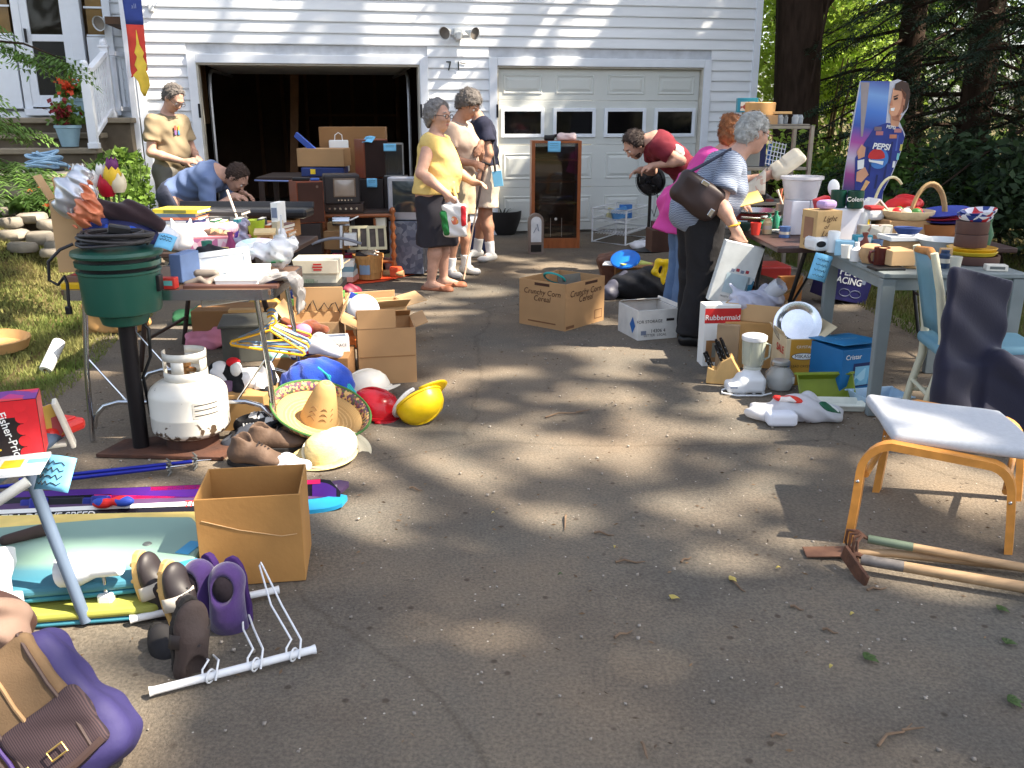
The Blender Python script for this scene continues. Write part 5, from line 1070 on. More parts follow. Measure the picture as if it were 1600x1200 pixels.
mb=MB().box((0,0,dm[2]/2),dm);mb.bd('box',M('toy_black',(34,24,26),.4),t,bv=.003);pnl(t,dm,'front',0,dm[2]*.86,dm[0],dm[2]*.28,M('toy_red',(214,36,46),.4))
pnl(t,dm,'front',dm[0]*.42,dm[2]*.5,dm[0]*.16,dm[2],M('toy_red'),eps=.0018)
for k in rn(5):
 l,r=ofc(dm,'front',dm[0]*.33,dm[2]*(.1+.2*k),.0022);mb=MB().la([(.016,0),(0,.0001)],n=14);mb.bd('scallop',M('toy_red'),t,loc=l,rot=r)
pnl(t,dm,'right',0,dm[2]*.5,dm[1],dm[2],M('toy_red'));pnl(t,dm,'top',0,0,dm[0],dm[1],pch('toy_top',[(190,40,120),(120,50,140),(240,190,60),(220,50,60)],18,.4))
l,r=ofc(dm,'front',-.005,dm[2]*.38,.003)
text('Binoculars',.045,t,l,(R(90),R(78),0),M('toy_yellow',(246,206,50),.4),bold=.012);l,r=ofc(dm,'front',.045,dm[2]*.40,.003);text('Fisher-Price',.030,t,l,(R(90),R(78),0),PAPER,bold=.01)
l,r=ofc(dm,'front',-.02,dm[2]*.86,.003);text('Little',.028,t,l,(R(90),0,0),PAPER,bold=.01)
q=PY(80,690,2.50);t=thg('picture_toy','cream plastic toy frame with orange picture beside the binoculars box','toy',q+Ve((-.01,0,-.01)),25);CR=M('cream_plastic',(222,214,196),.4)
mb=MB().box((-.05,0,.06),(.012,.05,.15),(0,-.25,0));mb.box((.05,0,.06),(.014,.06,.15),(0,-.25,0));mb.box((.0,0,.0),(.10,.05,.012));mb.bd('frame',CR,t,bv=.004);mb=MB().box((0,.01,.065),(.09,.01,.10),(0,-.25,0));mb.bd('picture',pch('toy_orange',[(232,160,60),(240,190,90),(200,90,90),(80,60,110)],22,.5),t)
q=PY(88,662,2.58);t=thg('red_toy','red plastic toy tray with raised rim on the slate table','toy',q+Ve((-.02,0,-.03)),-20);mb=MB().box((0,0,.02),(.15,.14,.04));mb.bd('tray',M('toy_red2',(224,52,44),.35),t,bv=.014);mb=MB().box((0,0,.042),(.11,.10,.008));mb.bd('rim',M('toy_red2'),t,bv=.003)
q=P(12,738,zt2);t=thg('magazine','white magazine with yellow and blue print on the slate table front','magazine',q+Ve((-.03,.02,.003)),16);mb=MB().box((0,0,.004),(.22,.15,.008));mb.bd('sheet',PAPER,t);pnl(t,(.22,.15,.008),'top',.03,0,.05,.06,M('toy_yellow'));pnl(t,(.22,.15,.008),'top',.09,.01,.05,.03,TAGB)
ptag('large light blue price tag hanging off the slate table',PY(84,740,2.28),.135,.095,(R(52),R(-6),R(-24)),.02,4)
q0=PY(-30,800,2.1);q1=PY(44,752,2.16);mb=MB().tu([q0,q1],.014,10);tag(mb.bd('grey_tube',M('tube_grey',(170,172,170),.4),sm=1),'pale grey tube leaning below the big price tag','tube')
#  bags at the bottom left corner
t=thg('backpack','purple and tan canvas backpack at the bottom left corner','backpack',(-.98,1.72,.02),0,rot=(R(-34),R(-30),R(26)));t.scale=(.92,.78,.92)
TAN=M('canvas_tan',(98,78,56),.9,var=.12,scale=14,bump=.15,bs=200);PURP=M('nylon_purple',(50,44,92),.7,var=.12,scale=8,bump=.1);DKB=M('leather_dark',(60,44,40),.6)
V,Q=soft([rbox((0,0,.20),(.145,.085,.19),.045,k=.03),rbox((.02,.0,.09),(.15,.10,.08),.05,k=.04)],res=.007,fo=.0035,ff=34);link('body',nmesh('body',V,Q),PURP,t)
V,Q=soft([rbox((-.015,-.085,.245),(.125,.030,.15),.02,k=.03)],res=.006,fo=.004,ff=36);pk=link('front_panel',nmesh('front_panel',V,Q),TAN,t)
V,Q=soft([rbox((.03,-.105,.13),(.105,.024,.085),.02,k=.02)],res=.006,fo=.004,ff=40);link('mesh_pocket',nmesh('mesh_pocket',V,Q),stripes('pocket_mesh',[(70,54,56),(44,34,40)],0,60,.9),t)
for x,m_ in ((-.10,DKB),(-.082,M('zip_purple',(70,50,110),.6)),(-.064,DKB),(.0,M('strap_lt',(150,120,86),.8)),(.09,DKB)):
 mb=MB().tu([(x,-.125,.06),(x+.004,-.121,.15),(x-.003,-.119,.25),(x,-.119,.34),(x,-.105,.395),(x,-.06,.40)],.0055,6);mb.bd('strap',m_,t,sm=1)
for x,z in ((-.06,.10),(.03,.10)):
 mb=MB().tu([(x-.02,-.15,z-.012),(x+.02,-.15,z-.012),(x+.02,-.152,z+.012),(x-.02,-.152,z+.012)],.003,6,closed=True);mb.bd('buckle',M('brass_bright',(206,170,96),.3,.9),t)
mb=MB().tu([(-.10,-.14,.055),(-.03,-.150,.05),(.05,-.150,.05),(.12,-.13,.06)],.010,6);mb.bd('lower_strap',DKB,t,sm=1)
mb=MB().tu([(-.03,.02,.41),(-.03,.04,.46),(.03,.04,.46),(.03,.02,.41)],.010,7);mb.bd('haul_loop',TAN,t,sm=1)
t=thg('leather_bag','dark brown leather bag with buckled straps in the bottom left corner','bag',(-1.36,1.86,0),0,rot=(R(0),R(10),R(20)))
V,Q=soft([rbox((0,0,.20),(.15,.11,.19),.08,k=.04),ell((0,-.03,.36),(.12,.09,.08),k=.05)],res=.008,fo=.006,ff=35);link('body',nmesh('body',V,Q),M('leather_brown',(70,48,42),.45,var=.2,scale=8),t)
V,Q=soft([cap((-.05,-.1,.42),(.12,-.1,.36),.035,.03,k=.03),cap((.10,-.1,.38),(.13,-.10,.26),.03,.02,k=.03),cap((.06,-.1,.44),(.12,-.06,.40),.03,k=.03)],res=.006,fo=.005,ff=55);link('strap',nmesh('strap',V,Q),M('strap_taupe',(120,98,86),.8),t)
for x,z in ((.06,.28),(.07,.24),(.02,.34)):
 mb=MB().box((x,-.135,z),(.03,.008,.02));mb.bd('buckle',M('brass_bright'),t,bv=.003)
 #  under and beside the tables at the left
q=P(82,556,.09);t=thg('paper_roll','white paper towel roll lying on the lawn','paper roll',q,0,rot=(R(-52),0,R(-6)));mb=MB().la([(.014,-.11),(.036,-.11),(.038,-.105),(.038,.105),(.036,.11),(.014,.11),(.014,-.11)],n=24);mb.bd('roll',PAPER,t,sm=40);mb=MB().la([(.013,-.111),(.013,.111)],n=18);mb.bd('core',CARD,t,sm=40)
mb=MB();q=PY(-26,488,5.6);q.z=terrain(q.x,q.y);mb.la([(0,.02),(.24,.03),(.27,.10),(.26,.105),(.22,.05),(0,.04)],n=16,sx=.95,sy=.6);tag(mb.bd('straw_tray',M('straw_tray',(206,160,104),.8,var=.15,scale=8),sm=40,loc=q,rot=(.15,0,.3)),'shallow tan wooden tray on the lawn at the left edge','tray')
q=P(172,522);lump('paper_bag','crumpled brown paper bag on the ground behind the cooker','paper bag',M('kraft_paper',(196,150,92),.85,var=.12,scale=9),[rbox((0,0,.11),(.19,.12,.11),.03,k=.03),ell((-.12,0,.14),(.08,.10,.08),k=.03)],q+Ve((.02,.1,0)),res=.011,fo=.016,ff=32)
sbox('brown_carton','low brown carton under the book table','box',(300,486,420,520),5.9,.3,CARDD,3)
t,dm=sbox('dark_crate','dark grey plastic crate under the folding table','crate',(342,512,416,566),4.75,.3,M('crate_grey',(86,86,80),.6,var=.15),12)
mb=MB().box((0,0,dm[2]+.008),(dm[0]+.03,dm[1]+.03,.016));mb.bd('rim',M('crate_grey'),t,bv=.004)
q=PY(395,480,5.3);q.z=.22;mb=MB().box((0,0,.01),(.22,.07,.02),(0,0,.1));tag(mb.bd('wooden_offcut',WOODL,loc=PY(385,487,5.75),bv=.003),'short pale wooden offcut on the carton under the table','offcut')
def hanger(lbl,q,rot,col):
 pts=[(-.19,0,0),(-.185,0,.012),(-.02,0,.085),(0,0,.095),(.02,0,.085),(.185,0,.012),(.19,0,0),(.185,0,-.008),(-.185,0,-.008)]
 t=thg('coat_hanger',lbl,'hanger',q,0,'plastic hangers under the table',rot);mb=MB().tu(pts,.0065,8,closed=True);mb.bd('frame',col,t,sm=1);mb=MB().tu([(0,0,.09),(0,0,.12)]+[(.025*mc(a)-.0,0,.145+.025*ms(a)) for a in nls(-1.57,2.6,10)],.0055,8);mb.bd('hook',col,t,sm=1); return t
HY=M('hanger_yellow',(236,180,40),.4);HB=M('hanger_blue',(132,160,190),.4)
for i,(dx,dz,yw,m_,lab) in en([(0,0,-6,HY,'front yellow plastic hanger hanging over the crate'),(.012,.012,-2,HB,'pale blue hanger just behind the front yellow one'),(.02,.02,2,HY,'second yellow hanger from the front'),(.03,.03,6,HB,'pale blue hanger third from the back of the hangers'),(.035,.042,-8,HB,'rear pale blue hanger of the bunch'),(.04,.05,9,HY,'rearmost yellow hanger of the bunch')]):
 hanger(lab,PY(424,545,4.42+.035*i)+Ve((dx-.02,0,dz)),(R(-14+3*i),R(8-2*i),R(yw+4)),m_)
A=P(520,562);t=ctn('cardboard box of stuffed animals with black handwriting on its flap',PY(488,560,5.)+Ve((0,.16,0)),(.30,.30,.21),4,CARDL,[('back',-4,.15),('right',20,.12),('left',35,.1)],flen=.1)
mb=MB().tu([(-.12+.022*i,.1445-.008,.245+.03*ms(i*2.1)+.012*ms(i*5)) for i in rn(12)],.0035,5);mb.bd('handwriting',INK,t)
q=PY(468,528,4.98);t=thg('plush_bear','brown and pink plush bear lying in the box of stuffed animals','plush toy',q)
V,Q=soft([ell((.06,.03,.05),(.06,.05,.05),k=.02),cap((.1,.0,.06),(.15,-.01,.05),.025,k=.02),cap((-.02,0,.07),(-.08,0,.10),.022,k=.02),ell((-.1,.02,.06),(.04,.04,.04),k=.02),cap((.05,-.03,.0),(.09,-.04,-.05),.026,k=.02)],res=.007,fo=.002,ff=120);link('body',nmesh('body',V,Q),M('plush_brown',(128,70,44),.95,sheen=.4),t)
V,Q=soft([ell((.03,-.03,.05),(.05,.04,.04),k=.02),ell((-.05,-.02,.05),(.035,.03,.03),k=.02)],res=.007);link('vest',nmesh('vest',V,Q),M('plush_pink',(236,128,170),.9),t)
q=PY(455,562,4.78);lump('mint_plush','mint green and orange soft toys on the ground by the hangers','plush toy',pch('mint_mix',[(160,214,190),(170,220,196),(150,206,186),(232,130,60)],9,.9),[ell((-.06,0,.03),(.06,.05,.04),k=.03),ell((.05,0,.03),(.07,.05,.035),k=.03)],q+Ve((-.02,0,-.01)),res=.008,fo=.004,ff=60)
t,dm=sbox('printed_white_box','flat white box with dark print leaning by the stuffed animals','box',(500,528,543,552),4.85,.10,PAPER,14);pnl(t,dm,'top',0,0,dm[0]*.8,dm[1]*.5,M('grey_print'));btext(t,dm,'front','PARK PLACE',.022,0,dm[2]*.5,INK)
q=PY(368,606,4.35);t=thg('cow_plush','black and white plush cow with red cap under the folding table','plush toy',q)
def cowmat():
 m=pch('cow_patches',[(232,232,232),(24,24,28),(230,230,230),(26,26,30)],9,.95); return m
V,Q=soft([ell((.08,.02,.04),(.14,.07,.06),k=.04),ell((-.07,0,.09),(.06,.05,.05),k=.03),cap((-.02,0,.05),(-.11,-.02,.02),.03,k=.03),cap((.02,-.05,.02),(.05,-.10,.0),.03,k=.02),cap((.14,-.05,.02),(.18,-.08,.0),.03,k=.02),ell((.17,.0,.09),(.035,.03,.06),k=.02)],res=.007,fo=.002,ff=90);link('body',nmesh('body',V,Q),cowmat(),t)
V,Q=soft([ell((-.0,0,.135),(.035,.03,.025),k=.02)],res=.006);link('cap',nmesh('cap',V,Q),M('felt_red',(214,30,40),.9),t)
V,Q=soft([ell((.015,-.01,.10),(.03,.03,.045),k=.02)],res=.006);link('muzzle',nmesh('muzzle',V,Q),M('plush_white'),t)
q=PY(345,618,4.3);lump('plum_cloth','plum coloured cloth bundle under the plush cow','cloth',M('cloth_plum',(110,84,110),.9),[ell((0,0,.03),(.10,.07,.05),k=.03),ell((-.06,0,.06),(.05,.05,.05),k=.03)],q,res=.010,fo=.007,ff=45)
sbox('sand_carton','sand-coloured carton behind the shoes under the table','box',(346,618,420,688),4.18,.24,M('carton_sand',(176,138,88),.85),-3)
sbox('low_box','low brown carton under the towels behind the blue blanket','box',(428,560,545,622),4.72,.3,CARDD,2)
q=PY(490,556,4.72);lump('striped_towel','white towel with red and navy print behind the blue blanket','towel',pch('towel_print',[(230,228,230),(228,226,228),(206,50,60),(232,230,232),(50,60,110),(230,190,190)],13,.9),[cap((-.10,0,.03),(.04,.02,.07),.045,.05,k=.05),cap((.04,.0,.06),(.14,-.02,.02),.045,.03,k=.05)],q,res=.010,fo=.006,ff=40)
q=PY(498,612,4.45);lump('blue_blanket','bright royal blue fringed blanket heaped behind the sombrero','blanket',M('blanket_blue',(24,66,170),.9,var=.25,scale=10,bump=.3,bs=120,sheen=.3),[ell((0,0,.06),(.17,.12,.12),k=.05),ell((-.1,0,.03),(.10,.10,.08),k=.05),ell((.09,.0,.03),(.09,.09,.08),k=.05)],q,res=.010,fo=.006,ff=55)
t=thg('teal_fringe','teal knotted fringe hanging over the blue blanket','fringe',q)
for i in rn(9):
 mb=MB();x=.05+.013*i;mb.tu([(x-.03,-.07+.004*i,.15-.006*i),(x+.02,-.10+.006*i,.12-.009*i),(x+.05,-.105+.008*i,.06-.008*i)],.006,6);mb.bd('strand',M('fringe_teal',(40,160,170),.8),t,sm=1)
STRAW=stripes('straw',[(204,168,112),(176,140,88)],2,90,.85,.45,1.5,True);
t=thg('sombrero','straw sombrero with tall crown and embroidered upturned brim','hat',PY(498,656,4.12),0,None,(R(13),R(17),R(0)))
mb=MB().la([(.092,.004),(.086,.04),(.072,.10),(.055,.16),(.042,.20),(.026,.216),(0,.22)],n=36);mb.bd('crown',STRAW,t,sm=60)
mb=MB().la([(.09,.006),(.13,0),(.175,.008),(.207,.028)],n=44);mb.bd('brim',STRAW,t,sm=60,solid=.004)
EMB=pch('embroidery',[(104,70,96),(196,160,100),(80,96,70),(140,84,84),(206,172,116),(96,74,90)],90,.9,bump=.4)
mb=MB().la([(.208,.028),(.226,.048),(.240,.070)],n=44);mb.bd('brim_embroidery',EMB,t,sm=60,solid=.005)
mb=MB().tu([(.241*mc(a),.241*ms(a),.069) for a in nls(0,6.283,49)[:-1]],.006,6,closed=True);mb.bd('edge_binding',M('binding_green',(70,112,56),.8),t,sm=1)
for k in rn(3):
 mb=MB().tu([((.0905-.05*s)*mc(a),(.0905-.05*s)*ms(a),.05+.025*k+.012*ms(a*9)) for a in nls(-2.3,-.6,22) for s in (.15+.12*k,)],.0022,5);mb.bd('crown_stitching',M('stitch_brown',(130,96,60),.9),t)
t=thg('panama_hat','cream straw hat with wide dark band leaning on the other hat','hat',PY(526,708,3.86),0,None,rotdir((.6,-.5,-.3),(.5,-.55,.66)));CRM=M('straw_cream',(232,220,188),.8,var=.06,scale=20,bump=.25,bs=120)
mb=MB().la([(.085,0),(.084,.04),(.078,.08),(.062,.105),(.03,.112),(0,.104)],n=36,sy=1.15);mb.bd('crown',CRM,t,sm=60)
mb=MB().la([(.087,.004),(.0865,.034)],n=36,sy=1.15);mb.bd('band',M('hat_band',(86,68,64),.7),t,sm=60)
mb=MB().la([(.084,.0),(.11,-.004),(.135,.004),(.147,.016)],n=40,sy=1.12);mb.bd('brim',CRM,t,sm=60,solid=.004)
t=thg('woven_hat','pale yellow woven straw hat lying on the ground beside the boots','hat',P(502,728)+Ve((0,.07,.012)),0,None,(R(6),R(-4),0))
STR2=M('straw_yellow',(222,198,138),.85,var=.14,scale=30,bump=.5,bs=90,strc=(1,1,6))
mb=MB().la([(.080,0),(.082,.05),(.074,.085),(.045,.108),(0,.112)],n=36);mb.bd('crown',STR2,t,sm=60);mb=MB().la([(.08,.0),(.11,-.004),(.145,.012)],n=40,sx=1.05);mb.bd('brim',STR2,t,sm=60,solid=.004)
shoe('hiking_boot','brown leather hiking boot nearest the straw hats',P(398,738)+Ve((0,.06,.014)),rotdir((.96,-.25,0),(0,0,1)),.29,.105,.105,BRN,SOLEB,boot=.05,laces=M('lace_dark',(40,32,30),.8),grp='hiking boots')
shoe('hiking_boot','brown leather hiking boot behind its mate',P(430,716)+Ve((-.02,.10,.014)),rotdir((.9,.1,0),(0,0,1)),.28,.10,.10,BRN,SOLEB,boot=.04,laces=M('lace_dark'),grp='hiking boots')
shoe('dark_sneaker','dark blue-grey sneaker leaning on the shoe heap',PY(392,690,4.),rotdir((.7,.3,.35),(-.3,0,1)),.27,.10,.09,M('shoe_slate',(56,60,70),.7,var=.2),SOLEB,laces=M('lace_grey',(150,150,150),.8),grp='dark shoes in the heap')
shoe('dark_sneaker','black patterned sneaker at the top of the shoe heap',PY(408,668,4.08),rotdir((.8,-.2,.25),(0,-.3,1)),.26,.10,.09,pch('shoe_pattern',[(26,26,30),(24,24,28),(30,30,34),(190,190,190)],40,.7),SOLEB,laces=M('lace_grey'),grp='dark shoes in the heap')
shoe('dark_sneaker','dark shoe at the left of the shoe heap',PY(372,700,4.),rotdir((.3,-.8,.1),(.2,0,1)),.26,.095,.085,M('shoe_char',(46,44,46),.7),SOLEB,grp='dark shoes in the heap')
q=P(452,738)+Ve((0,.02,.0));lump('white_socks','balled white socks on the ground before the woven hat','socks',M('sock_white',(214,214,220),.95),[cap((-.07,0,.03),(0,0,.035),.028,k=.02),cap((0,0,.035),(.07,.01,.02),.026,k=.02),ell((-.02,.02,.05),(.04,.03,.025),k=.02)],q,res=.007,fo=.004,ff=70)
def hardhat(lbl,c,rot,mat,inner=False):
 t=thg('hard_hat',lbl,'hard hat',c,0,'hard hats on the drive',rot);mb=MB().la([(.118,0),(.119,.03),(.112,.07),(.09,.105),(.055,.128),(0,.136)],n=32,sx=1.15);mb.bd('shell',mat,t,sm=60)
 mb=MB().grid( lambda u,v:Ve((mc(-1.2+2.4*u)*(.135+.055*v*mc(-1.2+2.4*u)),ms(-1.2+2.4*u)*(.118+.02*v),.004-.012*v)),16,4);mb.bd('visor',mat,t,sm=1,solid=.005)
 mb=MB().la([(.117,-.002),(.126,0),(.126,.012),(.119,.014)],n=32,sx=1.15);mb.bd('rim',mat,t,sm=50)
 mb=MB().tu([(-.135+.27*i/12,0,.137*ms(math.acos(max(-1,min(1,(-1+2*i/12)))))**.9+.002) for i in rn(13)],.007,6);mb.bd('ridge',mat,t,sm=1)
 if inner:mb=MB().tu([(.09*mc(a)-.06,.09*ms(a),-.02-.03*mc(a)) for a in nls(.6,5.6,18)],.012,6);mb.bd('head_band',M('band_clear',(220,220,220),.3,alpha=.8),t,sm=1)
 return t
hardhat('yellow hard hat tipped on its side on the open drive',P(660,668)+Ve((-.03,.10,.115)),rotdir((.85,.1,.5),(.35,-.55,-.75)),M('hat_yellow',(226,188,20),.35,var=.12,scale=14),True).scale=(.92,.92,.92)
hardhat('glossy red hard hat beside the sombrero',P(580,660)+Ve((.0,.10,.012)),(R(-4),R(6),R(-14)),M('hat_red',(176,22,34),.22,var=.04))
hardhat('white hard hat behind the red one',P(575,632)+Ve((-.01,.08,.03)),(R(-18),R(-12),R(30)),M('hat_white',(230,222,206),.3))
#  big open cartons right of the tables
A,B=P(562,603),P(650,598);c=(A+B)/2;wv=B-A;rzc=math.degrees(math.atan2(wv.y,wv.x));w_=wv.length
h_=PY(606,514,c.y).z
t=ctn('large cardboard box with raised flaps nearest the hard hats',c+Ve((-.03,.17,0)),(w_*1.02,.33,h_),rzc,CARD,[('front',-3,.11,.66,-.055),('left',62,.10),('back',-60,.1),('right',70,.08)])
mb=MB().box((0,-.167,h_*.5),(w_*.98,.003,.004));mb.bd('fold_line',CARDD,t)
c=PY(590,528,5.5);t=ctn('open cardboard box with flaps out behind the large box',P(585,545)+Ve((-.02,.25,0)),(.36,.36,.26),20,CARDL,[('front',62,.16),('right',78,.15),('left',66,.12),('back',-10,.05)])
q=PY(572,486,5.72);t=thg('white_helmet','white helmet with pale lining lying in the open box','helmet',q+Ve((-.02,0,-.01)),0,None,(R(58),R(18),0));mb=MB().la([(.105,0),(.108,.04),(.10,.08),(.075,.115),(0,.135)],n=28);mb.bd('shell',M('helmet_white',(230,232,236),.25),t,sm=60);mb=MB().la([(.106,0),(.086,.006),(.08,.03),(.05,.06),(0,.07)],n=28);mb.bd('lining',M('lining_tan',(178,166,128),.9),t,sm=60);mb=MB().tu([(.1*mc(a),.1*ms(a),-.01-.03*ms(a*2)) for a in nls(-.6,1.5,10)],.004,6);mb.bd('strap',M('slate_blue'),t)
q=PY(550,484,5.75);t=thg('green_packet','green and blue packet standing in the open box','packet',q,18);mb=MB().box((0,0,.05),(.06,.02,.13),(0,.25,0));mb.bd('packet',pch('pkt_green',[(30,130,80),(40,60,150),(200,220,200),(30,130,80)],26,.4),t,bv=.003)
#  white printed boxes on a carton
t,dm=sbox('low_carton','brown carton carrying the stacked game boxes','box',(452,478,525,520),6.25,.34,CARD,2)
t,dm=sbox('game_box','flat blue game box with round print under the white boxes','box',(450,456,520,468),6.15,.34,M('game_blue',(40,60,130),.4),1)
for k in rn(3):
 l,r=ofc(dm,'front',-dm[0]*.36+dm[0]*.16*k,dm[2]*.5,.002);mb=MB().la([(dm[2]*.22,0),(0,.0002)],n=14);mb.bd('dot',M('dot_pink',(236,200,200),.5),t,loc=l,rot=r)
pnl(t,dm,'front',dm[0]*.32,dm[2]*.5,dm[0]*.3,dm[2]*.9,pch('game_art',[(200,50,70),(50,40,140),(220,200,90),(60,30,100)],20,.4))
sbox('game_box','flat green game box at the bottom of the pile','box',(449,468,524,478),6.12,.36,M('game_green',(110,170,90),.45),-2)
sbox('black_binder','black binder on the blue game box','binder',(455,447,530,457),6.18,.36,BLKP,3)
t,dm=flatbox('lower white printed shoe box on the game boxes',(457,428,525,448),6.3,.26,M('box_ivory',(222,216,196),.7),3);pnl(t,dm,'front',-.05,dm[2]*.45,dm[0]*.3,dm[2]*.3,M('pale_green',(190,200,170),.7));btext(t,dm,'front','Herbal',.03,-.02,dm[2]*.4,M('pale_olive',(150,160,130),.7))
t,dm=flatbox('upper white printed box with red emblem on the shoe box',(455,407,527,428),6.28,.27,M('box_ivory'),2,lid=False)
for k in rn(3):
 l,r=ofc(dm,'front',.02,dm[2]*(.3+.2*k),.002);mb=MB().box((0,0,0),(.07-.012*(k!=1),.011,.001));mb.bd('emblem',REDP,t,loc=l,rot=r)
btext(t,dm,'top','Nuts',.05,.03,-.02,M('red_pale',(220,120,110),.7))
ctn('brown open carton behind the white printed boxes',PY(478,432,7.)+Ve((0,.15,-.22)),(.42,.3,.26),-4,CARDL,[('front',40,.08),('right',60,.1)])
MATO=M('mat_orange',(230,84,44),.7,var=.1,scale=10)
a=[P(540,446,.004),P(600,440,.004),P(668,424,.004),P(664,410,.004),P(560,412,.004),P(530,430,.004)];c=sum(a,Ve())/6;mb=MB().prism([(p.x-c.x,p.y-c.y) for p in a],.004,.012);tag(mb.bd('orange_mat',MATO,loc=(c.x,c.y,0),bv=.004),'bright orange cloth mat spread on the drive','mat')
q=P(573,440,.012);t=thg('bushel_basket','wooden bushel basket with a grey tag on the orange mat','basket',q+Ve((0,.14,.012)));WB=M('basket_wood',(196,144,84),.7,var=.15,scale=10,strc=(6,6,1))
h=.215;
for i in rn(22):
 a=6.283*i/22;mb=MB();r0,r1=.115,.138;wd=.0165;x,y=mc(a),ms(a);tx,ty=-y,x
 mb.add([(x*r0+tx*wd*s+x*.004*e,y*r0+ty*wd*s+y*.004*e,0) for s in (-1,1) for e in (0,1)]+[(x*r1+tx*wd*1.15*s+x*.004*e,y*r1+ty*wd*1.15*s+y*.004*e,h) for s in (-1,1) for e in (0,1)],[(1,3,7,5),(0,4,6,2),(0,1,5,4),(2,6,7,3),(4,5,7,6),(0,2,3,1)]);mb.bd('stave',WB,t)
for z,r in ((.06,.126),(.195,.1415)):
 mb=MB().la([(r,z),(r+.006,z),(r+.006,z+.028),(r,z+.028)],n=28);mb.bd('hoop',WB,t,sm=30)
mb=MB().la([(0,.004),(.115,.004)],n=22);mb.bd('base',WB,t);mb=MB().grid( lambda u,v:Ve((.1345*ms(-.5+.75*u),-.1345*mc(-.5+.75*u),.05+.09*v)),6,2);mb.bd('tag',M('tag_greyblue',(140,164,190),.7),t)
t=thg('rope_coil','coil of white rope in the bushel basket','rope',q+Ve((0,.14,.2)))
mb=MB().tu([((.07+.02*ms(i*.7))*mc(i*.5)+.01,(.06)*ms(i*.5),.01+.035*abs(ms(i*.23))+.0006*i) for i in rn(60)],.007,6);mb.bd('rope',M('rope_white',(220,214,204),.8),t,sm=1)
lump('grey_gloves','grey work gloves on top of the bushel basket','gloves',M('glove_grey',(92,90,92),.8),[cap((-.08,0,.03),(.0,0,.05),.03,k=.02),cap((0,0,.05),(.04,-.02,.08),.018,k=.02)],q+Ve((-.01,.12,.2)),res=.008,fo=.004,ff=60)
q=P(622,428,.012);t=thg('plastic_tub','translucent plastic tub with pink contents on the orange mat','tub',q+Ve((0,.17,.012)));mb=MB().la([(0,.004),(.145,.004),(.165,.13),(.175,.135),(.175,.145),(.16,.145),(.142,.012),(0,.01)],n=30);mb.bd('tub',M('tub_milky',(226,214,214),.3,alpha=.8),t,sm=40);mb=MB().la([(0,.10),(.14,.10),(.13,.02),(0,.02)],n=26);mb.bd('contents',M('tub_pink',(226,120,112),.7),t,sm=40);mb=MB().la([(0,.172),(.10,.168),(.125,.155),(.165,.150),(.168,.144),(0,.144)],n=30);mb.bd('lid',M('lid_cream',(218,206,150),.5),t,sm=40)
q=P(600,434,.03);mb=MB().cyl((0,0,.045),(.19,.03,.045),.028,.028,16,caps=False);o=mb.bd('cardboard_tube',CARD,sm=1,solid=.004,loc=q,rot=(0,0,-.25));tag(o,'short cardboard tube lying on the orange mat','tube')
t,dm=sbox('orange_box','crumpled orange nylon bag beside the cardboard tube','bag',(608,418,628,434),8.35,.10,MATO,10,bv=.02)
for i,(y0,y1,col,lab) in en([(433,441,(226,150,130),'pink book at the bottom of the pile beside the bushel basket'),(425,433,(224,222,214),'white book second in the pile beside the bushel basket'),(417,425,(120,150,160),'blue-grey book third in the pile beside the bushel basket'),(409,417,(232,226,214),'cream book at the top of the pile beside the bushel basket')]):
 sbox('thin_book',lab,'book',(524+i,y0,554-i,y1),8.1,.2,M('tb_%d'%i,col,.6),4*i-6,bv=.002,grp='books beside the bushel basket')
 #  electronics before the open bay
def legs_table(lbl,x0,x1,Yf,d,z,mat,rz=0,name='table'):
 a=PY(x0,300,Yf);b=PY(x1,300,Yf);w_=abs(b.x-a.x);t=thg(name,lbl,'table',((a.x+b.x)/2,Yf+d/2,0),rz);mb=MB().box((0,0,z-.015),(w_,d,.03));mb.bd('top',mat,t,bv=.005)
 for sx in (-1,1):
  for sy in (-1,1):mb=MB().box((sx*(w_/2-.04),sy*(d/2-.04),(z-.03)/2),(.05,.05,z-.032));mb.bd('leg',mat,t,bv=.004)
 return t
legs_table('dark wooden table in the mouth of the open garage bay',400,600,9.3,.8,.90,M('dark_wood',(58,44,38),.5),3)
sbox('black_cabinet','tall black cabinet under the brown loudspeaker','cabinet',(458,350,502,448),8.02,.3,M('cab_black',(36,28,28),.5),8)
b,w_,h=fit(448,284,502,350,8.)
t=thg('loudspeaker','brown wooden loudspeaker with dark grille on the black cabinet','loudspeaker',b+Ve((0,.17,0)),28);mb=MB().box((0,0,h/2),(.24,.26,h));mb.bd('cabinet',M('speaker_wood',(128,62,36),.4,var=.15,scale=5,strc=(6,6,1)),t,bv=.004);mb=MB().box((0,-.137,h/2),(.225,.012,h-.02));mb.bd('grille',M('grille_cloth',(60,36,28),.9,bump=.2,bs=300),t,bv=.004)
mb=MB().la([(.012,0),(0,.0005)],n=12);mb.bd('badge',M('badge_grey',(120,100,90),.3,.8),t,loc=(.06,-.1445,h*.87),rot=(R(90),0,0))
q=PY(475,283,8.1);t=thg('remote_control','black and blue remote lying on the brown loudspeaker','remote control',q+Ve((0,.02,.002)),8);mb=MB().box((-.03,0,.015),(.15,.06,.03));mb.bd('shell',BLKP,t,bv=.008);mb=MB().box((.09,0,.012),(.08,.05,.022));mb.bd('blue_end',M('remote_blue',(50,90,170),.4),t,bv=.008)
a=PY(398,282,8.6);b=PY(452,283,8.3);mb=MB().tu([a,b],.007,8);tag(mb.bd('blue_rod',M('rod_blue',(140,160,220),.3),sm=1),'thin pale blue rod resting on the loudspeaker','rod')
b,w_,h=fit(506,330,612,392,8.5);BW=M('spindle_wood',(140,82,46),.4,var=.2,scale=8)
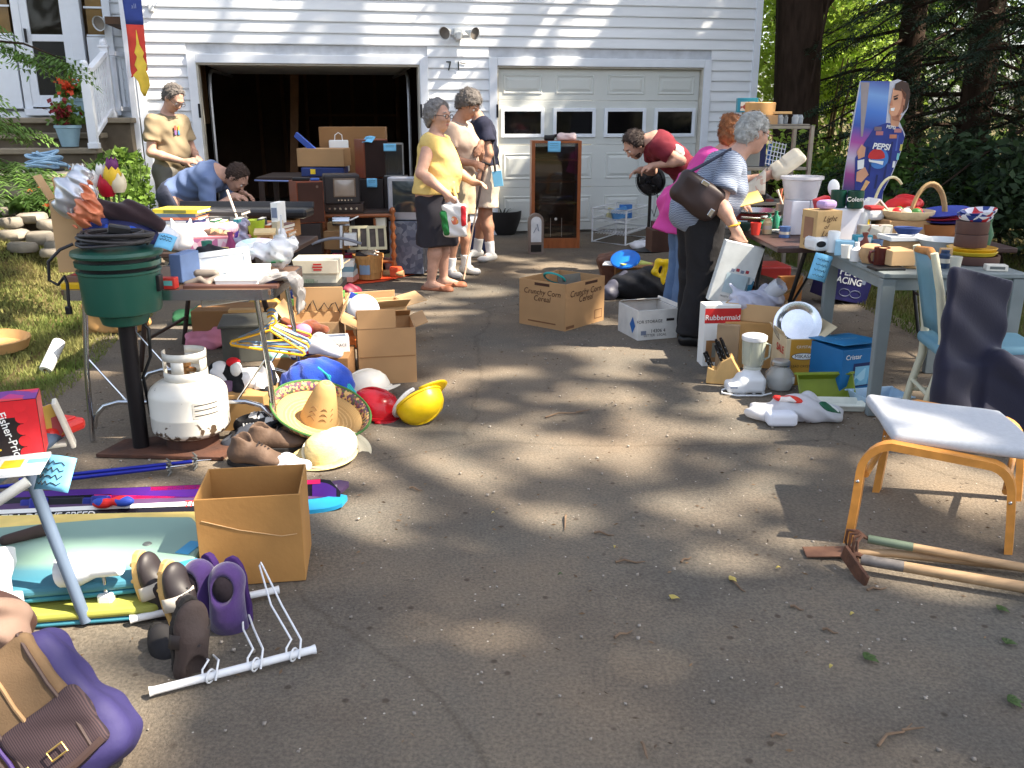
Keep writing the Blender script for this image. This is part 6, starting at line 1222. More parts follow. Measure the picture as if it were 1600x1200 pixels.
t=thg('spindle_bench','turned-spindle wooden bench frame under the old television','bench',(b.x,8.66,0),6);zt=PY(560,334,8.5).z
for sx in (-1,1):
 for y in (-.15,.15):
  mb=MB();pr=[(.022,0)];n=7
  for k in rn(n):
   z=zt*(k+.5)/n;pr+=[(.016,zt*k/n+.01),(.03,z),(.016,zt*(k+1)/n-.01)]
  pr+=[(.03,zt+.02),(.022,zt+.05),(0,zt+.06)];mb.la(pr,(sx*w_/2,y,0),14);mb.bd('leg',BW,t,sm=60)
for y in (-.15,.15):
 mb=MB().tu([(-w_/2,y,zt-.02),(w_/2,y,zt-.02)],.018,10);mb.bd('rail',BW,t,sm=1)
 mb=MB().tu([(-w_/2,y,.16),(w_/2,y,.16)],.014,10);mb.bd('rail',BW,t,sm=1)
for sx in (-.17,.17):mb=MB().box((sx*.9,-.15,zt*.55),(.022,.02,zt*.75));mb.bd('spindle',BW,t,bv=.006)
mb=MB().box((0,0,zt+.005),(w_-.03,.30,.02));mb.bd('shelf',M('dark_wood'),t,bv=.003)
b,w_,h=fit(502,270,560,316,8.45);t=thg('old_television','old black portable television with grey screen on the spindle bench','television',b+Ve((-.01,.16,0)),14);w_=.33
mb=MB().box((0,0,h/2),(w_,.30,h));mb.bd('case',M('tv_black',(44,40,42),.4),t,bv=.015);mb=MB().box((.02,-.153,h*.56),(w_*.62,.01,h*.64));mb.bd('bezel',M('tv_silver',(120,104,90),.4,.5),t,bv=.004);mb=MB().grid( lambda u,v:Ve((.02+(u-.5)*w_*.54,-.160-.012*(1-(2*u-1)**2)*(1-(2*v-1)**2),h*.56+(v-.5)*h*.54)),9,9);mb.bd('screen',M('tv_screen',(150,138,126),.15,spec=.8),t,sm=1)
for k in rn(5):mb=MB().cyl((-.04+.03*k,-.155,h*.14),(-.04+.03*k,-.163,h*.14),.008,.008,8);mb.bd('knob',CHROME,t)
b,w_,h=fit(508,318,562,334,8.47);t=thg('stereo_receiver','dark stereo receiver with knobs under the old television','stereo',b+Ve((0,.14,.0)),6);h=.075;t.location.z=zt+.016;mb=MB().box((0,0,h/2),(.36,.26,h));mb.bd('case',M('dark_wood'),t,bv=.004);bpy.data.objects['old_television'].location.z=zt+.016+h+.001
for k in rn(6):mb=MB().cyl((-.13+.05*k,-.131,h*.45),(-.13+.05*k,-.145,h*.45),.012,.011,10);mb.bd('knob',CHROME,t)
t,dm=sbox('black_cabinet','black cabinet under the tall brown loudspeaker','cabinet',(556,280,602,420),8.95,.34,M('cab_black'),4);
b,w_,h=fit(553,218,602,279,8.98);t=thg('loudspeaker','tall brown loudspeaker on the black cabinet in the garage mouth','loudspeaker',b+Ve((0,.17,.0)),30);mb=MB().box((0,0,h/2),(.25,.26,h));mb.bd('cabinet',M('speaker_wood'),t,bv=.004);mb=MB().box((0,-.137,h/2),(.235,.012,h-.02));mb.bd('grille',M('grille_dark',(40,24,20),.9),t,bv=.004)
ptag('blue tag lying on the tall brown loudspeaker',PY(576,220,9.)+Ve((0,.0,.012)),.11,.10,(R(30),0,R(-20)),.01,2);ptag('blue tag on the front of the black cabinet',PY(581,284,8.9)+Ve((0,0,-.01)),.10,.085,(R(80),0,0),.006,2)
b,w_,h=fit(600,224,624,276,9.05);t=thg('glass_tank','small glass tank with metal frame beside the tall loudspeaker','tank',b+Ve((0,.13,0)),8);
for sx in (-1,1):
 for sy in (-1,1):mb=MB().box((sx*.10,sy*.1,h/2),(.012,.012,h));mb.bd('frame_post',M('galvanised'),t)
for z in (.006,h-.006):
 for sy in (-1,1):mb=MB().box((0,sy*.1,z),(.2,.012,.012));mb.bd('frame_bar',M('galvanised'),t)
for sy in (-1,1):mb=MB().box((0,sy*.1,h/2),(.188,.003,h-.024));mb.bd('pane',M('tank_glass',(60,62,64),.05,alpha=.45),t)
sbox('tank_stand','dark box under the small glass tank','box',(602,276,640,420),9.02,.26,M('cab_black'),8)
ptag('blue tag on the small glass tank',PY(609,227,8.93)+Ve((0,0,-.02)),.12,.07,(R(82),0,R(6)),.004,2)
t,dm=sbox('patterned_bin','grey patterned bin under the silver television','bin',(612,346,664,428),8.62,.34,pch('bin_marble',[(96,104,120),(110,118,134),(84,92,110),(130,138,150)],22,.5),-4)
b,w_,h=fit(606,278,668,346,8.55);t=thg('silver_television','silver tube television showing a bluish reflection','television',b+Ve((.03,.16,0)),-6);w_=.44;mb=MB().box((0,0,h/2),(w_,.14,h));mb.bd('front_case',M('tv_case_silver',(176,178,186),.35,.3),t,bv=.012);V,Q=soft([rbox((0,.17,h*.5),(w_*.40,.12,h*.42),.04)],res=.012);link('rear_case',nmesh('rear_case',V,Q),M('tv_case_silver'),t);mb=MB().grid( lambda u,v:Ve(((u-.5)*w_*.78,-.071-.012*(1-(2*u-1)**2)*(1-(2*v-1)**2),h*.55+(v-.5)*h*.72)),9,9);mb.bd('screen',M('tv_screen_dark',(50,58,64),.08,spec=.9),t,sm=1)
zt9=.90
def onz(rect,Y):b,w_,h=fit(*rect,Y); return b,w_,h
b,w_,h=fit(466,234,540,262,9.35);t=thg('cardboard_box','long low cardboard box on the dark table in the garage mouth','box',Ve((b.x,9.5,zt9+.10)),-4);mb=MB().box((0,0,h/2),(w_,.3,h));mb.bd('box',CARD,t,bv=.004)
t=thg('blue_tray','dark blue tray under the long low cardboard box','tray',Ve((b.x,9.5,zt9+.001)),2);mb=MB().box((0,0,.045),(w_*.9,.32,.09));mb.bd('tray',M('tray_blue',(40,56,110),.5),t,bv=.01);mb=MB().box((-w_*.2,-.163,.05),(.05,.004,.05));mb.bd('sticker',M('toy_yellow'),t)
b,w_,h=fit(500,211,602,262,9.7);t=thg('cardboard_box','large upright cardboard box behind the tall brown loudspeaker','box',Ve((b.x,9.85,zt9+.002)),3);mb=MB().box((0,0,.24),(w_,.24,.48));mb.bd('box',CARDD,t,bv=.004)
q=PY(522,250,9.38);t=thg('paper_carrier','white paper carrier bag with rope handle behind the low box','carrier bag',Ve((q.x,9.68,zt9+.002)),10);mb=MB().box((0,0,.19),(.20,.05,.32));mb.bd('bag',PAPER,t,bv=.01);mb=MB().tu([(-.04,0,.35),(-.035,0,.40),(0,0,.425),(.035,0,.40),(.04,0,.35)],.006,6);mb.bd('handle',M('rope_white',(220,214,204),.8),t,sm=1)
a=PY(462,210,9.5);b=PY(492,236,9.4);mb=MB();d=b-a;q=d.to_track_quat('X','Z').to_matrix();mb.box((a+b)/2,(d.length,.03,.06),q);tag(mb.bd('blue_level',M('level_blue',(50,84,170),.4),bv=.006),'blue spirit level sticking out of the low box','spirit level')
for i,(px,lab) in en(((562,'left cream double frame leaning below the spindle bench'),(590,'right cream double frame leaning below the spindle bench'))):
 b,w_,h=fit(px-13,355,px+13,388,8.3);t=thg('double_frame',lab,'frame',Ve((b.x,8.3,b.z)),6+4*i,rot=(R(-14),0,R(8+5*i)));CF=M('frame_cream',(206,196,160),.6)
 for x in (-w_/2,0,w_/2):mb=MB().box((x,0,h/2),(.022,.02,h));mb.bd('stile',CF,t)
 for z in (0,h):mb=MB().box((0,0,z),(w_+.02,.021,.026));mb.bd('rail',CF,t)
 for x in (-w_/4,w_/4):mb=MB().box((x,.004,h/2),(w_/2-.024,.006,h-.02));mb.bd('picture',M('pic_dark',(74,62,54),.5,var=.4,scale=20),t)
t,dm=sbox('black_case','long flat black case under the cream frames','case',(556,392,642,424),8.95,.3,BLKP,2,bv=.01);pnl(t,dm,'top',.05,-.02,.2,.16,M('sheet_blue',(150,190,230),.5),rz=.2)
q=P(512,418,.06);lump('black_bag','flat black bag lying left of the bushel basket','bag',M('cloth_black'),[ell((0,0,.07),(.24,.14,.09),k=.04),cap((-.2,0,.14),(.15,.02,.16),.03,k=.04)],q+Ve((0,.1,-.02)),res=.014,fo=.006,ff=30)
q=PY(527,402,8.);mb=MB().tu([q+Ve((-.22+.044*i,.0,.10+.05*ms(i*.314*1.)+.02)) for i in rn(11)],.014,8);tag(mb.bd('padded_strap',M('grey_strap',(120,124,134),.5),sm=1),'grey padded strap arching over the black bag','strap')
t,dm=sbox('magenta_case','flat magenta case beside the bushel basket','case',(518,400,552,433),8.55,.2,M('magenta_p',(206,36,84),.45),10);pnl(t,dm,'top',0,0,dm[0]*.6,dm[1]*.4,M('grey_print'))
for i,(rect,Y,d,mat,lab) in en([((508,362,545,390),8.35,.2,CARD,'small brown carton under the left of the spindle bench'),((512,348,540,362),8.4,.2,M('tb_x',(176,150,110),.6),'tan box on the small brown carton'),((586,340,602,356),8.55,.15,M('cream_card'),'small cream box on the shelf of the bench'),((536,366,556,384),8.2,.12,WHITE,'small white adaptor box below the bench')]):sbox('small_box',lab,'box',rect,Y,d,mat,5*i-6)
q=PY(520,346,8.3);mb=MB().cyl((0,0,0),(.16,0,.0),.045,.045,16);tag(mb.bd('metal_canister',CHROME,loc=q,sm=40,bv=.004),'shiny metal canister lying under the spindle bench','canister')
mb=MB().tu([PY(533,340,8.3),PY(533,388,8.25)],.014,8);tag(mb.bd('white_post',WHITE,sm=1),'white upright post before the spindle bench','post')
mb=MB().tu([PY(534,348,8.3),PY(545,345,8.3),PY(560,338,8.35)],.007,6);tag(mb.bd('white_cable',WHITE,sm=1),'white cable drooping from the white post','cable')
#  middle of the drive
b,w_,h=fit(829,220,905,378,10.55);t=thg('glass_cabinet','wooden stereo cabinet with smoked glass door before the closed garage door','cabinet',(b.x,10.72,0),2);CWD=M('cabinet_wood',(150,84,44),.4,var=.18,scale=6,strc=(6,6,1));h=PY(866,220,10.55).z
for sx in (-1,1):mb=MB().box((sx*(w_/2-.02),0,h/2),(.04,.36,h));mb.bd('side',CWD,t,bv=.003)
for z,th in ((h-.014,.026),(.06,.12)):mb=MB().box((0,0,z),(w_-.081,.358,th));mb.bd('panel',CWD,t,bv=.003)
mb=MB().box((0,.17,h/2),(w_-.082,.01,h-.15));mb.bd('back',M('cab_back',(46,32,28),.7),t)
for k in rn(4):mb=MB().box((0,.02,.12+(h-.14)*(k+.6)/4.4),(w_-.082,.28,.018));mb.bd('shelf',CWD,t)
mb=MB().box((0,-.172,h/2+.05),(w_-.084,.005,h-.15));mb.bd('glass_door',M('smoked_glass',(38,30,24),.03,spec=.9,alpha=.55,var=.0),t)
mb=MB().la([(.016,0),(0,.004)],n=14);mb.bd('door_knob',M('clear_knob',(190,186,180),.2),t,loc=(0,-.178,h*.28),rot=(R(90),0,0))
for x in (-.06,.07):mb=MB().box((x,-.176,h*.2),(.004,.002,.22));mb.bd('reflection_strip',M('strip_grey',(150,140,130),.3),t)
ptag('blue tag on the glass door of the wooden cabinet',PY(866,229,10.48),.145,.12,(R(84),0,0),.004,3)
q=PY(885,218,10.7);q.z=h;lump('folded_cloth','folded white and pink cloth on the wooden cabinet','cloth',M('cloth_palepink',(226,200,196),.9),[rbox((0,0,.04),(.11,.09,.04),.03,k=.02)],q,res=.010,fo=.007,ff=40)
q=PY(858,218,10.7);q.z=h;lump('black_gadget','small black gadget on top of the wooden cabinet','gadget',BLKP,[rbox((0,0,.03),(.06,.06,.03),.015,k=.02),cap((.03,0,.04),(.09,0,.06),.016,k=.02)],q,res=.008)
b,w_,h=fit(825,334,849,380,10.05);t=thg('arch_clock','small arched mantel clock standing on the ground by the wooden cabinet','clock',(b.x,b.y+.06,0),6);hh=PY(837,334,10.05).z;GRY=M('clock_wood',(122,108,100),.5,var=.15)
pl=[(-w_/2,0),(w_/2,0),(w_/2,hh-w_/2)]+[(w_/2*mc(a),hh-w_/2+w_/2*ms(a)) for a in nls(0,math.pi,12)[1:-1]]+[(-w_/2,hh-w_/2)]
M90=Matrix.Rotation(R(90),4,'X');mb=MB().prism(pl,-.05,.05,M90);mb.bd('case',GRY,t,bv=.006)
k=.68;pl2=[(x*k,.10+(y)*.62+.04) for x,y in pl];mb=MB().prism(pl2,.0505,.054,M90);mb.bd('dial_glass',M('dial',(214,220,226),.1,spec=.8),t);mb=MB().box((0,-.053,.07),(w_*.7,.006,.08));mb.bd('drawer_front',BLKP,t,bv=.003)
mb=MB().tu([(-.03,-.056,.24),(.0,-.056,.30),(.03,-.056,.26),(.01,-.056,.34)],.005,5);mb.bd('etching',M('grey_print'),t)
q=P(785,368);t=thg('dark_planter','dark round planter with spiky leaves by the closed garage door','planter',q+Ve((0,.2,0)));mb=MB().la([(0,0),(.17,0),(.24,.20),(.25,.30),(.23,.30),(.21,.22),(0,.2)],n=26);mb.bd('pot',M('planter_dark',(40,38,38),.6),t,sm=40)
for i in rn(14):
 a=i*.45;mb=MB().grid( lambda u,v:Ve((mc(a)*(.03+.24*v)-ms(a)*(u-.5)*.03*(1-v),ms(a)*(.03+.20*v)+mc(a)*(u-.5)*.03*(1-v),.22+.34*v-.22*v*v)),3,6);mb.bd('leaf',M('spike_leaf',(52,62,48),.5),t,sm=1)
t,dm=sbox('blue_crate','dark blue crate behind the standing group','crate',(728,352,762,393),10.2,.25,M('crate_blue',(36,50,96),.5),3);
bs=P(1012,392);t=thg('pedestal_fan','black pedestal fan on a tall stand beside the wire drawers','fan',(bs.x,bs.y,0),0);zf=PY(1014,282,bs.y).z
mb=MB().la([(0,0),(.19,0),(.20,.015),(.06,.04),(.022,.06),(0,.06)],n=28);mb.bd('base',BLKP,t,sm=40);mb=MB().tu([(0,0,.05),(0,0,zf-.06)],.018,12);mb.bd('pole',BLKP,t,sm=1)
d=Ve((-.55,-.80,-.16)).normalized();rot=d.to_track_quat('Z','Y').to_matrix();c=Ve((0,0,zf))
mb=MB().la([(.05,-.20),(.07,-.19),(.075,-.06),(.05,-.02)],c,20,rot=rot,capb=True);mb.bd('motor',BLKP,t,sm=40)
rf=.165
for k in rn(5):
 rr_=rf*(.22+.19*k);mb=MB().tu([c+rot@Ve((rr_*mc(a),rr_*ms(a),.085-.03*(rr_/rf)**2)) for a in nls(0,6.283,33)[:-1]],.003,5,closed=True);mb.bd('guard_ring',BLKP,t)
mb=MB().la([(rf,.03),(rf*1.03,.02),(rf*1.03,-.03),(rf,-.04)],c,32,rot=rot);mb.bd('guard_rim',BLKP,t,sm=40)
for k in rn(28):
 a=k*.2244;mb=MB().tu([c+rot@Ve((rf*s*mc(a),rf*s*ms(a),.085-.03*s*s-(.03*max(0,s-.9)*10))) for s in (.1,.5,.9,1.)],.0022,4);mb.bd('guard_wire',BLKP,t)
mb=MB().la([(rf*.98,-.04),(.08,-.07)],c,32,rot=rot);mb.bd('rear_guard',BLKP,t,sm=40)
for k in rn(3):
 a0=k*2.094;mb=MB().grid( lambda u,v:c+rot@Ve(((.03+.115*v)*mc(a0+(u-.5)*1.3),(.03+.115*v)*ms(a0+(u-.5)*1.3),.03+.03*(u-.5))),6,5);mb.bd('blade',M('blade_grey',(54,54,58),.3),t,sm=1,solid=.003)
mb=MB().la([(.03,.10),(.028,.06),(0,.105)],c,16,rot=rot);mb.bd('hub_cap',M('blade_grey'),t,sm=40)
mb=MB().tu([c+Ve((.07,0,-.05)),c+Ve((.09,0,-.25)),c+Ve((.05,-.03,-.40)),c+Ve((.02,-.03,-.32))],.005,6);mb.bd('cord',BLKP,t,sm=1)
b0,b1=P(925,378),P(977,384);b2=P(1012,372);t=thg('wire_storage_unit','white wire drawer frame holding blue packets','drawer unit',(b0.x,b0.y,0),0);zt=PY(925,325,b0.y).z
A=Ve((0,0,0));B=b1-b0;Cc=b2-b0;Dd=Cc-B;zz=Ve((0,0,zt))
for p in (A,B,Cc,Dd):mb=MB().tu([p,p+zz],.011,8);mb.bd('upright',WM,t,sm=1)
for f in (.02,.35,.72,1.):
 mb=MB();pts=[p+zz*f for p in (A,B,Cc,Dd)];mb.tu(pts,.009,8,closed=True);mb.bd('rail',WM,t,sm=1)
for f in (.28,.62,.9):
 for k in rn(1,12):
  p=A.lerp(B,k/12)+zz*f;e=Dd.lerp(Cc,k/12)+zz*f;mb=MB().tu([p,e],.0035,5);mb.bd('basket_wire',WM,t)
 mb=MB().tu([p_+zz*(f+.10)-(p_-(A+Cc)*.5)*.05 for p_ in (A,B,Cc,Dd)],.004,5,closed=True);mb.bd('basket_rim',WM,t)
cc=(A+Cc)*.5+b0
for i,(dx,dy,z,sz,mat,lab) in en([(-.02,0,zt*.64,(.20,.06,.13),M('pkt_blue',(90,150,206),.4),'light blue packet standing in the wire drawers'),(.06,.05,zt*.64,(.16,.05,.17),M('pkt_blue2',(60,120,190),.4),'tall blue packet in the wire drawers'),(-.1,.04,zt*.64,(.14,.06,.12),M('pkt_cream',(206,200,150),.5),'cream packet at the left of the wire drawers')]):
 mb=MB().box((0,0,sz[2]/2),sz,(0,.25*(i-1),0));tag(mb.bd('packet',mat,loc=(cc.x+dx,cc.y+dy,z),bv=.006,rot=(0,0,.3)),lab,'packet','packets in the wire drawers')
t,dm=sbox('brown_bin','dark brown bin standing between fan and pink shirt','bin',(1016,360,1052,394),9.,.3,M('bin_brown',(86,60,48),.6),4);t,dm=sbox('patterned_box','dark maroon patterned box on the brown bin','box',(1022,348,1046,360),9.05,.2,pch('maroon_pat',[(80,40,50),(50,30,36),(120,80,80)],30,.6),4)
lump('white_sack','crumpled white sack at the foot of the fan','sack',M('cloth_white'),[ell((0,0,.05),(.15,.1,.06),k=.03)],P(1000,390)+Ve((.02,-.02,0)),res=.012,fo=.008,ff=40)
cf=P(877,520);cl=P(817,504);cr=P(938,502);w_=(cr-cf).length;d=(cl-cf).length;rz=math.degrees(math.atan2((cr-cf).y,(cr-cf).x));h=PY(877,446,cf.y).z
cc=(cl+cr)/2;t=ctn('open brown carton printed Crunchy Corn Cereal in the middle of the drive',(cc.x,cc.y,0),(w_,d,h),rz,CARD,[]);dm=(w_,d,h)
BP=M('brown_print',(70,44,30),.8)
for f,wd in (('front',w_),('left',d)):
 btext(t,dm,f,'Crunchy Corn',wd*.135,0,h*.76,BP,shear=.2);btext(t,dm,f,'Cereal',wd*.135,0,h*.62,BP,shear=.2);pnl(t,dm,f,-wd*(-.14 if f=='front' else -.0),h*.93,wd*.32,h*.06,BP)
pnl(t,dm,'front',w_*.34,h*.2,w_*.2,h*.2,M('print_tan',(120,82,54),.8));pnl(t,dm,'front',w_*.34,h*.2,w_*.17,h*.165,CARD,eps=.002);pnl(t,dm,'left',d*.0,h*.12,d*.6,h*.03,M('print_tan'));pnl(t,dm,'front',-w_*.38,h*.07,w_*.2,h*.06,M('print_tan'))
mb=MB().la([(.085,0),(.09,.01),(.088,.012),(.07,.004)],n=24);tag(mb.bd('plastic_disc',M('teal_plastic',(40,170,170),.4),loc=(cc.x-.06,cc.y+.03,h-.02),rot=(R(-30),R(20),0),sm=40),'round teal plastic disc in the cereal carton','disc')
mb=MB().box((0,0,0),(.22,.01,.16));tag(mb.bd('grey_sheet',M('grey_panel',(106,106,100),.6),loc=(cc.x+.06,cc.y+.05,h-.07),rot=(R(-12),0,R(rz-14)),bv=.003),'grey sheet standing in the cereal carton','sheet')
cf=P(996,533);cl=P(956,517);cr=P(1058,528);w_=(cr-cf).length;d=.33;rz=math.degrees(math.atan2((cr-cf).y,(cr-cf).x));h=PY(996,486,cf.y).z;u_=(cr-cf).normalized();v_=Ve((-u_.y,u_.x,0));cc=cf+u_*w_/2+v_*d/2
t=ctn('white file box with blue diamond beside the cereal carton',(cc.x,cc.y,0),(w_,d,h),rz,M('file_white',(214,212,206),.7),[('back',-70,.06),('right',10,.03)],inside=.55);dm=(w_,d,h)
l,r=ofc(dm,'left',.08,h*.45,.002);mb=MB().add([(-.045,0,0),(0,-.06,0),(.045,0,0),(0,.06,0)],[(0,1,2,3)]);mb.bd('blue_diamond',M('diamond_blue',(30,100,170),.5),t,loc=l,rot=r)
btext(t,dm,'front','FOR STORAGE',.03,-w_*.22,h*.62,INK);pnl(t,dm,'front',w_*.3,h*.65,.06,.018,INK);btext(t,dm,'front','14306 4',.035,0,h*.3,INK);btext(t,dm,'front','LETTER  LEGAL',.026,-.02,h*.16,INK);pnl(t,dm,'front',-w_*.36,h*.25,.04,.03,M('grey_print'))
q=P(1000,470);lump('black_duffel','black duffel bag heaped behind the file box','duffel bag',M('duffel_black',(30,30,34),.6,var=.2),[ell((0,.1,.12),(.26,.16,.14),k=.06),ell((.16,.12,.14),(.14,.12,.15),k=.06),cap((-.2,.02,.1),(.0,.0,.2),.06,k=.05)],q+Ve((.0,.08,-.02)),res=.013,fo=.008,ff=28)
lump('grey_bag','dark grey nylon bag with strap at the left of the heap','bag',M('nylon_grey',(78,78,92),.5,var=.1),[cap((-.13,-.04,.05),(.02,.05,.17),.075,.06,k=.05)],P(968,468)+Ve((.04,.06,0)),res=.012,fo=.005,ff=35)
lump('brown_folder_heap','brown leather satchel standing behind the cereal carton','satchel',M('satchel_brown',(96,60,44),.6,var=.3,scale=10),[rbox((0,0,.15),(.09,.14,.15),.04,rot=(0,-.3,0),k=.03)],P(955,452)+Ve((0,.12,0)),res=.012,fo=.005,ff=40)
sbox('heap_carton','brown carton under the blue frisbee','box',(958,418,1030,452),7.9,.3,CARDD,6)
q=PY(977,409,7.72);mb=MB().la([(0,.022),(.10,.022),(.125,.012),(.13,0),(.125,.0),(.118,.010),(0,.016)],n=30);tag(mb.bd('blue_frisbee',M('frisbee_blue',(20,110,206),.35),loc=q+Ve((0,0,.02)),rot=(R(28),R(-10),0),sm=40),'round bright blue frisbee on the heap of bags','frisbee')
for i,(dx,dy,dz,ry,mat,lab) in en([(.06,.04,.0,8,M('lime_sheet',(206,214,110),.5),'lime green booklet under the blue frisbee'),(-.03,.06,-.004,-4,PAPER,'white booklet under the blue frisbee')]):mb=MB().box((0,0,0),(.30,.2,.01));tag(mb.bd('booklet',mat,loc=q+Ve((dx,dy,-.012-.012*i)),rot=(0,R(ry*.3),R(ry*3))),lab,'booklet')
q=PY(1032,448,7.5);t=thg('yellow_handle_tool','bright yellow plastic tool with loop handle in the heap','tool',q+Ve((-.01,.05,-.02)),0,None,(0,R(8),R(10)));V,Q=soft([cap((-.04,0,.22),(.04,0,.22),.028,k=.02),cap((.04,0,.22),(.02,0,.06),.03,k=.02),cap((-.04,0,.22),(-.06,0,.13),.024,k=.02),cap((-.06,0,.13),(0,0,.08),.024,k=.02),cap((.02,0,.06),(.01,0,-.02),.035,k=.02)],res=.008);link('body',nmesh('body',V,Q),M('tool_yellow',(240,200,30),.35),t)
mb=MB().tu([(.06+.05*ms(i*.6),.02,.0+.018*i) for i in rn(12)],.008,6);mb.bd('cord',M('cord_cream',(214,206,190),.6),t,sm=1)
lump('white_rags','pale blue rags at the right of the bag heap','rags',M('cloth_pale',(150,156,170),.9),[ell((0,0,.02),(.07,.06,.035),k=.03)],P(1055,468)+Ve((.02,.05,0)),res=.011,fo=.008,ff=45)
#  right: tables
ZR=.75;GT=M('table_grey',(128,136,136),.5,var=.08)
def table(lbl,x0,x1,y0,y1,z,mat,legm,lw=.07,name='table',rz=0,skirt=.06):
 t=thg(name,lbl,'table',((x0+x1)/2,(y0+y1)/2,0),rz);w_,d=x1-x0,y1-y0;mb=MB().box((0,0,z-.0135),(w_,d,.025));mb.bd('top',mat,t,bv=.005)
 for sx in (-1,1):
  mb=MB().box((sx*(w_/2-.03),0,z-.027-skirt/2),(.022,d-.1,skirt));mb.bd('apron',mat,t)
  mb=MB().box((0,sx*(d/2-.03),z-.027-skirt/2),(w_-.1,.022,skirt));mb.bd('apron',mat,t)
  for sy in (-1,1):mb=MB().box((sx*(w_/2-.035),sy*(d/2-.035),(z-.028)/2),(lw,lw*.8,z-.03),taper=.8);mb.bd('leg',legm,t,bv=.005)
 return t
table('grey-green painted wooden table at the right loaded with kitchenware',1.84,2.56,4.40,5.27,ZR,GT,GT)
t=thg('folding_table','dark folding table with black legs behind the grey-green table','table',(2.28,5.88,0));mb=MB().box((0,0,ZR-.0165),(1.42,1.16,.03));mb.bd('top',M('table_umber',(70,50,46),.5),t,bv=.006)
for sx in (-1,1):
 for sy in (-1,1):mb=MB().tu([(sx*.5,sy*.45,ZR-.03),(sx*.56,sy*.36,.3),(sx*.60,sy*.30,.012)],.014,8);mb.bd('leg',BLKP,t,sm=1)
 mb=MB().tu([(sx*.56,-.36,.3),(sx*.56,.36,.3)],.010,8);mb.bd('leg_bar',BLKP,t,sm=1);mb=MB().tu([(sx*.55,-.37,.33),(sx*.2,0,ZR-.03)],.009,8);mb.bd('brace',BLKP,t,sm=1)
def T(px,py,z=ZR): return P(px,py,z)
#  metal shelf unit
b=PY(1195,330,7.5);t=thg('shelf_unit','bare metal shelf unit with pans beside the garage corner','shelf unit',(b.x+.02,7.65,0),8);SM=M('shelf_metal',(150,142,130),.4,.6);hw=.30;zt=PY(1195,196,7.5).z
for sx in (-1,1):
 for sy in (-1,1):mb=MB().box((sx*hw,sy*.16,zt/2),(.03,.03,zt));mb.bd('upright',SM,t,bv=.003)
for z in (zt-.015,zt-.34,zt-.62,.25):mb=MB().box((0,0,z),(hw*2-.031,.33,.025));mb.bd('shelf',SM,t,bv=.003)
def onshelf(px,zz,dy=0):q=PY(px,300,7.62+dy); return Ve((q.x,7.62+dy,zz))
t,dm=sbox('picture_box','teal box with a bright photo on top of the shelf unit','box',(1155,138,1186,161),7.6,.14,M('box_teal',(50,140,160),.4),-8);pnl(t,dm,'front',0,dm[2]*.42,dm[0]*.7,dm[2]*.62,pch('photo_warm',[(240,226,206),(236,220,200),(180,90,70),(240,236,230)],20,.4))
q=PY(1186,195,7.6);t=thg('bundt_tins','low round tan tin on a carton on top of the shelf unit','tin',q+Ve((0,.05,.0)));t.location.z=zt+.001;hh=PY(1186,160,7.6).z-zt;mb=MB().la([(0,hh*.45),(.13,hh*.45),(.135,hh*.97),(.13,hh),(0,hh)],n=26);mb.bd('tin',M('tin_tan',(206,160,104),.4,.3),t,sm=40);mb=MB().box((-.02,0,hh*.22),(.30,.24,hh*.44));mb.bd('carton',CARD,t,bv=.003)
bpy.data.objects['picture_box'].location.z=zt+hh*.45+.02;
t=thg('glass_jars','tray of small clear glass jars at the right of the top shelf','jars',onshelf(1215,zt+.001)+Ve((.02,0,0)))
for k in rn(5):mb=MB().la([(0,0),(.025,0),(.028,.05),(.02,.06),(.02,.07)],((k-2)*.062,(-1)**k*.04,.012),14);mb.bd('jar',M('jar_glass',(190,196,200),.08,alpha=.6),t,sm=40)
mb=MB().box((0,0,.005),(.34,.18,.009));mb.bd('tray',SM,t,bv=.002)
mb=MB().box((0,0,.012),(.2,.12,.02));tag(mb.bd('wood_tray',WOODL,loc=onshelf(1205,zt+.086),bv=.003),'shallow wooden tray resting on the glass jars','tray')
q=onshelf(1205,zt-.325);t=thg('wire_rack','white square wire rack standing on the second shelf','wire rack',q,0,None,(R(-10),R(12),R(10)))
for k in rn(6):
 mb=MB().tu([(-.075+.03*k,0,0),(-.075+.03*k,0,.2)],.004,5);mb.bd('wire',WM,t);mb=MB().tu([(-.075,.002,.01+.036*k),(.075,.002,.01+.036*k)],.004,5);mb.bd('wire',WM,t)
mb=MB().box((0,0,.09),(.035,.03,.18));tag(mb.bd('blue_bottle',M('bottle_blue',(40,110,200),.3),loc=onshelf(1197,zt-.326,.06),bv=.012),'slim blue bottle standing behind the wire rack','bottle')
mb=MB().la([(0,.004),(.15,.004),(.16,.16),(.165,.165),(.15,.165),(.14,.02),(0,.02)],n=24);tag(mb.bd('black_pot',M('enamel_black',(34,34,34),.25),loc=onshelf(1168,zt-.606),sm=40),'speckled black roasting pot on the third shelf','pot')
mb=MB().box((0,0,.1),(.12,.03,.2));tag(mb.bd('navy_box',M('navy_box',(26,30,76),.5),loc=onshelf(1180,zt-.326),bv=.003),'small navy box standing on the second shelf','box')
mb=MB().box((0,0,.06),(.22,.1,.12));tag(mb.bd('grey_tin',M('tin_grey',(150,152,148),.3,.6),loc=onshelf(1160,zt-.326,.02),bv=.004),'grey tin box at the left of the second shelf','tin')
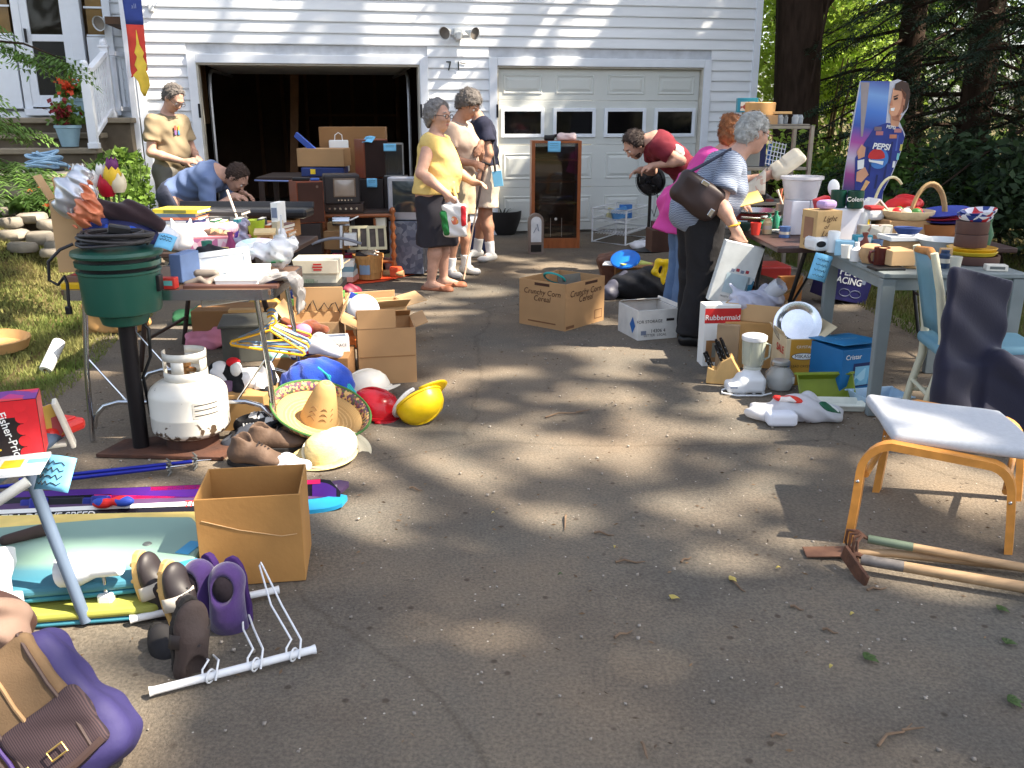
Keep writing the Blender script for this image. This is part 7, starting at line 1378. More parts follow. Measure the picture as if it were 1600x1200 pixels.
#  on the dark table
def lathed(name,lbl,cat,prof,q,mat,rot=None,n=28,grp=None,sx=1,sy=1,part='body'):
 t=thg(name,lbl,cat,q,0,grp,rot or (0,0,0));mb=MB().la(prof,n=n,sx=sx,sy=sy);mb.bd(part,mat,t,sm=40); return t
STEEL=M('steel',(190,186,180),.22,.9,var=.05)
q=T(1186,346);t=lathed('roasting_pan','wide shallow metal roasting pan with red side on the dark table','pan',[(0,.004),(.17,.004),(.20,.06),(.215,.065),(.215,.07),(.195,.068),(.165,.012),(0,.012)],q+Ve((-.02,.18,0)),STEEL,sx=1.1)
mb=MB().la([(.172,.006),(.2005,.055)],n=28,sx=1.1);mb.bd('outer_band',M('pan_maroon',(150,60,60),.3,.3),t,sm=40)
q=T(1178,328);t=thg('muffin_tin','grey muffin tin with twelve cups tilted on the pan','muffin tin',q+Ve((.0,.12,.075)),0,None,(R(14),R(-6),R(10)));MT=M('muffin_grey',(120,112,112),.35,.6);mb=MB()
W_,D_=.36,.27;mb.box((0,0,.0),(W_,D_,.006));mb.bd('plate',MT,t,bv=.002)
for i in rn(4):
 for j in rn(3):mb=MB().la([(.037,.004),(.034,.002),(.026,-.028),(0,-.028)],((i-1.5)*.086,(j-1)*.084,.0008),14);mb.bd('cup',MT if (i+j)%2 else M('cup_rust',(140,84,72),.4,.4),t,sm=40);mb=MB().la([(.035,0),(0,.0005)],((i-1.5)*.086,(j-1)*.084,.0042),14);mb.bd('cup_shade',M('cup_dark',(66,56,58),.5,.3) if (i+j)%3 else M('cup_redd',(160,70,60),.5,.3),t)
q=T(1212,354);t=lathed('saucepan','small shiny steel saucepan with red side at the front of the dark table','saucepan',[(0,.004),(.075,.004),(.09,.055),(.097,.058),(.097,.064),(.086,.062),(.072,.012),(0,.012)],q+Ve((0,.05,0)),STEEL);mb=MB().tu([(-.09,0,.05),(-.16,-.01,.055),(-.24,-.02,.06)],[.009,.008,.011],8);mb.bd('handle',STEEL,t,sm=1)
mb=MB().grid( lambda u,v:Ve((.0905*mc(2.6+1.2*u)*(.86+.14*v),.0905*ms(2.6+1.2*u)*(.86+.14*v),.01+.045*v)),8,2);mb.bd('red_side',REDP,t,sm=1)
for i,(px,py,w_,d,h,col,rz,lab) in en([(1216,362,.12,.08,.006,(226,222,206),20,'white recipe card on the front edge of the dark table'),(1200,356,.14,.06,.008,(170,166,90),-15,'olive green packet at the edge of the dark table'),(1234,366,.14,.12,.012,(196,200,196),10,'pale grey booklet beside the wooden gift box'),(1228,358,.12,.05,.008,(214,180,140),-25,'tan card leaning on the booklet')]):
 q=T(px,py);mb=MB().box((0,0,h/2),(w_,d,h));tag(mb.bd('kitchen_card',M('kc_%d'%i,col,.6),loc=q+Ve((0,.03,.001+.002*i)),rot=(0,0,R(rz)),bv=.001),lab,'card')
q=PY(1172,304,6.);t=thg('paper_doily','curved cream paper fan with faint print behind the muffin tin','paper fan',q);mb=MB().grid( lambda u,v:Ve(((u-.5)*.20,.05*ms(u*3)+.02*v,(.02+.15*u**1.6)*v)),12,6);mb.bd('sheet',pch('doily',[(238,228,210),(240,230,212),(236,226,206),(226,190,170)],50,.8),t,sm=1,solid=.002)
q=PY(1165,312,5.95);t=thg('straw_mat','small pale yellow straw mat below the paper fan','mat',q+Ve((0,0,0)),0,None,(R(30),R(-14),0));mb=MB().box((0,0,0),(.2,.12,.01));mb.bd('mat',M('straw_yellow2',(236,206,120),.8),t,bv=.003)
for i,(px,py,r_,h,col) in en([(1205,305,.03,.10,(40,110,90)),(1216,300,.028,.12,(50,130,104)),(1196,292,.03,.06,(70,150,110)),(1226,306,.026,.09,(34,80,70))]):
 q=PY(px,py,6.25);q.z=ZR+.0 if i!=2 else ZR;t=lathed('green_bottle',('dark green bottle behind the muffin tin','tall sea-green bottle behind the muffin tin','round green glass beside the striped shirt','dark green jar left of the clear tub')[i],'bottle',[(0,0),(r_,0),(r_,h*.6),(r_*.4,h*.8),(r_*.4,h),(0,h)],Ve((q.x,q.y,ZR)),M('bg_%d'%i,col,.15,alpha=.85))
q=T(1225,345);t=lathed('utensil_crock','metal crock full of wooden utensils behind the saucepan','crock',[(0,.003),(.05,.003),(.052,.12),(.048,.12),(.046,.01),(0,.01)],q+Ve((0,.06,0)),M('crock_grey',(140,130,120),.4,.4))
for k,(a,b_,col) in en([((.02,0,.10),(.11,0,.26),(120,80,50)),((-.01,.01,.10),(.02,0,.24),(206,170,130)),((.0,-.02,.1),(-.05,0,.22),(220,210,190)),((.02,.02,.1),(.06,.02,.2),(200,150,120)),((-.02,-.01,.1),(-.02,.0,.23),(214,120,90))]):
 mb=MB().tu([a,Ve(a).lerp(Ve(b_),.8),b_],[.006,.007,.013],7);mb.bd('utensil',M('ut_%d'%k,col,.6),t,sm=1)
q=T(1238,352);lathed('glass_tumbler','clear glass tumbler stack beside the wooden gift box','glass',[(0,.002),(.028,.002),(.036,.13),(.033,.13),(.026,.008),(0,.008)],q+Ve((.0,.03,0)),GLASS);
cf=T(1263,392);cl=T(1246,386);w_=.19;rz=16;q=cf+Ve((.09,.09,0));t=thg('wooden_gift_box','tall wooden gift box with script lettering on the corner of the dark table','box',q,rz);hh=PY(1275,330,cf.y).z-ZR;dm=(.165,.15,hh);mb=MB().box((0,0,hh/2),dm);mb.bd('box',M('box_printed_wood',(196,162,112),.7,var=.15,scale=7),t,bv=.003)
btext(t,dm,'front','Light',.045,0,hh*.80,BP,shear=.4);btext(t,dm,'front','of',.035,-.02,hh*.6,BP,shear=.4);btext(t,dm,'front','Love',.05,0,hh*.42,BP,shear=.4);pnl(t,dm,'front',.02,hh*.14,.1,hh*.2,M('warm_print',(206,130,80),.7));pnl(t,dm,'left',0,hh*.55,.09,hh*.55,M('tan_print',(150,110,84),.7));btext(t,dm,'left','Love',.04,0,hh*.16,BP,shear=.4)
mb=MB().box((.02,0,hh+.03),(.10,.08,.05),(0,0,.4));o=mb.bd('tissue',M('tissue_lilac',(176,150,196),.8),None,bv=.02,loc=q);tag(o,'lilac tissue packet on the wooden gift box','tissue')
FOAM=M('foam_white',(226,228,236),.8,var=.03)
b,w_,h=fit(1240,300,1292,330,5.85);t=thg('foam_block','two white foam blocks under the clear tub','foam block',(b.x,5.95,ZR+.001),6);mb=MB();
for sx in (-1,1):mb=MB().box((sx*.062,0,.11),(.12,.14,.22));mb.bd('block',FOAM,t,bv=.006)
q=Ve((b.x-.03,5.98,ZR+.222));mb=MB();t=thg('clear_tub','milky clear plastic tub standing on the foam blocks','tub',q,6);mb=MB().la([(0,.003),(.10,.003),(.125,.125),(.138,.13),(.138,.148),(.128,.148),(.098,.01),(0,.01)],n=34);mb.bd('tub',M('tub_clear',(216,216,220),.25,alpha=.75),t,sm=40)
b,w_,h=fit(1300,326,1346,372,5.45);t=thg('foam_block','tall white foam block carrying two dark green mugs','foam block',(b.x,5.55,ZR+.001),8);mb=MB().box((0,0,.105),(.18,.17,.21));mb.bd('block',FOAM,t,bv=.008)
def mug(lbl,q,mat,r_=.042,h=.095,rz=0,txt=None,handle=True,inner=None,grp=None):
 t=thg('mug',lbl,'mug',q,rz,grp);mb=MB().la([(0,.002),(r_*.9,.002),(r_,.012),(r_,h),(r_*.93,h),(r_*.9,.012),(0,.01)],n=24);mb.bd('body',mat,t,sm=40)
 if handle:mb=MB().tu([(-r_*.95,0,h*.8),(-r_*1.5,0,h*.75),(-r_*1.6,0,h*.5),(-r_*1.4,0,h*.25),(-r_*.95,0,h*.2)],.007,7);mb.bd('handle',mat,t,sm=1)
 if txt:text(txt,r_*.8,t,(0,-r_-.003,h*.55),(R(90),0,0),PAPER)
 return t
GM=M('mug_green',(20,66,54),.35)
bx_=b.x
mug('left dark green mug standing on the tall foam block',Ve((bx_-.05,5.52,ZR+.212)),GM,.046,.105,160,grp='dark green mugs');mug('right dark green mug with white name on the tall foam block',Ve((bx_+.035,5.47,ZR+.212)),GM,.048,.105,0,'Coleman',handle=False,grp='dark green mugs')
mug('dark navy mug beside the wooden gift box',T(1312,373)+Ve((0,.0,0)),M('mug_navy',(32,28,64),.3),.052,.10,0)
q=PY(1292,316,5.75);t=thg('red_tin','red rectangular tin leaning beside the foam blocks','tin',Ve((q.x,5.75,ZR+.12)),0,None,(0,R(-18),R(8)));mb=MB().box((0,0,.05),(.09,.07,.18));mb.bd('tin',M('tin_red',(190,34,44),.35),t,bv=.006)
q=PY(1308,290,5.8);t=thg('white_scoop','white plastic ladle standing up behind the green mugs','ladle',Ve((q.x,5.78,ZR+.05)),0,None,(R(-6),R(-4),0));mb=MB().tu([(0,0,-.04),(0,0,.20)],.01,8);mb.bd('handle',WHITE,t,sm=1);V,Q=soft([ell((0,0,.26),(.038,.014,.055),k=.02)],res=.006);link('bowl',nmesh('bowl',V,Q),WHITE,t)
q=PY(1335,322,5.6);mb=MB().tu([Ve((q.x-.01,5.62,ZR+.2)),PY(1346,300,5.62),PY(1356,283,5.62)],[.006,.010,.014],8);tag(mb.bd('wooden_spatula',WOODL,sm=1),'pale wooden spatula slanting before the standee','spatula')
q=T(1368,350);t=thg('birdhouse','white toy birdhouse with pitched roof before the standee','birdhouse',Ve((PY(1366,326,5.6).x,5.62,ZR+.12)),12);mb=MB();s=.11;mb.prism([(-s/2,0),(s/2,0),(s/2,.07),(0,.125),(-s/2,.07)],-.05,.05,Matrix.Rotation(R(90),4,'X'));mb.bd('body',M('birdhouse_cream',(196,186,158),.7),t);
for sx in (-1,1):mb=MB().box((sx*.033,0,.105),(.095,.13,.008),(0,R(44)*sx,0));mb.bd('roof_side',WHITE,t)
mb=MB().la([(.011,0),(0,.0004)],n=12);mb.bd('entry_hole',BLK,t,loc=(0,-.0515,.065),rot=(R(90),0,0))
sbox('spool_box','tan box under the toy birdhouse','box',(1350,330,1386,352),5.6,.12,M('tb_x'),4);t,dm=sbox('red_white_dish','white covered dish with red lid below the birdhouse','dish',(1356,329,1382,345),5.45,.12,WHITE,4,bv=.02);mb=MB().box((0,0,dm[2]+.012),(dm[0]*.9,.1,.022));mb.bd('lid',REDP,t,bv=.009)
q=PY(1349,348,5.5);t=lathed('white_pitcher','white pitcher with yellow stripe beside the birdhouse','pitcher',[(0,0),(.04,0),(.048,.06),(.04,.12),(.036,.14),(.032,.14),(.036,.11),(.04,.02),(0,.01)],Ve((q.x,5.5,ZR+.0)),WHITE);mb=MB().grid( lambda u,v:Ve((.0485*mc(-1.4+.3*u),.0485*ms(-1.4+.3*u),.02+.09*v)),3,2);mb.bd('stripe',M('toy_yellow'),t);t.scale=(1,1,1.35)
t,dm=sbox('white_shelf_box','white picture-printed box behind the navy mug','box',(1340,352,1392,386),5.25,.05,pch('glass_print',[(170,166,150),(150,150,146),(120,90,80),(200,196,186)],30,.4),4)
t,dm=sbox('brown_box','plain brown box at the back of the grey-green table','box',(1385,345,1450,378),5.35,.2,CARD,2)
zb_=dm[2]+t.location.z
RB=M('red_mesh',(214,40,44),.5,alpha=.9)
q=Ve((PY(1405,340,5.6).x,5.62,ZR));t=thg('red_basket','red cloth-lined basket behind the brown box','basket',q+Ve((0,.05,.0)));mb=MB().la([(0,.01),(.11,.01),(.14,.18),(.135,.18),(.105,.02),(0,.02)],n=26);mb.bd('basket',M('wicker_tan',(196,150,104),.8,bump=.5,bs=60),t,sm=40);V,Q=soft([cap((-.12,0,.17),(.10,.02,.24),.035,.04,k=.04),ell((.06,0,.22),(.10,.08,.045),k=.04),cap((-.12,-.02,.17),(-.18,-.03,.08),.03,.02,k=.03)],res=.010,fo=.006,ff=40);link('cloth',nmesh('cloth',V,Q),RB,t)
mb=MB().tu([(-.02+.11*mc(a)*.9,.05,.18+.20*ms(a)) for a in nls(.9,2.9,10)],.009,7);mb.bd('handle',M('handle_pale',(206,200,160),.6),t,sm=1)
t=lathed('fruit_tray','round tray of fruit-coloured ornaments on the brown box','tray',[(0,.0),(.12,.0),(.15,.03),(.155,.05),(.145,.05),(.115,.012),(0,.012)],Ve((PY(1418,340,5.45).x,5.46,zb_+.002)),M('wicker_pale',(214,190,150),.8,bump=.4))
for k in rn(6):mb=MB().ball((.06*mc(k*1.05),.06*ms(k*1.05),.035),.032,12,8);mb.bd('ornament',M('orn_%d'%(k%3),[(206,40,40),(226,206,190),(60,120,50)][k%3],.4),t,sm=1)
q=Ve((PY(1475,372,5.3).x,5.42,ZR));t=thg('handled_basket','brown woven basket with arched handle behind the tins','basket',q);mb=MB().la([(0,.004),(.10,.004),(.125,.13),(.118,.13),(.095,.014),(0,.014)],n=28);mb.bd('basket',stripes('weave_brown',[(170,110,60),(140,84,44)],2,70,.8,wob=2),t,sm=40);mb=MB().tu([(-.03+.11*mc(a),.06,.12+.24*ms(a)) for a in nls(.1,3.04,16)],.012,8);mb.tu([(-.03+.10*mc(a),.07,.12+.225*ms(a)) for a in nls(.1,3.04,16)],.008,8);mb.bd('handle',M('handle_wood',(170,140,96),.7,var=.2,scale=20),t,sm=1)
for i,(z,col,lab) in en([(.135,(60,60,150),'lowest purple-blue plastic plate on the handled basket'),(.155,(206,50,70),'red plastic plate between the blue plates'),(.178,(58,74,170),'top blue plastic plate on the handled basket')]):lathed('plastic_plate',lab,'plate',[(0,0),(.08,0),(.14,.022),(.142,.026),(.08,.006),(0,.006)],q+Ve((.04,0,z)),M('pp_%d'%i,col,.4),(R(4),R(-3-3*i),0),sx=1.05,grp='plates on the handled basket')
lathed('enamel_bowl','large pale grey bowl before the handled basket','bowl',[(0,.003),(.07,.003),(.12,.05),(.14,.085),(.145,.088),(.13,.082),(.11,.05),(.065,.012),(0,.012)],T(1487,403)+Ve((0,.10,0)),M('bowl_grey',(196,200,200),.3))
q=T(1536,417)+Ve((.0,.14,0));BT=M('tin_brown',(92,66,60),.5,.1,var=.1)
lathed('brown_tray','large round brown tray at the bottom of the stack','tray',[(0,.002),(.135,.002),(.14,.01),(.14,.045),(.13,.045),(.125,.012),(0,.012)],q,BT)
for i,(z,col,r_,lab) in en([(.046,(214,190,60),.125,'yellow-green tray on the brown tray'),(.064,(226,170,30),.122,'orange-yellow tray under the brown tins')]):lathed('yellow_tray',lab,'tray',[(0,0),(r_*.9,0),(r_,.018),(r_*.97,.02),(r_*.86,.006),(0,.006)],q+Ve((0,0,z)),M('yt_%d'%i,col,.45),sx=1.02)
lathed('brown_tin','lower round brown tin on the yellow trays','tin',[(0,.001),(.078,.001),(.08,.006),(.08,.068),(0,.068)],q+Ve((-.012,0,.085)),BT);lathed('brown_tin','upper round brown tin with ribbon rim','tin',[(0,.001),(.078,.001),(.08,.006),(.082,.066),(0,.07)],q+Ve((-.014,0,.154)),BT)
RWB=pch('rwb',[(226,226,230),(190,40,50),(40,60,130),(226,226,230)],26,.4)
for i,(dx,z,ry,lab) in en([(-.01,.224,2,'lower red, white and blue bowl on the brown tins'),(.01,.246,-9,'upper red, white and blue bowl tilted on the stack')]):lathed('ribbon_bowl',lab,'bowl',[(0,0),(.07,.0),(.085,.018),(.088,.03),(.082,.03),(.07,.008),(0,.006)],q+Ve((dx,0,z)),RWB,(R(3),R(ry),0))
mb=MB().box((0,0,.03),(.05,.05,.06));tag(mb.bd('orange_box',M('orange_card',(226,120,40),.5),loc=T(1509,395)+Ve((0,.1,0)),bv=.003),'small orange box left of the brown tins','box')
t,dm=sbox('open_box','low tan open box at the front corner of the grey-green table','box',(1388,392,1428,416),4.52,.16,CARDL,6);t,dm=sbox('tan_board','upright tan board behind the blue-backed chair','board',(1468,388,1486,416),4.6,.03,CARDL,-6)
q=T(1424,398)+Ve((0,.12,.0));t=thg('paper_stack','stack of white printed papers on the tan box','papers',q+Ve((0,0,.07)),4);mb=MB().box((0,0,.012),(.24,.17,.024));mb.bd('sheets',PAPER,t,bv=.002);pnl(t,(.24,.17,.024),'top',-.06,.04,.08,.05,M('grey_print'))
mb=MB().box((0,0,.034),(.22,.16,.068));tag(mb.bd('carton_base',CARD,loc=q,bv=.003),'flat carton under the printed papers','box')
t=thg('blue_rope','coil of dark blue rope on the printed papers','rope',q+Ve((.01,-.01,.096)));mb=MB().tu([((.045+.0006*i)*mc(i*.5),(.04+.0006*i)*ms(i*.5),.008+.0007*i) for i in rn(50)],.0075,6);mb.bd('rope',M('rope_blue',(40,64,120),.7),t,sm=1)
q=T(1366,414);t=thg('face_jug','round tan pottery jar on the front of the grey-green table','jar',q+Ve((0,.06,0)));mb=MB().la([(0,.002),(.04,.002),(.062,.045),(.055,.085),(.035,.10),(.03,.10),(0,.09)],n=24);mb.bd('jar',M('pottery_tan',(186,150,110),.6,var=.25,scale=14),t,sm=40)
mug('dark red-brown pitcher between pottery jar and green mug',T(1379,418)+Ve((0,.03,0)),M('pitcher_red',(84,34,30),.25),.04,.10,0);mug('green and white printed mug at the front of the grey-green table',T(1403,419)+Ve((0,.02,0)),WHITE,.038,.088,20)
mb=MB().la([(.0388,.02),(.0388,.072)],n=24);mb.bd('print_band',pch('mug_print',[(120,150,60),(110,140,60),(226,226,220),(40,50,30)],40,.4),bpy.data.objects[[o.name for o in bpy.data.objects if o.name.startswith('mug')][-1]],sm=1)
q=T(1388,422);mb=MB().box((0,0,.008),(.16,.10,.016));tag(mb.bd('black_tray',BLKP,loc=q+Ve((0,.03,-.002)),bv=.004,rot=(0,0,.1)),'flat black tray under the mugs','tray')
q=T(1342,410);lathed('white_bottle','white plastic bottle left of the pottery jar','bottle',[(0,0),(.03,0),(.032,.06),(.012,.078),(.012,.10),(0,.10)],q+Ve((0,.05,0)),WHITE);q=T(1308,397);lathed('white_canister','white canister behind the light blue carton','canister',[(0,0),(.032,0),(.034,.11),(.03,.12),(0,.12)],q+Ve((0,.08,0)),WHITE)
t,dm=sbox('light_blue_carton','light blue printed carton near the left end of the grey-green table','carton',(1308,377,1336,400),5.02,.08,M('carton_lightblue',(150,196,220),.5,var=.15,scale=20),-20);t,dm=sbox('white_appliance','small white kitchen appliance with black oval on the table corner','appliance',(1268,372,1308,393),5.12,.14,WHITE,12,bv=.02);l,r=ofc(dm,'front',-.04,dm[2]*.55,.002);mb=MB().la([(.03,0),(0,.0005)],n=18,sy=.6);mb.bd('black_oval',BLK,t,loc=l,rot=r)
t,dm=sbox('drinks_box','small blue picture box behind the white bottle','box',(1335,368,1362,390),5.05,.06,M('box_teal'),6);pnl(t,dm,'front',0,dm[2]*.5,dm[0]*.8,dm[2]*.75,pch('photo_cool',[(190,200,206),(200,206,210),(120,50,60),(70,60,110)],24,.4))
ptag('long light blue tag taped to the left edge of the grey-green table',PY(1282,418,5.05),.10,.15,(R(78),R(14),R(-10)),.02,4)
q=P(1318,478);t=thg('racing_box','dark blue Pepsi Racing display box standing tilted under the tables','display box',q+Ve((0,.16,.03)),0,None,(0,R(12),R(10)));dm=(.40,.22,.30);mb=MB().box((0,0,.15),dm);mb.bd('box',M('pepsi_navy',(34,32,86),.4),t,bv=.003);btext(t,dm,'front','PEPSI',.085,-.02,.235,PAPER,bold=.02);btext(t,dm,'front','RACING',.075,-.03,.165,PAPER,bold=.02)
pnl(t,dm,'right',0,.15,.22,.30,M('kraft',(200,160,100),.8))
for k in rn(2):l,r=ofc(dm,'front',-.02+.1*k,.07,.002);mb=MB().tu([(.05*mc(a),.03*ms(a),0) for a in nls(0,6.28,20)[:-1]],.002,4,closed=True);mb.bd('line_art',M('grey_print'),t,loc=l,rot=r)
l,r=ofc(dm,'front',.12,.22,.0022);mb=MB().add([(-.03,.05,0),(.03,.05,0),(.02,-.06,0),(-.01,-.06,0)],[(0,3,2,1)]);mb.bd('flash',M('grey_print'),t,loc=l,rot=r)
#  racing driver standee, flat printed board
t=thg('cardboard_standee','flat cardboard standee of a racing driver in a blue Pepsi suit','standee',PY(1350,400,7.6),0,None,(R(-5),R(9),R(4)));t.location.z=.0;t.location.y=7.62;bx0=PY(1368,330,7.6);t.location.x=bx0.x-.30
S=mpp(PY(1370,230,7.6));z330=PY(1370,330,7.6).z
def sp(px,py):
 x=(px-1345)*S;z=z330+(330-py)*S;a=R(9);x0=t.location.x-PY(1345,330,7.6).x
 X=x-x0;Z=z; return (X*mc(a)-Z*ms(a),X*ms(a)+Z*mc(a))
def art(name,pts,mat,lay):mb=MB().prism([sp(*p) for p in pts],.006+.0012*lay,.0065+.0012*lay,Matrix.Rotation(R(90),4,'X')); return mb.bd(name,mat,t)
outline=[(1337,131),(1388,131),(1398,128),(1412,132),(1420,148),(1418,172),(1406,192),(1417,212),(1412,240),(1400,275),(1388,300),(1385,420),(1310,420),(1322,270),(1330,190)]
mb=MB().prism([sp(*p) for p in outline],-.006,.006,Matrix.Rotation(R(90),4,'X'));mb.bd('board',M('standee_white',(190,190,200),.6),t)
bm_=bands('standee_back',[(60,50,110),(150,60,130),(190,180,200),(170,70,150),(50,80,160),(70,120,200),(120,160,214),(60,70,150),(40,46,120)],2,(.9,1.95),.5)
BG=[((44,50,130),131,163),((110,150,210),163,185),((70,120,200),185,205),((40,70,150),205,232),((176,70,150),232,240),((190,180,200),240,256),((176,60,140),256,268),((70,60,120),268,330),((40,50,120),330,420)]
for i,(c,y0,y1) in en(BG):
 xl= lambda y:1337-(y-131)*.115 if y<270 else 1322-(y-270)*.08
 xr= lambda y:1385-(y-131)*.02
 art('backdrop_band',[(xl(y0)+1,y0),(xr(y0),y0),(xr(y1),y1),(xl(y1)+1,y1)],bm_,0)
SUIT=M('suit_blue',(34,52,130),.6,var=.15,scale=12);SKIN=M('print_skin',(206,150,116),.6)
art('trophy',[(1338,133),(1352,133),(1350,175),(1347,215),(1344,215),(1341,175)],M('trophy_print',(150,140,140),.5),1)
art('suit',[(1366,200),(1385,194),(1400,196),(1412,206),(1416,216),(1410,242),(1398,276),(1388,298),(1384,330),(1382,418),(1340,418),(1340,300),(1338,268),(1350,225)],SUIT,2)
art('sleeve',[(1352,222),(1362,226),(1356,262),(1352,282),(1338,266),(1337,248)],SUIT,3);art('hand',[(1339,238),(1346,227),(1353,232),(1352,246),(1342,250)],SKIN,4);art('hand',[(1341,270),(1354,262),(1361,274),(1350,286),(1341,284)],SKIN,4);art('cuff',[(1341,252),(1352,250),(1352,264),(1342,266)],PAPER,4)
art('neck',[(1390,180),(1408,182),(1404,200),(1392,200)],SKIN,3);art('face',[(1391,142),(1404,140),(1413,150),(1412,172),(1403,186),(1392,186),(1387,178),(1389,162)],SKIN,4);art('hair',[(1393,144),(1394,135),(1404,130),(1415,134),(1420,150),(1416,172),(1409,180),(1410,158),(1405,146)],M('print_hair',(70,52,44),.7),5)
art('face_shade',[(1404,142),(1413,150),(1412,172),(1403,186),(1399,186),(1405,172),(1407,156)],M('print_skin3',(170,112,84),.6),5);art('ear',[(1408,158),(1412,158),(1411,168),(1408,167)],M('print_skin2',(186,126,96),.6),7);art('chin_shade',[(1392,184),(1404,182),(1405,192),(1394,190)],M('print_skin3'),5)
for px,py,l in ((1362,262,30),(1395,240,34),(1374,285,22),(1388,270,26)):art('fold',[(px,py-l/2),(px+3,py-l/2),(px+1,py+l/2),(px-3,py+l/2)],M('suit_dark',(20,34,92),.6),3)
for px,py,l in ((1404,225,24),(1356,240,20)):art('fold',[(px,py-l/2),(px+2,py-l/2),(px+1,py+l/2),(px-2,py+l/2)],M('suit_light',(70,92,170),.6),3)
art('eye',[(1393,157),(1399,155),(1400,158),(1394,160)],INK,5);art('brow',[(1392,154),(1400,151),(1400,153),(1393,156)],M('print_hair'),6);art('mouth',[(1389,172),(1396,171),(1395,176),(1390,176)],PAPER,5);art('nose',[(1389,160),(1391,160),(1392,168),(1387,168)],M('print_skin2',(186,126,96),.6),5)
art('globe_blue',[(1382,236)]+[(1376+16*mc(a),249+16*ms(a)) for a in nls(-1.2,4.8,22)],M('globe_blue',(60,120,190),.5),3);art('globe_red',[(1372+14*mc(a),247+13*ms(a)*(1 if ms(a)<0 else .25)) for a in nls(0,6.1,22)],REDP,4);art('globe_white',[(1359,250),(1368,252),(1384,253),(1383,259),(1372,256),(1360,254)],PAPER,5)
x,z=sp(1378,231);text('PEPSI',S*13,t,(x,-.0145,z),(R(90),R(-4),0),PAPER,bold=.03,shear=.2)
x,z=sp(1392,201);text('PEPSI',S*7,t,(x,-.0145,z),(R(90),0,0),PAPER,bold=.02)
for i,(px,py,c) in en([(1374,210,(176,110,110)),(1397,215,(190,120,90)),(1404,206,(180,120,120)),(1371,203,(120,100,110)),(1412,232,(190,180,90)),(1408,246,(120,190,190)),(1402,258,(220,220,220))]):art('patch',[(px-6,py-3),(px+6,py-3),(px+6,py+3),(px-6,py+3)] if i<4 else [(px-2,py-5),(px+2,py-5),(px+1,py+5),(px-3,py+5)],M('pt_%d'%i,c,.6),4)
mb=MB().box((.25,.35,.5),(.02,.75,.02),(R(52),0,0));mb.bd('strut',CARD,t)
#  ground goods at the right
def gbox(name,lbl,x0,x1,ytop,ybase,d,mat,rz=0,cat='box',bv=.003,zb=0,part='box'):
 a,b=P(x0,ybase,zb),P(x1,ybase,zb);c=(a+b)/2;w_=(b-a).length;h=PY((x0+x1)/2,ytop,c.y).z-zb
 q=c+Ve((-ms(R(rz))*d/2,mc(R(rz))*d/2,0));t=thg(name,lbl,cat,q,rz);mb=MB().box((0,0,h/2),(w_,d,h));mb.bd(part,mat,t,bv=bv); return t,(w_,d,h)
t,dm=gbox('storage_bin_box','white and red Rubbermaid carton beside the black trousers',1096,1152,477,572,.12,PAPER,4);w_,d,h=dm
pnl(t,dm,'front',0,h*.83,w_,h*.24,REDP);btext(t,dm,'front','Rubbermaid',.045,.0,h*.80,PAPER,bold=.01);pnl(t,dm,'front',0,h*.25,w_*.84,h*.36,M('print_brown',(150,110,70),.7));pnl(t,dm,'front',.0,h*.27,w_*.5,h*.24,M('print_grey2',(130,130,120),.6),eps=.002)
t,dm=gbox('tan_carton','tan carton with dark red edge carrying the box of plastic bags',1130,1212,505,575,.26,M('carton_ochre',(196,150,92),.8),-8);
c=P(1180,560);t0=t
zc=dm[2]
t=ctn('shallow cardboard box stuffed with clear plastic bags on the tan carton',t.location+Ve((.04,.02,zc+.002)),(.34,.25,.105),-26,CARDL,[]);lump('plastic_bags','crumpled clear plastic bags bulging from the shallow box','plastic bags',M('clear_blueish',(206,210,232),.12,spec=.7,alpha=.6),[ell((-.05,0,.10),(.12,.10,.07),k=.04),ell((.08,.02,.12),(.09,.08,.07),k=.04),cap((-.12,.04,.12),(-.15,.06,.19),.035,.012,k=.04),cap((.1,0,.16),(.17,.04,.20),.035,.008,k=.03),cap((.03,0,.15),(.05,0,.22),.02,.006,k=.03)],t0.location+Ve((.04,.02,zc)),res=.008,fo=.010,ff=55)
lathed('clear_jug','clear plastic jug lying on the plastic bags','jug',[(0,0),(.05,0),(.055,.10),(.05,.12),(.045,.12),(.05,.09),(.045,.01),(0,.008)],t0.location+Ve((.10,.03,zc+.14)),CLEARP,(R(30),R(40),0))
gbox('dark_crate','dark brown wooden crate behind the box of plastic bags',1135,1215,446,500,.4,M('crate_umber',(70,48,38),.7,var=.2),3);q=P(1165,470,.2);t=lathed('roasting_pot','dark enamel roasting pot with glass lid on the wooden crate','pot',[(0,.0),(.18,.0),(.20,.07),(.21,.075),(.19,.085),(.1,.115),(0,.12)],Ve((q.x,q.y+.05,PY(1175,446,P(1175,500).y).z+.001)),M('enamel_umber',(52,38,34),.25),sx=1.15)
mb=MB().la([(.10,.118),(.07,.135),(0,.14)],n=26);mb.bd('glass_lid',M('lid_glass',(150,140,130),.1,alpha=.6),t,sm=40);mb=MB().tu([(-.1,-.2,.03),(0,-.225,.045),(.1,-.2,.03)],.008,7);mb.bd('handle',M('copper_h',(170,100,66),.4,.6),t,sm=1)
gbox('red_bin','dark red plastic bin behind the tan board',1182,1234,416,476,.3,M('bin_red',(160,36,30),.45),6,'bin',.02);gbox('tan_carton','orange-tan flattened carton leaning at the table leg',1212,1250,432,505,.05,M('panel_tan',(176,116,62),.8),10);
mb=MB().tu([P(1200,470,.2),P(1240,452,.32),P(1252,430,.42)],.012,6);tag(mb.bd('pale_stick',WOODL,sm=1),'pale wooden stick leaning over the tan panel','stick')
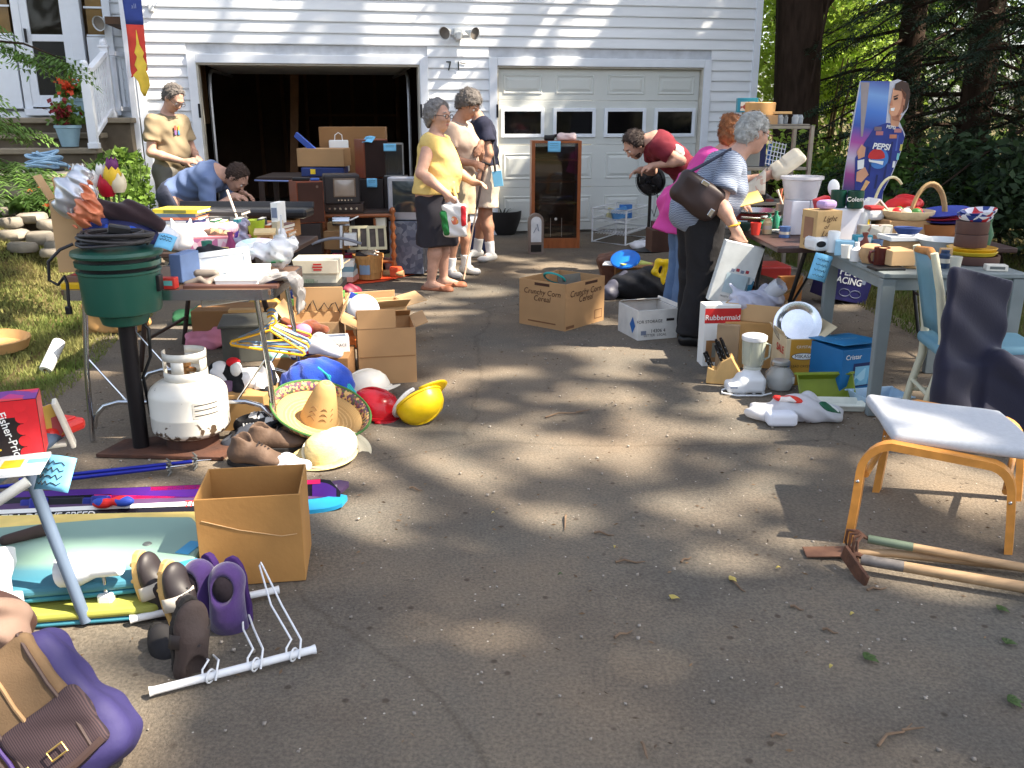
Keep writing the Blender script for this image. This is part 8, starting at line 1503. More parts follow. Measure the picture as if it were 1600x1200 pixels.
q=P(1136,603);t=thg('knife_block','light wooden knife block full of black-handled knives','knife block',q+Ve((0,.07,0)),-14);KB=M('block_wood',(216,174,112),.5,var=.1,scale=6,strc=(6,1,1))
M90=Matrix.Rotation(R(90),4,'X')
mb=MB().prism([(-.085,0),(.075,0),(.085,.08),(.03,.17),(-.025,.135)],-.05,.05,M90);mb.bd('block',KB,t,bv=.006);mb=MB().prism([(-.105,0),(-.05,0),(-.045,.08),(-.10,.10)],-.045,.048,M90);mb.bd('front_slot',KB,t,bv=.006)
for i,(x,z,y,L_,) in en([(.02,.165,-.03,.12),(.0,.155,-.03,.12),(-.02,.14,-.03,.11),(.015,.16,.0,.13),(-.01,.15,.0,.13),(.01,.16,.03,.12),(-.015,.145,.03,.12),(-.075,.085,-.02,.10),(-.085,.09,.01,.10),(-.07,.085,.03,.11)]):
 a=Ve((x,y,z-.01));d=Ve((-.42,0,.9)).normalized();mb=MB().tu([a,a+d*L_*.5,a+d*L_],[.0075,.009,.008],6);k=mb.bd('knife_handle',BLKP,t,sm=1)
 for s in (.3,.6):mb=MB().ball(a+d*L_*s+Ve((0,-.0085,0)),.0028,6,4);mb.bd('rivet',CHROME,k)
gbox('grey_panel_box','grey cardboard panel behind the knives',1116,1150,508,585,.04,M('cardboard_grey',(160,136,106),.85),-20)
q=P(1172,618);t=thg('blender','white blender with glass jug and lid','blender',q+Ve((0,.09,0)),0);WB_=M('blender_white',(226,228,230),.3,var=.02)
V,Q=soft([rbox((.02,0,.05),(.075,.075,.05),.03,k=.03),rbox((-.07,-.01,.03),(.05,.06,.03),.02,k=.04),cap((.02,0,.08),(.025,0,.125),.058,.045,k=.03)],res=.006);link('base',nmesh('base',V,Q),WB_,t)
mb=MB().la([(.042,.13),(.052,.135),(.05,.15),(.058,.16),(.066,.30),(.063,.30),(.054,.165),(0,.16)],(.025,0,0),24);mb.bd('jug',M('jug_glass',(206,212,196),.06,alpha=.5,spec=.7),t,sm=40)
for k in rn(6):
 a=k*1.047;mb=MB().tu([(.025+.058*mc(a),.058*ms(a),.16),(.025+.0655*mc(a),.0655*ms(a),.295)],.003,5);mb.bd('rib',M('jug_rib',(190,196,180),.1,alpha=.7),t,sm=1)
mb=MB().tu([(.085,0,.28),(.115,0,.27),(.115,0,.20),(.08,0,.18)],.007,8);mb.bd('handle',M('jug_rib'),t,sm=1)
mb=MB().la([(0,.298),(.068,.298),(.07,.305),(.07,.322),(.06,.328),(0,.328)],(.025,0,0),24);mb.bd('lid',WB_,t,sm=40)
for k in rn(4):mb=MB().cyl((-.07+.05*k,-.055,0),(-.07+.05*k,-.055,.012),.01,.012,8);mb.bd('foot',WB_,t)
mb=MB().box((-.085,-.07,.04),(.045,.006,.012));mb.bd('switch',M('grey_print'),t)
mb=MB().tu([(-.10,0,.02),(-.14,-.01,.008),(-.15,-.06,.006),(-.08,-.11,.006),(.06,-.11,.006),(.12,-.08,.01)],.005,7);mb.bd('cord',WB_,t,sm=1)
q=P(1222,612);t=thg('glass_jar','round clear glass storage jar with clip lid','jar',q+Ve((0,.07,0)));mb=MB().la([(0,.003),(.07,.003),(.082,.03),(.08,.09),(.05,.13),(.046,.145),(.043,.145),(.046,.13),(.076,.09),(.078,.03),(.066,.01),(0,.01)],n=28);mb.bd('jar',M('jar_clear',(216,218,214),.05,alpha=.38,spec=.8),t,sm=40);mb=MB().la([(.05,.143),(.053,.146),(.053,.16),(.045,.168),(0,.17)],n=24);mb.bd('lid',M('lid_grey',(176,176,172),.25,.4),t,sm=40);mb=MB().tu([(.053*mc(a),.053*ms(a),.14) for a in nls(0,6.28,22)[:-1]],.003,5,closed=True);mb.bd('clip_wire',CHROME,t);mb=MB().box((.045,-.06,.06),(.06,.004,.04),(0,0,.5));mb.bd('paper_label',PAPER,t)
cf=P(1222,603);cr=P(1274,600);w_=(cr-cf).length;h=PY(1222,530,cf.y).z;t=ctn('tan and gold Mikasa crystal box, open with a silver platter',cf+Ve((w_/2,.13,0)),(w_,.25,h),2,M('box_beige',(214,196,160),.7),[('left',30,.05),('back',-40,.10),('right',50,.1)],inside=.8);dm=(w_,.25,h);GOLD=M('gold_print',(190,140,50),.5)
pnl(t,dm,'front',.0,h*.5,w_*.76,h*.97,GOLD);l,r=ofc(dm,'front',0,h*.63,.002);mb=MB().la([(w_*.34,0),(0,.0004)],n=28,sy=.3);mb.bd('oval',INK,t,loc=l,rot=r);l=(l[0],l[1]-.0008,l[2]);mb=MB().la([(w_*.32,0),(0,.0004)],n=28,sy=.27);mb.bd('oval',PAPER,t,loc=l,rot=r);l=(l[0],l[1]-.0012,l[2]);text('MIKASA',.030,t,l,r,INK);btext(t,dm,'front','CRYSTAL',.022,0,h*.83,PAPER);btext(t,dm,'front','LEAD CRYSTAL',.02,0,h*.42,INK);pnl(t,dm,'front',.03,h*.2,w_*.3,h*.14,M('gold_pale',(226,206,150),.6));btext(t,dm,'left','SALE',.06,.03,h*.72,REDP,bold=.02)
lathed('silver_platter','round silver foil platter standing in the crystal box','platter',[(0,0),(.085,0),(.10,.012),(.135,.018),(.137,.014),(.10,.006),(0,-.004)],t.location+Ve((.0,.02,h+.05)),M('foil_silver',(214,216,220),.15,.95,var=.05,scale=20),(R(62),R(-32),0))
lump('brown_glass','dark brown bowl rim behind the silver platter','bowl',M('bowl_dark',(60,44,44),.3),[ell((0,0,0),(.10,.05,.07),k=.02)],t.location+Ve((.09,.10,h+.0)),res=.01)
cf=P(1305,622);cr=P(1370,616);w_=(cr-cf).length;h=PY(1305,548,cf.y).z;rz=math.degrees(math.atan2((cr-cf).y,(cr-cf).x));u_=(cr-cf).normalized();v_=Ve((-u_.y,u_.x,0));q=cf+u_*w_/2+v_*.14;t=thg('crystal_carton','bright blue carton with white lettering and a raised lid','carton',(q.x,q.y,0),rz+6);dm=(w_,.27,h);BLUEB=M('box_blue',(24,104,160),.5,var=.08);mb=MB().box((0,0,h/2),dm);mb.bd('box',BLUEB,t,bv=.003);mb=MB().box((0,.0,h+.022),(w_+.02,.29,.006),(R(-4),0,0));mb.bd('lid_flap',M('box_blue2',(40,124,176),.5),t,bv=.001)
pnl(t,dm,'front',.02,h*.45,w_*.55,h*.5,M('navy_print',(20,40,90),.5));pnl(t,dm,'front',.02,h*.43,w_*.45,h*.4,pch('photo_blue',[(90,160,200),(120,180,210),(160,206,226),(70,140,190)],18,.4),eps=.002);btext(t,dm,'front','Cristar',.038,-w_*.22,h*.84,PAPER,bold=.01);btext(t,dm,'front','18 piece set',.026,w_*.18,h*.12,PAPER);l=(0,0,h+.0275);text('Cristar',.05,t,l,(R(-4),0,R(-8)),M('box_pale',(150,190,210),.5))
def traybox(name,lbl,q,dims,rz,mat,rot=None,wall=.006,cat='tray'):
 t=thg(name,lbl,cat,q,rz,None,rot);w_,d,h=dims;mb=MB();o=[(-w_/2,-d/2),(w_/2,-d/2),(w_/2,d/2),(-w_/2,d/2)];k=.86
 vs=[(x*k,y*k,0) for x,y in o]+[(x,y,h) for x,y in o]+[(x*(1-2*wall/w_),y*(1-2*wall/d),h) for x,y in o]+[(x*k*.96,y*k*.96,wall) for x,y in o]
 mb.add(vs,[(3,2,1,0),(12,13,14,15)]+[(a*4+i,a*4+(i+1)%4,a*4+4+(i+1)%4,a*4+4+i) for a in rn(3) for i in rn(4)]);mb.bd('tray',mat,t,bv=.003)
 mb=MB().box((0,-d/2-.004,h-.006),(w_+.02,.012,.006));mb.bd('rim',mat,t);mb=MB().box((0,d/2+.004,h-.006),(w_+.02,.012,.006));mb.bd('rim',mat,t); return t
traybox('green_tray','olive green plastic tray standing tilted before the blue carton',P(1292,628)+Ve((0,.06,.03)),(.32,.20,.05),4,M('olive_plastic',(120,136,40),.4),rot=(R(58),0,R(4)))
traybox('white_tray','flat white plastic tray at the foot of the blue carton',P(1318,642)+Ve((0,.05,0)),(.24,.14,.04),-4,M('tray_white',(224,226,214),.4));traybox('pale_blue_tray','pale blue plastic tray near the table leg',P(1384,640)+Ve((0,.10,0)),(.27,.19,.065),12,M('tray_paleblue',(170,196,216),.4))
q=P(1238,660)+Ve((0,.06,0));t=thg('printed_plastic_bag','white plastic shopping bag with red and green print on the ground','plastic bag',q);V,Q=soft([ell((-.10,0,.035),(.12,.09,.05),k=.05),ell((.06,.0,.05),(.13,.09,.06),k=.05),ell((.18,-.02,.03),(.09,.07,.04),k=.05),cap((-.02,.03,.07),(.10,.03,.10),.035,k=.04)],res=.008,fo=.009,ff=40,cuts=[((0,0,.0),(0,0,-1))]);link('bag',nmesh('bag',V,Q),BAGW,t)
V,Q=soft([ell((.0,-.01,.105),(.09,.03,.018),rot=(0,.2,0),k=.02)],res=.006,fo=.005,ff=50);link('red_print',nmesh('red_print',V,Q),pch('bag_red',[(214,44,40),(220,60,40),(236,226,220),(226,130,40)],16,.5),t);V,Q=soft([ell((.19,-.045,.065),(.07,.035,.018),rot=(.3,.5,0),k=.02)],res=.006,fo=.004,ff=50);link('green_print',nmesh('green_print',V,Q),pch('bag_green',[(24,84,60),(24,84,60),(226,230,226),(24,90,60)],16,.5),t)
V,Q=soft([rbox((-.07,-.09,.035),(.075,.05,.035),.02,k=.02)],res=.007);link('foam_tray',nmesh('foam_tray',V,Q),FOAM,t)
#  chairs at the right
CRC=M('chair_cream',(206,202,176),.45,var=.06);CBL=M('chair_blue',(108,150,166),.5,var=.06)
lf=PY(1437,640,4.08);t=thg('blue_backed_chair','cream wooden chair with pale blue back and seat beside the grey-green table','chair',(lf.x,lf.y,0),-8)
zt=PY(1430,396,lf.y).z
for y in (0,.28):
 mb=MB().tu([(0,y,0),(.03,y,.20),(.065,y,.36),(.06,y,.5),(.02,y,zt*.8),(-.03,y,zt)],[.018,.019,.02,.02,.019,.017],10);mb.bd('rear_leg',CRC,t,sm=1)
 mb=MB().tu([(.47,y,0),(.45,y,.42)],.018,10);mb.bd('front_leg',CRC,t,sm=1);mb=MB().tu([(.03,y,.17),(.46,y,.17)],.011,8);mb.bd('stretcher',CRC,t,sm=1)
mb=MB().tu([(.03,.0,.22),(.03,.28,.22)],.011,8);mb.bd('stretcher',CRC,t,sm=1)
mb=MB().grid( lambda u,v:Ve((.055-.085*v+.02*ms(u*3.14),.01+.26*u,.50+(zt-.53)*v)),8,6);mb.bd('back_panel',CBL,t,sm=1,solid=.016);mb=MB().tu([(-.025,.01,zt-.02),(-.005,.14,zt-.01),(-.025,.27,zt-.02)],[.018,.02,.018],10);mb.bd('top_rail',WOOD,t,sm=1)
V,Q=soft([rbox((.27,.14,.445),(.24,.17,.03),.025)],res=.011);link('seat',nmesh('seat',V,Q),CBL,t)
b=PY(1500,660,3.95);t=thg('draped_chair','cream folding chair draped with a navy blue cloth','chair',(1.92,3.86,0),0);NV=M('cloth_navy2',(27,28,50),.85,var=.12,scale=5,sheen=.25,bump=.1,bs=150)
zt=PY(1455,414,3.9).z
V,Q=soft([rbox((.15,.06,.49),(.165,.022,.385),.02,rot=(0,0,R(14)),k=.02),rbox((.16,.045,.25),(.165,.03,.18),.025,rot=(0,0,R(14)),k=.04),rbox((.46,.20,.41),(.24,.19,.03),.025,k=.04),rbox((.43,.015,.27),(.22,.018,.16),.016,rot=(R(-6),0,0),k=.04),rbox((.64,.2,.33),(.022,.17,.10),.02,k=.04),cap((.27,.03,.46),(.44,.0,.30),.035,.02,k=.05)],res=.008,fo=.0075,ff=19,cuts=[((0,0,zt),(.26,0,1))]);link('cloth',nmesh('cloth',V,Q),NV,t)
for x,y in ((.36,.05),(.60,.05),(.36,.36),(.60,.36)):mb=MB().tu([(x,y,.34),(x+.01,y-.01,.17),(x,y,0)],.02,8);mb.bd('leg',CRC,t,sm=1)
for y in (.05,.36):mb=MB().tu([(.36,y,.29),(.60,y,.29)],.016,8);mb.bd('seat_rail',CRC,t,sm=1)
A=Ve((1.235,2.985,0));B=Ve((1.765,2.90,0));D=Ve((1.52,3.45,0));Cc=B+(D-A);t=thg('footstool','bentwood footstool with pale grey cushion standing in the sun','footstool',A);BW_=M('bentwood',(206,140,66),.4,var=.15,scale=5,strc=(4,4,4))
u_=(B-A);v_=(D-A);L_=u_.length;un=u_.normalized();vn=v_.normalized()
def bent(off):
 pts=[];hA,hB=.385,.335;r_=.10
 pts=[(0,0),(.01,hA*.4),(.015,hA-r_)]+[(.015+r_*(1-mc(a)),hA-r_+r_*ms(a)) for a in nls(.25,1.5,6)]+[(L_*.5,(hA+hB)/2)]+[(L_-.015-r_*(1-mc(a)),hB-r_+r_*ms(a)) for a in nls(1.5,.25,6)]+[(L_-.012,hB-r_),(L_-.0,hB*.4),(L_+.012,0)]
 w_=.05;th=.028;vs=[];n=len(pts)
 for i,(s,z) in en(pts):
  p=Ve(pts[max(i-1,0)]);q=Ve(pts[min(i+1,n-1)]);tg=(q-p).normalized();nm=Ve((-tg.y,tg.x))
  for ww,tt in ((-1,-1),(1,-1),(1,1),(-1,1)):
   c=off+un*(s+nm.x*tt*th/2)+vn*(ww*w_/2);vs.append((c.x,c.y,max(0,z+nm.y*tt*th/2)))
 mb=MB().add(vs,[(4*i+a,4*(i+1)+a,4*(i+1)+(a+1)%4,4*i+(a+1)%4) for i in rn(n-1) for a in rn(4)]+[(0,1,2,3),(4*n-1,4*n-2,4*n-3,4*n-4)]); return mb
for off in (Ve((0,0,0)),v_):bent(off).bd('frame_side',BW_,t,sm=35)
for s in (.06,.94):
 for k,z in ((0,.25),(1,.25)):pass
 a=u_*s;mb=MB().tu([a+Ve((0,0,.27-.04*s))+vn*.0,a+v_+Ve((0,0,.27-.04*s))],.012,8);mb.bd('cross_bar',BW_,t,sm=1)
for off in (Ve((0,0,0)),v_):
 for s in (.02,.98):mb=MB().ball(off+u_*s+Ve((0,0,.25-.05*s))-vn*.025,.007,8,6);mb.bd('bolt',CHROME,t)
rotc=(Matrix.Rotation(math.atan2(u_.y,u_.x),3,'Z')@Matrix.Rotation(R(5),3,'Y')).to_euler()
V,Q=soft([rbox((0,0,0),(L_/2-.01,v_.length/2-.035,.022),.02,k=.02)],res=.009,fo=.0025,ff=14);link('cushion',nmesh('cushion',V,Q),M('cushion_grey',(184,187,192),.9,var=.05,scale=60,bump=.15,bs=250),t,(u_+v_)*.5+Ve((0,0,.383)),rotc)
def tool_handle(t,a,b,r0,r1,mat):mb=MB().tu([a,Ve(a).lerp(Ve(b),.5),b],[r0,(r0+r1)/2,r1],10);mb.bd('handle',mat,t,sm=1)
HW_=M('handle_ash',(158,130,98),.6,var=.2,scale=6,strc=(1,8,8));RST=M('tool_rust',(110,72,52),.8,col2=(70,48,38),scale=20,bump=.4)
a=P(1356,842,.07);b=P(1680,902,.05);t=thg('cultivator','long-handled cultivator with rusty tines lying at the right','garden tool',(0,0,0));tool_handle(t,a.lerp(b,.22),b,.0145,.016,HW_);mb=MB().tu([a,a.lerp(b,.23)],.0155,10);mb.bd('ferrule',M('ferrule_green',(90,104,88),.6),t,sm=1)
for k in rn(4):
 s=(k-1.5)*.022;mb=MB().tu([a,a+Ve((-.03,s*.6,.02)),a+Ve((-.055,s*1.4,.012)),a+Ve((-.06,s*1.6-.01,-.03)),a+Ve((-.05,s*1.8-.01,-.055))],[.006,.006,.006,.005,.002],6);mb.bd('tine',RST,t,sm=1)
a=P(1345,874,.05);b=P(1700,935,.04);t=thg('garden_hoe','long-handled hoe with a worn grey ferrule lying at the right','garden tool',(0,0,0));tool_handle(t,a.lerp(b,.18),b,.018,.020,HW_);mb=MB().tu([a,a.lerp(b,.2)],.019,10);mb.bd('ferrule',M('ferrule_grey',(110,104,100),.6,var=.4,scale=30),t,sm=1)
mb=MB().tu([a+Ve((.03,0,0)),a+Ve((-.02,0,.02)),a+Ve((-.04,-.01,.01))],.009,8);mb.bd('neck',RST,t,sm=1);mb=MB().box(a+Ve((-.03,-.03,-.012)),(.012,.15,.055),(R(18),0,R(12)));mb.bd('blade',RST,t,bv=.002)
q=P(1300,862,.02);t=thg('rusty_spade','rusty flat spade blade lying under the other tools','garden tool',q,-6);mb=MB().box((0,0,.0),(.19,.075,.006),(0,R(-4),0));mb.bd('blade',M('spade_rust',(128,92,72),.8,col2=(96,66,52),scale=14),t,bv=.002);mb=MB().tu([(.08,0,.0),(.2,-.01,.01),(.9,-.12,.012)],.014,10);mb.bd('handle',HW_,t,sm=1)
#  twigs and leaves on the drive
TW=M('twig',(116,94,74),.8,var=.25,scale=30)
for i,(x0,y0,x1,y1,lab) in en([(852,652,920,640,'brown twig lying on the drive beyond the dapples'),(962,878,1008,877,'pale twig in the middle of the drive'),(1372,1165,1425,1130,'forked twig at the bottom right of the drive'),(960,996,988,985,'short twig right of centre in the foreground'),(928,832,960,836,'thin pale twig in the sunlit patch'),(1064,878,1080,870,'short pale twig near the sunlit patch'),(1235,947,1256,953,'small pale twig before the tools'),(1355,922,1385,918,'small pale stick before the hoe blade'),(1285,983,1310,989,'dark twig below the tools'),(884,805,882,828,'little upright twig in the sunlit patch'),(640,762,660,766,'small twig left of the sunlit patch'),(1140,905,1165,925,'thin twig by the sunlit patch'),(1003,1160,1012,1185,'twig at the bottom edge of the drive'),(1205,1150,1230,1146,'pale twig near the bottom edge')]):
 a,b=P(x0,y0,.008),P(x1,y1,.008);m_=(a+b)/2;mb=MB();w1=Ve((0,(a-b).length*.08,.004));mb.tu([a,a.lerp(b,.3)+w1,a.lerp(b,.7)-w1*.5,b],[.0045,.004,.003,.0015],6)
 if i in (0,2):mb.tu([a.lerp(b,.7),a.lerp(b,.9)+Ve((.03,-.02,.01))],[.004,.002],5)
 tag(mb.bd('twig',TW,sm=1),lab,'twig','twigs on the drive')
s_k=.62;GLF=M('fallen_green',(70,92,44),.6,bkl=.2);YLF=M('fallen_yellow',(196,176,96),.6,bkl=.2)
for i,(px,py,s,a0,m_,lab) in en([(1352,1032,.06,.3,GLF,'fresh green three-lobed leaf on the right foreground'),(1296,1046,.028,.8,YLF,'small yellow-green leaf left of the green lobed leaf'),(1575,1098,.06,-.2,GLF,'green lobed leaf at the right edge of the foreground'),(1572,1008,.05,.6,GLF,'green leaf at the right edge below the tools'),(1140,908,.04,.2,YLF,'pale leaf in the sunlit patch on the drive'),(1050,938,.04,.9,YLF,'pale green leaf at the shadow edge'),(1212,890,.03,.1,YLF,'yellow leaf before the spade'),(1328,963,.03,.5,YLF,'yellow leaf below the hoe'),(960,858,.022,1.4,YLF,'small yellow leaf right of the pale twig'),(768,804,.02,.3,YLF,'small yellow leaf left in the sunlit patch'),(1560,955,.05,.2,GLF,'curled green leaf under the tool handles'),(872,900,.026,.2,GLF,'small green leaf in the middle foreground')]):
 q=P(px,py,.006);mb=MB();s*=s_k
 for k in ((0,) if s<.022 else (-.8,0,.8)):
  a=a0+k;mb.grid( lambda u,v:Ve((mc(a)*s*v-ms(a)*(u-.5)*s*.6*ms(math.pi*(.1+.9*v)),ms(a)*s*v+mc(a)*(u-.5)*s*.6*ms(math.pi*(.1+.9*v)),.004+.010*v*(1-v)*4*.6+.004*abs(u-.5))),4,6)
 tag(mb.bd('fallen_leaf',m_,loc=q,sm=1,solid=.0008),lab,'leaf','leaves fallen on the drive')
rg=drng(12);n=1500;xs=rg.uniform(-2.4,2.8,n);ys=rg.uniform(1.4,9.5,n)**1.;
pts=np.stack([xs,ys,np.full(n,.007)],1);V,Q=lq(pts,.020,rg,.92,.35);V[:,2]=np.clip(V[:,2],.004,.018);tag(link('leaf_litter',nmesh('leaf_litter',V,Q,False),M('litter',(132,106,78),.8,col2=(70,56,44),scale=2,detail=1)),'scattered bits of leaf and bark on the drive','litter',kind='stuff')
V,Q=[],[];n=900;c=np.stack([rg.uniform(-2.4,2.8,n),rg.uniform(1.4,9,n),np.full(n,.003)],1);s=rg.uniform(.002,.006,n)
cube=np.array([[x,y,z] for x in (-1,1) for y in (-1,1) for z in (-.3,1)])*1.;fq=np.array([[0,1,3,2],[4,6,7,5],[0,4,5,1],[2,3,7,6],[0,2,6,4],[1,5,7,3]])
V=(c[:,None,:]+cube[None]*s[:,None,None]*rg.uniform(.6,1.2,(n,8,1))).reshape(-1,3);Q=(fq[None]+8*np.arange(n)[:,None,None]).reshape(-1,4);tag(link('loose_gravel',nmesh('loose_gravel',V,Q,False),M('gravel',(150,142,132),.9,var=.35,scale=3,detail=1)),'loose bits of gravel on the drive','gravel',kind='stuff')
#  people
SKINM=M('skin',(190,148,128),.6,var=.14,scale=18,bump=.15);SKINT=M('skin_tan',(174,130,106),.6,var=.14,scale=18,bump=.15)
def hand_prims(w,d,pn,side,curl=.5,spread=1.,s=1.):
 w=Ve(w);d=Ve(d).normalized();pn=Ve(pn);pn=(pn-d*pn.dot(d)).normalized();lat=d.cross(pn)*side
 pr=[cap(w,w+d*.03*s,.026*s,.03*s,k=.02)]
 for o in (-.026,-.009,.009,.026):pr.append(cap(w+d*.02*s+lat*o*.7*s,w+d*.082*s+lat*o*s,.0145*s,.0125*s,k=.012))
 for i,(o,L_) in en(((-.029,.062),(-.010,.078),(.010,.083),(.029,.074))):
  b=w+d*.085*s+lat*o*s*spread;c1=curl*1.1;d1=(d*mc(c1)+pn*ms(c1));p1=b+d1*L_*.52*s;c2=curl*2.1;d2=(d*mc(c2)+pn*ms(c2));p2=p1+d2*L_*.42*s
  pr+=[cap(b,p1,.0098*s,.009*s,k=.004),cap(p1,p2,.009*s,.0078*s,k=.004)]
 tb=w+d*.022*s+lat*.026*s;t1=tb+(d*.6+lat*.7+pn*.3*curl).normalized()*.036*s;t2=t1+(d*.9+lat*.15+pn*.6*curl).normalized()*.03*s
 pr+=[cap(tb,t1,.0125*s,.0105*s,k=.008),cap(t1,t2,.0105*s,.0085*s,k=.004)]
 return pr
def person(lbl,loc,rz,J,skin,outfit,hair,g=None,hands=None,glasses=None,res=.0095,beard=None,smile=None,eyes=True):
 G=dict(chest=1,waist=1,hip=1,arm=1,leg=1,belly=0,bust=0,butt=0,neck=1,head=1);G.update(g or {});J={k:Ve(v) for k,v in J.items()}
 t=thg('person',lbl,'person',loc,rz);sp=(J['chest']-J['pel']).normalized();side=Ve((0,1,0));fw=side.cross(sp).normalized()
 mid=J['pel'].lerp(J['chest'],.45);c=G['chest'];wst=G['waist'];hp_=G['hip']
 torso=[cap(J['pel']+side*.085*hp_,J['pel']-side*.085*hp_,.105*hp_,k=.05),cap(J['pel'],mid,.118*hp_,.112*wst,k=.05),cap(mid+side*.04*wst,mid-side*.04*wst,.108*wst,k=.05),cap(mid,J['chest'],.112*wst,.118*c,k=.05),cap(J['chest']+side*.075*c-sp*.04,J['chest']-side*.075*c-sp*.04,.108*c,k=.05),cap(J['shL']+(J['chest']-J['shL'])*.25,J['shR']+(J['chest']-J['shR'])*.25,.062*c,k=.06)]
 if G['belly']:torso.append(ell(mid+fw*.07+sp*(-.02),(.10+G['belly'],.13*wst,.13),k=.06))
 if G['bust']:torso+=[ell(J['chest']+side*s*.075+fw*.085-sp*.09,(.075*G['bust'],.075*G['bust'],.08*G['bust']),k=.05) for s in (-1,1)]
 if G['butt']:torso+=[ell(J['pel']-fw*.06+side*s*.07-sp*.03,(.10*G['butt'],.095*G['butt'],.11*G['butt']),k=.05) for s in (-1,1)]
 arms={};legs={}
 for S in 'LR':
  a=G['arm'];sh,el,wr=J['sh'+S],J['el'+S],J['wr'+S]
  arms[S]=[cap(sh,el,.053*a,.043*a,k=.03),cap(el,el.lerp(wr,.3),.042*a,.043*a,k=.02),cap(el.lerp(wr,.3),wr,.043*a,.027*a,k=.02)]
  l=G['leg'];h,kn,an=J['hip'+S],J['kn'+S],J['an'+S]
  toe=J.get('toe'+S,Ve((1,0,0)))
  legs[S]=[cap(h,kn,.088*l,.058*l,k=.04),cap(kn,kn.lerp(an,.35),.055*l,.060*l,k=.03),cap(kn.lerp(an,.35),an,.060*l,.036*l,k=.03),cap(an+Ve((0,0,-.02)),an+toe*.13+Ve((0,0,-.055)),.038,.030,k=.02),cap(an-toe*.04+Ve((0,0,-.04)),an+toe*.02+Ve((0,0,-.05)),.033,.034,k=.02)]
 hd=J['head'];f=Ve(J['look']).normalized();u=Ve((0,0,1)) if abs(f.z)<.95 else sp;u=(u-f*u.dot(f)).normalized();s_=u.cross(f);hs=G['head']
 Mh=Matrix((f,s_,u)).transposed()
 def H(x,y,z): return hd+(f*x+s_*y+u*z)*hs
 head=[ell(H(-.015,0,.025),(.098*hs,.077*hs,.092*hs),Mh,k=.02),ell(H(.022,0,-.03),(.068*hs,.062*hs,.085*hs),Mh,k=.03),ell(H(.045,0,-.085),(.035*hs,.035*hs,.028*hs),Mh,k=.03),cap(H(.078,0,.018),H(.107,0,-.022),.009*hs,.0135*hs,k=.015),cap(H(.082,.03,.036),H(.082,-.03,.036),.012*hs,k=.02),ell(H(.070,.034,-.018),(.022*hs,.022*hs,.02*hs),Mh,k=.02),ell(H(.070,-.034,-.018),(.022*hs,.022*hs,.02*hs),Mh,k=.02),cap(H(.078,.018,-.058),H(.078,-.018,-.058),.010*hs,k=.012)]
 head+=[ell(H(-.01,y*.078,-.005),(.022*hs,.011*hs,.033*hs),Mh,k=.008) for y in (-1,1)]
 neck=[cap(J['chest']+sp*.06,J['neck'],.075*G['neck'],.055*G['neck'],k=.05),cap(J['neck'],H(-.02,0,-.05),.054*G['neck'],.052*G['neck'],k=.03)]
 pr=torso+neck+head
 for S in 'LR':pr+=arms[S]+legs[S]
 for S,(d,pn,curl) in (hands or {}).items():pr+=hand_prims(J['wr'+S],d,pn,1 if S=='L' else -1,curl)
 subs=[ell(H(.098,y*.033,.014),(.012*hs,.016*hs,.010*hs),Mh,k=.012) for y in (-1,1)]
 V,Q=soft(pr,res=res,subs=subs);body=link('body',nmesh('body',V,Q),skin,t)
 if eyes:
  for y in (-1,1):
   mb=MB().ball(H(.082,y*.033,.013),.0105*hs,10,8);e=mb.bd('eye',M('eye_white',(220,214,208),.3),t,sm=1);mb=MB().ball(H(.0905,y*.033,.012),.0052*hs,8,6);mb.bd('iris',M('iris',(50,36,30),.2),e,sm=1)
   mb=MB().tu([H(.090,y*.018,.040),H(.094,y*.035,.046),H(.080,y*.056,.038)],[.003,.004,.002],5);mb.bd('eyebrow',hair['mat'],t,sm=1)
  mb=MB().tu([H(.076,.026,-.060),H(.0905,.010,-.058),H(.0905,-.010,-.058),H(.076,-.026,-.060)],[.003,.0055,.0055,.003],6);mb.bd('lips',M('lips',(176,98,92),.5),t,sm=1)
 if glasses:
  mb=MB()
  for y in (-1,1):
   mb.tu([H(.106,y*.034+.024*mc(a),.010+.017*ms(a)) for a in nls(0,6.28,15)[:-1]],.0028,5,closed=True);mb.tu([H(.104,y*.060,.014),H(.05,y*.079,.016),H(-.02,y*.083,.012)],.0025,5)
  mb.tu([H(.107,.012,.012),H(.111,0,.015),H(.107,-.012,.012)],.0025,5);mb.bd('glasses',glasses,t)
 hv=hair.get('vol',.012);hp2=[ell(H(-.025,0,.040),((.100+hv)*hs,(.080+hv)*hs,(.088+hv)*hs),Mh,k=.03),ell(H(-.055,0,-.015),((.062+hv)*hs,(.070+hv*.8)*hs,(.075+hv)*hs),Mh,k=.03)]+hair.get('extra', lambda H:[])(H)
 V,Q=soft(hp2,res=min(res,.008),fo=hair.get('fold',.006),ff=hair.get('freq',90),cuts=[(H(.055,0,.045+hair.get('line',0)),f*.75-u*.66),(H(.01,0,-.035),f*.9-u*.2)] if not hair.get('low') else [(H(.055,0,.045+hair.get('line',0)),f*.75-u*.66)]);link('hair',nmesh('hair',V,Q),hair['mat'],t)
 rgh=drng(len(V));ix=rgh.integers(0,len(V),420);ctr=np.array(H(-.03,0,.0));pp=V[ix];od=pp-ctr;od/=np.linalg.norm(od,axis=1)[:,None];dn=-np.array(u)[None]*.7-np.array(f)[None]*.4+rgh.normal(size=(420,3))*hair.get('wild',.5);dn-=od*np.sum(dn*od,1)[:,None];dn/=np.linalg.norm(dn,axis=1)[:,None];sd=np.cross(od,dn);L2=hair.get('lock',.028)*rgh.uniform(.6,1.3,420)[:,None];W2=.0028
